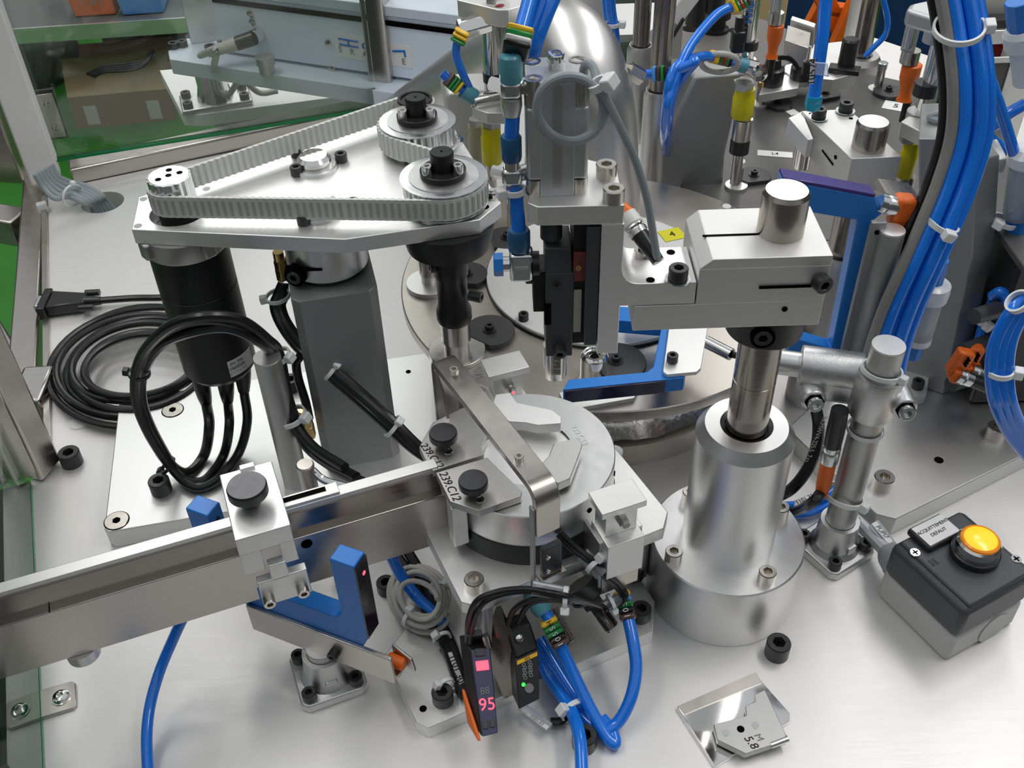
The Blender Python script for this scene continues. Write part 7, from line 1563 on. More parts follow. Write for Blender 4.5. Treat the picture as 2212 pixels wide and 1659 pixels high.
bm = NB(); lathe(bm, [(0.009, 0), (0.009, 0.006)], A(1072, 6, zc), seg=6); part(t, 'nut', bm, 'chrome'); bm = NB(); lathe(bm, [(0.004, 0), (0.004, 0.0008)], A(1078, 12, zc), seg=20); part(t, 'red_dot', bm, 'red_paint')
t = thing('clamp_plate', 'small chamfered aluminium plate above the yellow bumper at top centre', 'plate', AY(1070, 245, Yl - 0.03))
zc = AY(1080, 238, Yl - 0.045).z; pl = [A(*p, zc) for p in ((1020, 232), (1052, 244), (1090, 244), (1092, 215), (1020, 215))]
bm = NB(); prism(bm, [(p.x, p.y) for p in pl], zc - 0.010, zc); part(t, 'plate', bm, 'alu', 0.0005)
def bumper(px, py0, py1, Y, rpx, label, mat='bumper_yellow', stem=True):
    q = AY(px, py1, Y); t = thing('rubber_bumper', label, 'bumper', q, 0, 'rubber bumpers')
    zcyl(t, 'body', px, py0, py1, Y, rpx, mat, 28, lambda r, a, b: [(r * 0.93, a), (r, a + (b - a) * 0.06), (r, a + (b - a) * 0.70), (r * 0.90, a + (b - a) * 0.76), (r * 0.90, b)])
    zcyl(t, 'cap', px, py0 - 14, py0, Y, rpx * 0.95, 'alu_grey', 6)
    if stem: zcyl(t, 'stem', px, py1, py1 + 34, Y, rpx * 0.55, 'steel')
    return t
bumper(1062, 272, 350, Yl - 0.03, 23, 'translucent yellow rubber bumper behind the blue hose at top centre')
bumper(1028, 270, 346, Yl + 0.0, 17, 'tan rubber bumper behind the rear belt pulley', 'bumper_tan')
hose([AY(1006, 60, Yl - 0.03), AY(990, 85, Yl - 0.035), AY(986, 120, Yl - 0.035), AY(1000, 160, Yl - 0.035), AY(1016, 195, Yl - 0.03)], 0.0034, 'blue hose at the left of the slim chrome cylinder, upper branch', 'rear blue hoses')
hose([AY(955, 158, Yl - 0.03), AY(978, 180, Yl - 0.032), AY(1005, 198, Yl - 0.032), AY(1028, 212, Yl - 0.03)], 0.0040, 'short blue hose stub with rings behind the rear belt pulley', 'rear blue hoses')
ring_set(AY(966, 168, Yl - 0.032), AY(992, 190, Yl - 0.032), ['tag_brown', 'tag_green', 'tag_green', 'tag_yellow'], 0.0056, 'green and yellow rings on the hose stub behind the belt pulley')
ring_set(AY(1001, 64, Yl - 0.034), AY(988, 92, Yl - 0.036), ['tag_yellow', 'tag_yellow', 'tag_green'], 0.0056, 'yellow and green rings on the hose below the chrome port fitting')
t = thing('push_fitting', 'teal push-in collar on the hose stub behind the belt pulley', 'fitting', AY(1014, 204, Yl - 0.032)); dv = AY(1030, 214, Yl - 0.03) - AY(1000, 196, Yl - 0.032)
bm = NB(); lathe(bm, [(0.0066, -0.006), (0.0070, -0.003), (0.0070, 0.005), (0.0062, 0.007)], AY(1012, 203, Yl - 0.032), dv, 24); part(t, 'collet', bm, 'collet_teal')
# middle rear pneumatic unit (chrome cylinder with print, black clamp)
Ymid = 0.90
t = thing('pneumatic_cylinder', 'chrome pneumatic cylinder with blue print above the grey slanted stand', 'pneumatic cylinder', AY(1616, 150, Ymid), 0, 'round pneumatic cylinders')
zcyl(t, 'tube', 1623, -60, 92, Ymid, 18, 'chrome'); zcyl(t, 'band', 1617, 86, 104, Ymid, 21, 'black_plastic'); zcyl(t, 'lower_tube', 1612, 104, 128, Ymid, 17, 'chrome'); zcyl(t, 'lower_cap', 1612, 127, 152, Ymid, 20, 'alu_turned')
q = AY(1594, 88, Ymid - 0.01); bm = NB(); box(bm, q, (0.012, 0.012, 0.02)); part(t, 'band_lug', bm, 'black_plastic', 0.002); bm = NB(); cyl(bm, q, q + Vector((0, 0, 0.022)), 0.0045); part(t, 'band_screw', bm, 'black_plastic')
text(t, 'M10', 0.011, AY(1619, 28, Ymid - 0.0085), (0, 0, 1), (-1, 0, 0), 'ink_blue', lift=0.0006)
q = AY(1606, 146, Ymid - 0.014); t = thing('elbow_fitting', 'silver elbow fitting with teal collar below the printed chrome cylinder', 'fitting', q, 0, 'pneumatic elbow fittings')
bm = NB(); cyl(bm, AY(1632, 150, Ymid - 0.016), AY(1612, 143, Ymid - 0.016), 0.0075, 0.0070, 24); part(t, 'body', bm, 'chrome')
bm = NB(); cyl(bm, AY(1614, 143, Ymid - 0.016), AY(1594, 138, Ymid - 0.016), 0.0066, 0.0066, 24); part(t, 'collet', bm, 'collet_teal')
bm = NB(); lathe(bm, [(0.0068, 0), (0.0068, 0.012), (0.005, 0.0125)], AY(1632, 152, Ymid - 0.016), (0.2, -1, 0.1), 24); part(t, 'end_plug', bm, 'chrome')
bumper(1606, 190, 252, Ymid - 0.01, 24, 'translucent yellow rubber bumper under the slanted stand top')
t = thing('steel_plunger', 'steel plunger with black collar below the yellow bumper on the slanted stand', 'plunger', AY(1596, 330, Ymid - 0.01))
zcyl(t, 'upper', 1603, 256, 300, Ymid - 0.01, 20, 'steel'); zcyl(t, 'collar', 1598, 300, 328, Ymid - 0.01, 21, 'black_plastic'); zcyl(t, 'pin', 1592, 328, 396, Ymid - 0.008, 11, 'steel')
hose([AY(1590, 12, Ymid - 0.02), AY(1550, 30, Ymid - 0.03), AY(1505, 80, Ymid - 0.05), AY(1475, 130, Ymid - 0.07), AY(1452, 190, Ymid - 0.085), AY(1440, 240, Ymid - 0.09), AY(1436, 300, Ymid - 0.06), AY(1446, 345, 0.99), AY(1480, 370, 1.01)], 0.0042, 'long blue hose curving down from the chrome cylinder to the slanted stand', 'rear blue hoses')
ring_set(AY(1578, 17, Ymid - 0.022), AY(1612, -2, Ymid - 0.016), ['tag_yellow', 'tag_green', 'tag_red', 'tag_green', 'tag_brown'], 0.0058, 'number rings reading 5 2 5 0 1 on the long blue hose at the top', '_5250')
hose([AY(1596, 138, Ymid - 0.016), AY(1560, 128, Ymid - 0.03), AY(1520, 122, Ymid - 0.05), AY(1475, 135, Ymid - 0.07), AY(1452, 158, Ymid - 0.08), AY(1442, 210, Ymid - 0.085), AY(1438, 280, Ymid - 0.06), AY(1448, 330, 0.99), AY(1480, 350, 1.0)], 0.0042, 'blue hose bowing left from the silver elbow over the slanted stand', 'rear blue hoses')
hose([AY(1384, 160, 0.83), AY(1410, 160, 0.83), AY(1450, 156, 0.825), AY(1490, 140, 0.82), AY(1502, 134, 0.82), AY(1480, 160, 0.825), AY(1456, 200, 0.83), AY(1444, 270, 0.85), AY(1446, 330, 0.98), AY(1475, 360, 1.0)], 0.0040, 'blue hose from the silver pipe fitting curving over the guide column', 'rear blue hoses')
ring_set(AY(1411, 160, 0.829), AY(1446, 157, 0.825), ['tag_blue', 'tag_brown', 'tag_green', 'tag_black'], 0.0058, 'blue and green rings on the hose at the silver pipe fitting')
ring_set(AY(1537, 122, Ymid - 0.042), AY(1572, 130, Ymid - 0.025), ['tag_yellow', 'tag_green', 'tag_red', 'tag_green', 'tag_black'], 0.0050, 'multicoloured rings on the hose left of the silver elbow')
pts = [AY(1555 + 40 * math.cos(a_), 136 + 20 * math.sin(a_), 0.862 + 0.006 * math.sin(a_)) for a_ in [2 * PI * k / 14 for k in range(15)]]
cable('sensor_cable', pts, 0.0026, 'light_cable', 'light grey cable loop beside the silver elbow')
# angled fitting on the silver pipe
t = thing('pipe_fitting', 'champagne coloured angled fitting on the silver pipe', 'fitting', AY(1345, 150, 0.74))
a_, b_ = AY(1318, 128, 0.74), AY(1380, 164, 0.742)
bm = NB(); cyl(bm, a_, b_, 0.0036, 0.0040, 20); part(t, 'tube', bm, 'brass_pale'); bm = NB(); lathe(bm, [(0.0055, -0.004), (0.0055, 0.004)], a_, b_ - a_, 6); part(t, 'nut', bm, 'brass_pale'); bm = NB(); lathe(bm, [(0.0066, -0.010), (0.0066, 0.003), (0.003, 0.004)], b_, b_ - a_, 6); part(t, 'hex_end', bm, 'zinc')
# orange plugs
def plug_v(px, py0, py1, Y, label, rpx=18):
    t = thing('m12_plug', label, 'plug', AY(px, py1, Y), 0, 'orange sensor plugs')
    zcyl(t, 'nut', px + 4, py0, py0 + (py1 - py0) * 0.25, Y, rpx * 0.95, 'bolt_steel')
    zcyl(t, 'boot', px, py0 + (py1 - py0) * 0.27, py1, Y, rpx, 'orange', 24, lambda r, a, b: [(r * 0.80, a), (r * 0.60, a + (b - a) * 0.12), (r * 0.68, a + (b - a) * 0.35), (r * 0.98, a + (b - a) * 0.6), (r, b - (b - a) * 0.03), (r * 0.85, b)])
    zcyl(t, 'tube', px + 8, py0 - 80, py0, Y, rpx * 0.72, 'sleeve_clear'); zcyl(t, 'core', px + 8, py0 - 80, py0, Y, rpx * 0.45, 'chrome'); zcyl(t, 'cable', px - 6, py1, py1 + 46, Y, rpx * 0.42, 'black_rubber')
plug_v(1672, 26, 124, 0.93, 'orange sensor plug right of the printed chrome cylinder', 17)
plug_v(1962, 108, 216, 0.80, 'large orange sensor plug beside the right chrome cylinder', 21)
# steel block with cable and black fittings, behind the first orange plug
t = thing('feeder_block', 'brown-grey steel feeder block behind the straight blue hose', 'block', AY(1725, 150, 1.05))
P_ = [AY(1695, 86, 1.05), AY(1748, 104, 1.03), AY(1744, 152, 1.03), AY(1690, 130, 1.05)]
bm = NB(); hexa(bm, P_[::-1], [p + Vector((0.012, 0.04, 0)) for p in P_[::-1]]); part(t, 'block', bm, 'stainless', 0.0008)
bm = NB(); hexa(bm, [p + Vector((0.016, 0.045, 0.004)) for p in P_[::-1]], [p + Vector((0.02, 0.055, 0.004)) for p in P_[::-1]]); part(t, 'rear_plate', bm, 'alu', 0.0006)
t = thing('feeder_plate', 'light plate with black fittings under the feeder block', 'plate', A(1690, 185, 0.075))
pl = [A(*p, 0.085) for p in ((1640, 205), (1652, 172), (1700, 160), (1730, 168), (1724, 190))]
bm = NB(); prism(bm, [(p.x, p.y) for p in pl], 0.075, 0.085); part(t, 'plate', bm, 'alu_white', 0.0005)
for px, py, r_, h_ in ((1664, 180, 0.014, 0.030), (1730, 168, 0.013, 0.022)):
    bm = NB(); lathe(bm, [(r_, 0), (r_, h_ * 0.6), (r_ * 0.7, h_ * 0.65), (r_ * 0.6, h_)], A(px, py, 0.085), seg=24); part(t, 'fitting', bm, 'black_plastic')
bm = NB(); lathe(bm, [(0.022, 0), (0.022, 0.012)], A(1728, 172, 0.075), seg=8); part(t, 'octagon_base', bm, 'alu', 0.0006)
zcyl(t, 'blade', 1746, 100, 150, 1.0, 4, 'chrome'); zcyl(t, 'blade_holder', 1743, 132, 160, 1.0, 10, 'black_plastic')
for k, lab in enumerate(('thin black cable arching over the feeder plate, upper', 'thin black cable arching over the feeder plate, lower')):
    cable('thin_cable', [AY(1680, 122 + 5 * k, 0.99), AY(1702, 122 + 5 * k, 0.99), AY(1718, 136 + 4 * k, 0.99), AY(1726 - 3 * k, 152, 0.99)], 0.0016, 'black_rubber', lab, 'thin black cables at the feeder')
# straight blue hose with cyan nut and tag
hose([AY(1790, -60, 0.80), AY(1782, 20, 0.79), AY(1774, 100, 0.78), AY(1764, 170, 0.775), AY(1758, 212, 0.77)], 0.0052, 'straight thick blue hose ending in a cyan nut', 'rear blue hoses')
t = thing('cyan_nut', 'cyan hexagonal nut at the end of the straight blue hose', 'nut', AY(1757, 236, 0.77))
zcyl(t, 'nut', 1757, 206, 236, 0.77, 19, 'cyan_nut', 6, lambda r, a, b: [(r * 0.85, a), (r, a + (b - a) * 0.4), (r * 0.9, a + (b - a) * 0.55), (r, a + (b - a) * 0.7), (r * 0.85, b)])
t = thing('marker_tag', 'clear tag with vertical number on the straight blue hose', 'tag', AY(1757, 160, 0.765))
P_ = [AY(1748, 181, 0.765), AY(1757, 182, 0.765), AY(1762, 128, 0.765), AY(1753, 127, 0.765)]; bm = NB(); hexa(bm, P_, [p + Vector((0, 0.001, 0)) for p in P_]); pp_ = part(t, 'strip', bm, 'paper')
text(pp_, '10524', 0.009, (P_[0] + P_[2]) / 2, P_[3] - P_[0], P_[0] - P_[1], 'ink', lift=0.0004)
P_ = [AY(1760, 160, 0.764), AY(1790, 166, 0.764), AY(1788, 138, 0.764), AY(1762, 136, 0.764)]; bm = NB(); hexa(bm, P_, [p + Vector((0, 0.002, 0)) for p in P_]); part(t, 'holder', bm, 'clear_plastic')
# rear arm with black sensor
t = thing('sensor_mount', 'grey arm with a black upright sensor in front of the far guide column', 'arm', A(1800, 190, 0.06))
pl = [A(*p, 0.10) for p in ((1770, 170), (1776, 152), (1838, 142), (1850, 158), (1800, 172))]; bm = NB(); prism(bm, [(p.x, p.y) for p in pl], 0.085, 0.10); part(t, 'arm', bm, 'alu', 0.0005)
bm = NB(); lathe(bm, [(0.0095, 0), (0.0095, 0.034), (0.008, 0.036)], A(1826, 150, 0.10), seg=24); part(t, 'sensor', bm, 'black_plastic'); bm = NB(); box(bm, A(1824, 150, 0.103), (0.034, 0.016, 0.006), rot_z(-0.4)); part(t, 'sensor_base', bm, 'black_plastic', 0.001)
screw(t, A(1806, 158, 0.10), 0.004, 0.004)
bm = NB(); q = AY(1841, 60, 1.36); lathe(bm, [(0.0085, 0.0), (0.0085, 0.35)], (q.x, q.y, q.z - 0.06), seg=20); single('round_rod', bm, 'anod_light', 'light grey vertical rod behind the far guide column', 'rod')
cable('thin_hose', [AY(1903, -20, 1.1), AY(1917, 40, 1.1), AY(1912, 75, 1.1), AY(1884, 106, 1.1), AY(1868, 122, 1.1)], 0.0032, 'tube_blue', 'thin blue hose at the far guide column')
# second swivel block with shaft end (rear right)
ZB2 = 0.205
t = thing('swivel_block', 'grey swivel block with two black screws at the rear right', 'block', A(1850, 400, 0.15))
pl = [A(*p, ZB2) for p in ((1731, 240), (1828, 236), (1845, 245), (1949, 338), (1840, 343))]
bm = NB(); prism(bm, [(p.x, p.y) for p in pl], ZB2 - 0.030, ZB2); part(t, 'body', bm, 'anod_light', 0.0006)
screw(t, A(1768, 254, ZB2 + 0.001), 0.0058, 0.0080, washer=0.0080); screw(t, A(1826, 240, ZB2 + 0.001), 0.0058, 0.0080, washer=0.0080)
for px, py in ((1752, 246), (1838, 256)):
    bm = NB(); lathe(bm, [(0.0018, 0), (0.0018, 0.0003)], A(px, py, ZB2), seg=12); part(t, 'hole', bm, 'void')
a_ = A(1782, 288, ZB2); b_ = A(1840, 343, ZB2); dd = (b_ - a_).normalized(); nn = Vector((-dd.y, dd.x, 0)); nn = nn if nn.y < 0 else -nn
pq = lambda u, dz: a_.lerp(b_, u) + nn * 0.0003 - Vector((0, 0, dz))
bm = NB(); box(bm, pq(0.25, 0.016), (0.02, 0.0008, 0.0014), axes(dd - Vector((0, 0, 0.15)))); part(t, 'slit', bm, 'void'); bm = NB(); lathe(bm, [(0.0018, 0), (0.0018, 0.0003)], pq(0.5, 0.010), nn, 12); part(t, 'hole', bm, 'void')
q = A(1875, 318, ZB2); t = thing('shaft_end', 'bright steel shaft end standing out of the rear right swivel block', 'shaft', q)
rr = 35 * mpp(q); hh = zat(q.x, q.y, 262) - ZB2
bm = NB(); lathe(bm, [(rr, 0), (rr, hh * 0.9), (rr * 0.9, hh)], seg=48); finish(bm, 'shaft', 'steel_shaft', t); bm = NB(); lathe(bm, [(rr * 0.89, hh - 0.0002), (rr * 0.89, hh + 0.0001)], seg=48); finish(bm, 'end_face', 'alu_turned', t)
bm = NB(); lathe(bm, [(rr * 0.95, -ZB2 + D2Z * 0), (rr * 0.95, -0.031)], seg=40); finish(bm, 'lower_shaft', 'steel_dark', t)
t = thing('hook_bracket', 'dark hook bracket with a steel pin at the left of the rear swivel block', 'bracket', A(1725, 300, ZB2 - 0.03))
P_ = [A(1706, 256, ZB2), A(1735, 242, ZB2), A(1748, 262, ZB2), A(1752, 302, ZB2 - 0.012), A(1718, 275, ZB2 - 0.004), A(1702, 300, ZB2 - 0.022)]
bm = NB(); pl = [A(*p, ZB2 - 0.002) for p in ((1703, 254), (1732, 240), (1757, 300), (1745, 302))]; prism(bm, [(p.x, p.y) for p in pl], ZB2 - 0.018, ZB2 - 0.002); part(t, 'hook', bm, 'anod_light', 0.0006)
q = A(1740, 300, ZB2 - 0.016); bm = NB(); lathe(bm, [(0.0072, -0.026), (0.0072, 0.0)], q, seg=28); part(t, 'pin', bm, 'chrome')
# right chrome cylinder unit with top plate, on its stand
Yr = 0.76
t = thing('pneumatic_cylinder', 'chrome pneumatic cylinder with black band at the upper right', 'pneumatic cylinder', AY(1990, 270, Yr), 0, 'round pneumatic cylinders')
zcyl(t, 'tube', 2018, 75, 246, Yr, 22, 'chrome'); zcyl(t, 'band', 2000, 178, 204, Yr, 26, 'black_plastic'); zcyl(t, 'upper_cap', 2022, 44, 90, Yr, 24, 'alu_cast'); zcyl(t, 'base_ring', 1984, 240, 270, Yr, 27, 'cyl_grey')
q = AY(2042, 190, Yr + 0.005); bm = NB(); box(bm, q, (0.026, 0.02, 0.03)); part(t, 'band_switch', bm, 'black_plastic', 0.003)
t = thing('clamp_plate', 'light grey rounded plate on top of the right chrome cylinder', 'plate', AY(2010, 50, Yr))
zc = AY(1975, 14, Yr - 0.02).z; pl = [A(*p, zc) for p in ((1958, 20), (1964, 8), (2048, -10), (2120, 20), (2090, 60), (2040, 44))]
bm = NB(); prism(bm, [(p.x, p.y) for p in pl], zc - 0.013, zc); part(t, 'plate', bm, 'cyl_grey', 0.003)
P_ = [(1948, 262), (1962, 254), (2064, 292), (2066, 360), (2052, 470), (2020, 640), (1960, 640), (1985, 420)]
# big right stand on the right plate
b0 = [A(*p, RPZ) for p in ((1948, 822), (2036, 852), (2064, 842), (2088, 786), (2010, 760))]
t = thing('station_stand', 'tall dark grey stand on the right plate behind the blue hose bundle', 'stand', A(2040, 840, RPZ), 0, 'grey station stands')
pd = (b0[1] - b0[0]); pd.z = 0; pd.normalize(); pn = Vector((-pd.y, pd.x, 0))
def onv(px, py):
    r_ = ray(px, py); return CAMP + r_ * ((b0[0] - CAMP).dot(pn) / r_.dot(pn))
P_ = [b0[0], b0[1], onv(2100, 552), onv(2110, 350), onv(2040, 300), onv(1984, 300), onv(1986, 560)]
tr = tessellate_polygon([[Vector((p.dot(pd), p.z, 0)) for p in P_]]); ev = Vector((0.020, 0.0085, 0)) ; ev2 = Vector((0.018, 0.05, 0))
bm = NB(); va = [bm.verts.new(p) for p in P_]; vb = [bm.verts.new(p + (ev if i in (1, 2, 3, 4) else ev2)) for i, p in enumerate(P_)]; vc = [bm.verts.new(p + ev2 * 1.15) for p in P_]
for q in tr: bm.faces.new([va[i] for i in q]); bm.faces.new([vc[i] for i in q][::-1])
for i in range(len(P_)):
    k = (i + 1) % len(P_); bm.faces.new([va[i], va[k], vb[k], vb[i]]); bm.faces.new([vb[i], vb[k], vc[k], vc[i]])
part(t, 'column', bm, 'anodised', 0.001)
f_ = [A(*p, RPZ + 0.012) for p in ((1938, 800), (1960, 846), (1974, 858), (2003, 848), (2010, 800))]
bm = NB(); prism(bm, [(p.x, p.y) for p in f_], RPZ, RPZ + 0.012); part(t, 'foot', bm, 'anod_light', 0.001)
screw(t, A(1981, 836, RPZ + 0.012), 0.0050, 0.0072)
zc = AY(1952, 262, Yr - 0.03).z; pl = [A(*p, zc) for p in ((1946, 262), (1962, 250), (2150, 290), (2178, 342), (2110, 352), (2052, 316))]
bm = NB(); prism(bm, [(p.x, p.y) for p in pl], zc - 0.012, zc); part(t, 'head_plate', bm, 'anod_light', 0.001)
bumper(1962, 305, 380, Yr - 0.02, 19, 'translucent yellow rubber bumper below the right head plate')
t = thing('steel_plunger', 'dark steel plunger below the right yellow bumper', 'plunger', AY(1950, 430, Yr - 0.02)); zcyl(t, 'pin', 1955, 380, 450, Yr - 0.02, 15, 'steel_dark')
for k in range(3):
    cable('grey_loop', [AY(2055, 243 + 9 * k, Yr - 0.05), AY(2025, 246 + 10 * k, Yr - 0.055), AY(2010, 254 + 12 * k, Yr - 0.055), AY(2030, 262 + 9 * k, Yr - 0.06), AY(2060, 256 + 9 * k, Yr - 0.06)], 0.0032, 'grey_cable', ['grey cable loop on the right stand head, upper', 'grey cable loop on the right stand head, middle', 'grey cable loop on the right stand head, lower'][k], 'grey cable loops')
# ------------------------------------------------------------------ big hose bundle at the right
base = [(2062, -60, 0.60), (2084, 60, 0.585), (2098, 180, 0.57), (2094, 290, 0.56), (2066, 390, 0.55), (2030, 480, 0.54), (1985, 580, 0.53), (1945, 670, 0.525), (1915, 760, 0.52), (1900, 840, 0.515)]
labs = ['blue hose of the big right bundle, leftmost strand', 'blue hose of the big right bundle, second strand', 'blue hose of the big right bundle, third strand', 'blue hose of the big right bundle, rightmost strand']
for k in range(4):
    w_ = [(-16, -16), (2, 2), (20, 20), (36, 34)][k]
    hose([AY(px + w_[0], py, Y + (0.004 if k % 2 else 0)) for px, py, Y in base], 0.0045, labs[k], 'right blue hose bundle')
cable('grey_cable', [AY(px - 40 + (0 if i < 6 else 2), py, Y) for i, (px, py, Y) in enumerate(base)], 0.0036, 'light_cable2', 'grey cable running along the left of the big right hose bundle')
cable('black_cable', [AY(px - 58 - (0 if i < 5 else (i - 4) * 2), py, Y + 0.01) for i, (px, py, Y) in enumerate(base[:7])], 0.0036, 'black_rubber', 'black cable running along the left of the big right hose bundle')
def big_tie(px, py, Y, ax, rp, label, hd):
    q = AY(px, py, Y); return zip_tie(q, ax, rp * mpp(q), label, hd, sc=1.35)
big_tie(2072, 60, 0.585, (0.15, 0.3, -1), 52, 'white cable tie high on the big right hose bundle', (1, -0.3, 0.5))
big_tie(2034, 480, 0.542, (-0.4, 0.1, -1), 38, 'white cable tie low on the big right hose bundle', (0.1, -1, 0.1))
# inline filter
t = thing('inline_filter', 'clear inline air filter with white core behind the big hose bundle', 'filter', AY(1995, 660, 0.60))
a_, b_ = AY(2032, 560, 0.60), AY(1970, 770, 0.60); dd = b_ - a_; L = dd.length
bm = NB(); lathe(bm, [(0.0066, 0), (0.0066, L * 0.24)], a_, dd, 8); part(t, 'upper_fitting', bm, 'sensor_blue', 0.0008)
bm = NB(); lathe(bm, [(0.0088, L * 0.22), (0.0125, L * 0.24), (0.0130, L * 0.30), (0.0125, L * 0.38), (0.0100, L * 0.40)], a_, dd, 32); part(t, 'cap', bm, 'clear_frost')
bm = NB(); lathe(bm, [(0.0102, L * 0.38), (0.0102, L * 0.78), (0.0095, L * 0.82)], a_, dd, 32); part(t, 'bowl', bm, 'clear_plastic')
bm = NB(); lathe(bm, [(0.0072, L * 0.38), (0.0072, L * 0.72)], a_, dd, 24); part(t, 'core', bm, 'white_paint')
bm = NB(); lathe(bm, [(0.0100, L * 0.76), (0.0104, L * 0.78), (0.0104, L * 0.83), (0.009, L * 0.84)], a_, dd, 32); part(t, 'ring', bm, 'clear_frost')
bm = NB(); lathe(bm, [(0.0070, L * 0.84), (0.0070, L * 1.0)], a_, dd, 8); part(t, 'lower_fitting', bm, 'sensor_blue', 0.0008)
t = thing('inline_filter', 'clear inline air filter at the right picture edge', 'filter', AY(2200, 400, 0.66))
a_, b_ = AY(2222, 318, 0.66), AY(2192, 505, 0.66); dd = b_ - a_; L = dd.length
bm = NB(); lathe(bm, [(0.0085, 0), (0.0135, L * 0.06), (0.0135, L * 0.16), (0.011, L * 0.2)], a_, dd, 32); part(t, 'cap', bm, 'clear_frost')
bm = NB(); lathe(bm, [(0.0112, L * 0.18), (0.0112, L * 0.72), (0.009, L * 0.8)], a_, dd, 32); part(t, 'bowl', bm, 'clear_plastic'); bm = NB(); lathe(bm, [(0.0076, L * 0.18), (0.0076, L * 0.68)], a_, dd, 24); part(t, 'core', bm, 'panel_blue'); bm = NB(); lathe(bm, [(0.0078, L * 0.78), (0.0078, L * 1.1)], a_, dd, 10); part(t, 'lower_fitting', bm, 'sensor_blue', 0.0008)
t = thing('inline_filter', 'clear inline air filter at the upper right picture corner', 'filter', AY(2205, 90, 0.70))
a_, b_ = AY(2200, 0, 0.70), AY(2218, 160, 0.70); dd = b_ - a_; L = dd.length
bm = NB(); lathe(bm, [(0.0095, 0), (0.0095, L * 0.36)], a_, dd, 10); part(t, 'fitting', bm, 'sensor_blue', 0.0008); bm = NB(); lathe(bm, [(0.0105, L * 0.36), (0.0130, L * 0.42), (0.0128, L * 0.6), (0.010, L * 0.64), (0.010, L * 1.1)], a_, dd, 28); part(t, 'bowl', bm, 'clear_frost')
# blue hoses beyond, at the right edge
hose([AY(2120, 95, 0.66), AY(2135, 160, 0.66), AY(2165, 250, 0.66), AY(2190, 330, 0.66)], 0.0042, 'blue hose slanting down to the filter at the right edge', 'far right blue hoses')
hose([AY(2215, 225, 0.70), AY(2180, 245, 0.70), AY(2150, 268, 0.70), AY(2128, 280, 0.70), AY(2140, 300, 0.70), AY(2175, 330, 0.70)], 0.0046, 'short blue hose crossing behind the slanting one', 'far right blue hoses')
hose([AY(2188, 500, 0.66), AY(2175, 560, 0.655), AY(2150, 640, 0.65), AY(2130, 690, 0.645), AY(2110, 760, 0.64), AY(2095, 830, 0.635)], 0.0048, 'blue hose falling from the edge filter behind the tall stand', 'far right blue hoses')
hose([AY(2196, 505, 0.662), AY(2184, 560, 0.657), AY(2160, 640, 0.652), AY(2140, 700, 0.647), AY(2125, 770, 0.64)], 0.0048, 'second blue hose falling from the edge filter behind the tall stand', 'far right blue hoses')
for k in range(3):
    hose([AY(2228 + 10 * k, 640, 0.52), AY(2186 + 14 * k, 672, 0.515), AY(2152 + 16 * k, 735, 0.51), AY(2142 + 17 * k, 800, 0.505), AY(2150 + 17 * k, 870, 0.50), AS(2180 + 16 * k, 935, 0.5, 0.03), AS(2215 + 14 * k, 980, 0.5, 0.03), AS(2260 + 10 * k, 1030, 0.5, 0.03)], 0.0044, ['outer blue hose of the loop at the right edge', 'middle blue hose of the loop at the right edge', 'inner blue hose of the loop at the right edge'][k], 'blue hose loop at the right edge')
big_tie(2160, 800, 0.505, (0.05, 0, -1), 28, 'white cable tie on the hose loop at the right edge', (1, -0.4, 0))
big_tie(2200, 652, 0.515, (0.6, 0, -0.6), 26, 'white cable tie at the top of the hose loop at the right edge', (0.3, -0.5, 0.8))
big_tie(2168, 478, 0.66, (-0.3, 0, -1), 26, 'white cable tie under the edge filter', (-0.6, -0.6, 0))
zip_tie(AY(2115, 690, 0.63), (-0.4, 0, -1), 0.006, 'white cable tie on the falling hose beside the tall stand', (0.6, -0.7, 0), sc=1.4)
# orange angled connectors at the foot of the tall stand
for i, (px, py, rz, lab) in enumerate(((2078, 795, 0.9, 'front orange angled connector beside the tall stand'), (2098, 785, 1.2, 'rear orange angled connector beside the tall stand'))):
    Yc = 0.60 + 0.012 * i
    t = thing('m12_plug', lab, 'plug', AY(px, py, Yc), 0, 'orange angled connectors')
    a_, b_ = AY(px - 20 + 6 * i, py + 10, Yc), AY(px + 12, py - 38, Yc); dd = b_ - a_
    bm = NB(); box(bm, (a_ + b_) / 2, (dd.length, 0.013, 0.010), axes(dd, (0, -1, 0.2))); part(t, 'body', bm, 'orange', 0.002)
    bm = NB(); box(bm, a_ + dd * 0.15 + Vector((0.003, -0.002, -0.003)), (0.012, 0.014, 0.014), axes(dd, (0, -1, 0.2))); part(t, 'elbow', bm, 'orange', 0.002)
    for u in (0.62, 0.74, 0.86):
        bm = NB(); box(bm, a_ + dd * u + Vector((0, -0.0062, 0)), (0.0016, 0.0012, 0.006), axes(dd, (0, -1, 0.2))); part(t, 'vent_slot', bm, 'void')
    bm = NB(); lathe(bm, [(0.0062, 0), (0.0064, 0.004), (0.0056, 0.005), (0.0064, 0.006), (0.0060, 0.012)], AY(px - 10 + 6 * i, py + 14, Yc - 0.006), (1, -0.1, -0.45), 28); part(t, 'nut', bm, 'zinc')
    bm = NB(); lathe(bm, [(0.0056, 0.012), (0.0054, 0.034)], AY(px - 10 + 6 * i, py + 14, Yc - 0.006), (1, -0.1, -0.45), 20); part(t, 'socket', bm, 'black_plastic')
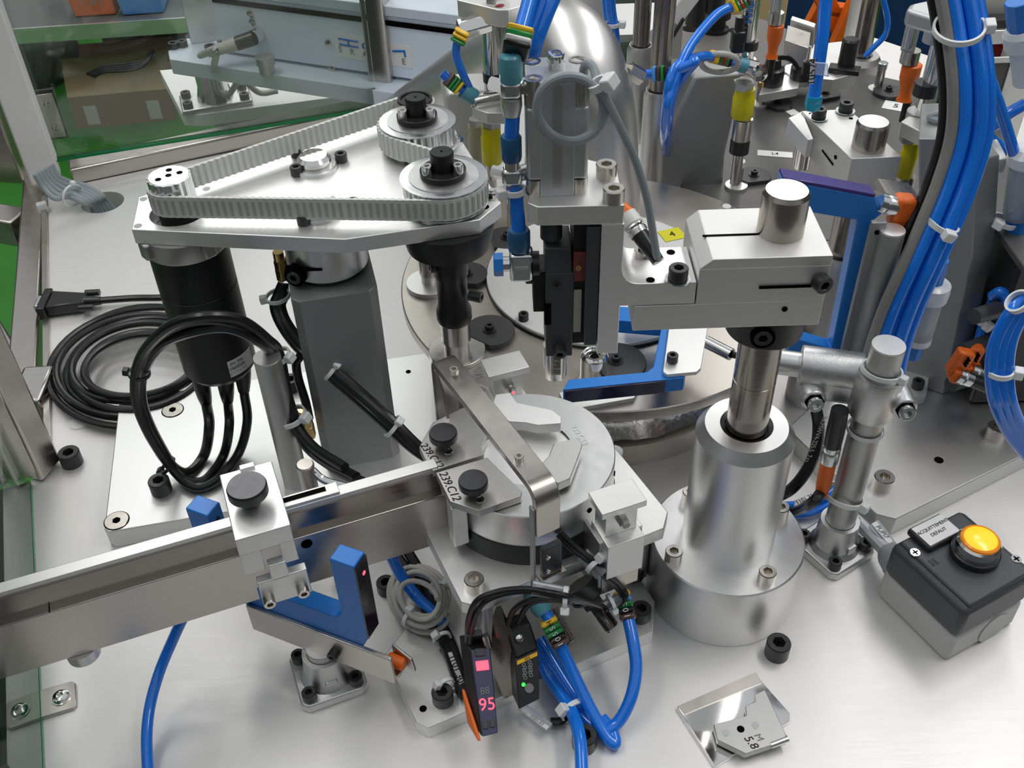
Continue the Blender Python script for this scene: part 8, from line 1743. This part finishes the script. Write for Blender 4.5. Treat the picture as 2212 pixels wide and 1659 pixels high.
# dark valve block at the right edge
t = thing('valve_block', 'black valve block with fittings at the right picture edge', 'valve block', A(2200, 780, RPZ))
q = AY(2235, 640, 0.64); bm = NB(); box(bm, (q.x + 0.02, q.y + 0.01, 0.09), (0.10, 0.05, 0.14)); part(t, 'body', bm, 'black_plastic', 0.003)
bm = NB(); box(bm, (q.x + 0.02, q.y + 0.0, 0.165), (0.11, 0.08, 0.006)); part(t, 'lid', bm, 'dial_grey', 0.001)
for k in range(3):
    bm = NB(); cyl(bm, Vector((q.x - 0.034, q.y - 0.014, 0.05 + 0.034 * k)), Vector((q.x - 0.060, q.y - 0.03, 0.056 + 0.034 * k)), 0.007, 0.006); part(t, 'port', bm, 'box_dark')
hose([AY(2145, 640, 0.635), AY(2160, 632, 0.63), AY(2172, 640, 0.628), AY(2178, 660, 0.625)], 0.0046, 'short curved blue hose stub on the black valve block', 'far right blue hoses')
# third station far right: grey blocks, red panel, white frame
t = thing('rear_machine', 'grey machine head with red panel at the upper right corner', 'machine', AY(2150, 130, 1.15))
bm = NB(); q = AY(2150, 10, 1.15); box(bm, q, (0.10, 0.05, 0.05)); part(t, 'head', bm, 'anod_light', 0.002)
bm = NB(); q = AY(2150, 58, 1.13); box(bm, q, (0.10, 0.06, 0.016)); part(t, 'shelf', bm, 'alu', 0.001)
bm = NB(); q = AY(2150, 37, 1.13); box(bm, q, (0.08, 0.05, 0.012)); part(t, 'gap', bm, 'black_plastic')
bm = NB(); q = AY(2160, 112, 1.14); box(bm, q, (0.042, 0.02, 0.06)); part(t, 'red_panel', bm, 'red_paint', 0.001)
bm = NB(); q = AY(2195, 160, 1.10); box(bm, (q.x, q.y, q.z / 2), (0.034, 0.03, q.z + 0.12)); part(t, 'leg', bm, 'anod_light', 0.001)
t = thing('white_frame', 'white paper frame sign standing on the rear table at the right', 'sign', A(2140, 215, D2Z * 0))
for dx_, dz_, w_, h_ in ((-0.018, 0, 0.006, 0.07), (0.018, 0, 0.006, 0.07), (0, -0.032, 0.042, 0.006), (0, 0.032, 0.042, 0.006)):
    q = AY(2138, 190, 1.05); bm = NB(); box(bm, q + Vector((dx_, 0, dz_)), (w_, 0.002, h_)); part(t, 'frame_bar', bm, 'paper')
q = AY(2138, 190, 1.052); bm = NB(); box(bm, q, (0.036, 0.001, 0.062)); part(t, 'panel', bm, 'dial_grey')
bm = NB(); box(bm, Vector((q.x, q.y + 0.006, (q.z - 0.03) / 2)), (0.03, 0.008, q.z - 0.03)); part(t, 'leg', bm, 'dial_grey')
t = thing('round_dish', 'white round dish on the dark plate at the right picture edge', 'dish', A(2190, 570, 0.17))
q = AY(2195, 560, 0.70); bm = NB(); lathe(bm, [(0.022, 0), (0.026, 0.006), (0.024, 0.008)], (q.x + 0.01, q.y, q.z), seg=36); part(t, 'dish', bm, 'alu_white')
bm = NB(); lathe(bm, [(0.014, -q.z + RPZ), (0.014, 0)], (q.x + 0.01, q.y, q.z), seg=20); part(t, 'stem', bm, 'dial_grey')
# far centre: third dial plate with holes and black dampers, hose pair and lever
t = thing('rear_plate', 'brown-grey round machine plate with holes at the top centre right', 'plate', AY(1560, 120, 1.28))
zc = 0.03; c = A(1560, 92, zc); rr = 0.105
hl = [circ_pts(A(1493, 62, zc), 0.013, 20), circ_pts(A(1588, 66, zc), 0.010, 16)]
bm = NB(); prism(bm, circ_pts(c, rr, 64), zc - 0.03, zc, hl); part(t, 'plate', bm, 'dial_brown')
for px, py, h_ in ((1543, 66, 0.036),):
    bm = NB(); lathe(bm, [(0.020, 0), (0.020, 0.004), (0.015, 0.006), (0.015, h_ * 0.5), (0.021, h_ * 0.55), (0.021, h_)], A(px, py, zc), seg=28); part(t, 'damper', bm, 'black_rubber')
for px, py, lab in ((1503, 50, 'black cylinder hanging above the brown-grey plate, left one'), (1540, 22, 'black cylinder hanging above the brown-grey plate, right one')):
    q = AY(px, py, 1.25); bm = NB(); lathe(bm, [(0.014, 0), (0.014, 0.2)], q, seg=24); single('black_cylinder', bm, 'black_plastic', lab, 'cylinder', 'hanging black cylinders')
hose([AY(1316, -40, 1.0), AY(1320, 20, 1.0), AY(1326, 60, 1.0), AY(1330, 100, 1.0)], 0.0050, 'blue hose pair behind the silver pipe, left strand', 'rear blue hoses')
hose([AY(1310, -40, 1.01), AY(1312, 20, 1.01), AY(1318, 60, 1.01), AY(1322, 110, 1.01)], 0.0050, 'blue hose pair behind the silver pipe, right strand', 'rear blue hoses')
big_tie(1324, 52, 1.0, (0.05, 0, -1), 15, 'white cable tie on the hose pair behind the silver pipe', (1, -0.3, -0.2))
bm = NB(); q = AY(1272, 20, 1.12); lathe(bm, [(0.021, 0), (0.021, 0.4)], (q.x, q.y, q.z - 0.16), seg=28); single('round_rod', bm, 'anod_light', 'light grey vertical rod behind the top of the silver pipe', 'rod')
t = thing('lever_arm', 'white lever arm with a thin black spring rod at the top', 'lever', AY(1470, 40, 1.15))
a_, b_ = AY(1452, 44, 1.15), AY(1500, -20, 1.15); bm = NB(); box(bm, (a_ + b_) / 2, ((b_ - a_).length, 0.014, 0.018), axes(b_ - a_)); part(t, 'arm', bm, 'white_paint', 0.001)
a_, b_ = AY(1477, 40, 1.14), AY(1448, 88, 1.14); bm = NB(); cyl(bm, a_, b_, 0.0022); part(t, 'rod', bm, 'black_oxide'); bm = NB(); box(bm, AY(1452, 75, 1.16), (0.02, 0.02, 0.05)); part(t, 'bracket', bm, 'alu')
bm = NB(); q = A(1300, 118, 0.0); box(bm, Vector((q.x + 0.05, q.y + 0.10, 0.006)), (0.22, 0.12, 0.012)); single('spacer_plate', bm, 'alu', 'thin aluminium plate on the rear table behind the dark shafts', 'plate', None, 0.0006)
q = A(1565, 497, D2Z); bushing(1560, 520, DT - 0.03, 0.0085, 0.034, 'steel bushing with white tip behind the swivel block', tip=True, top='flat')
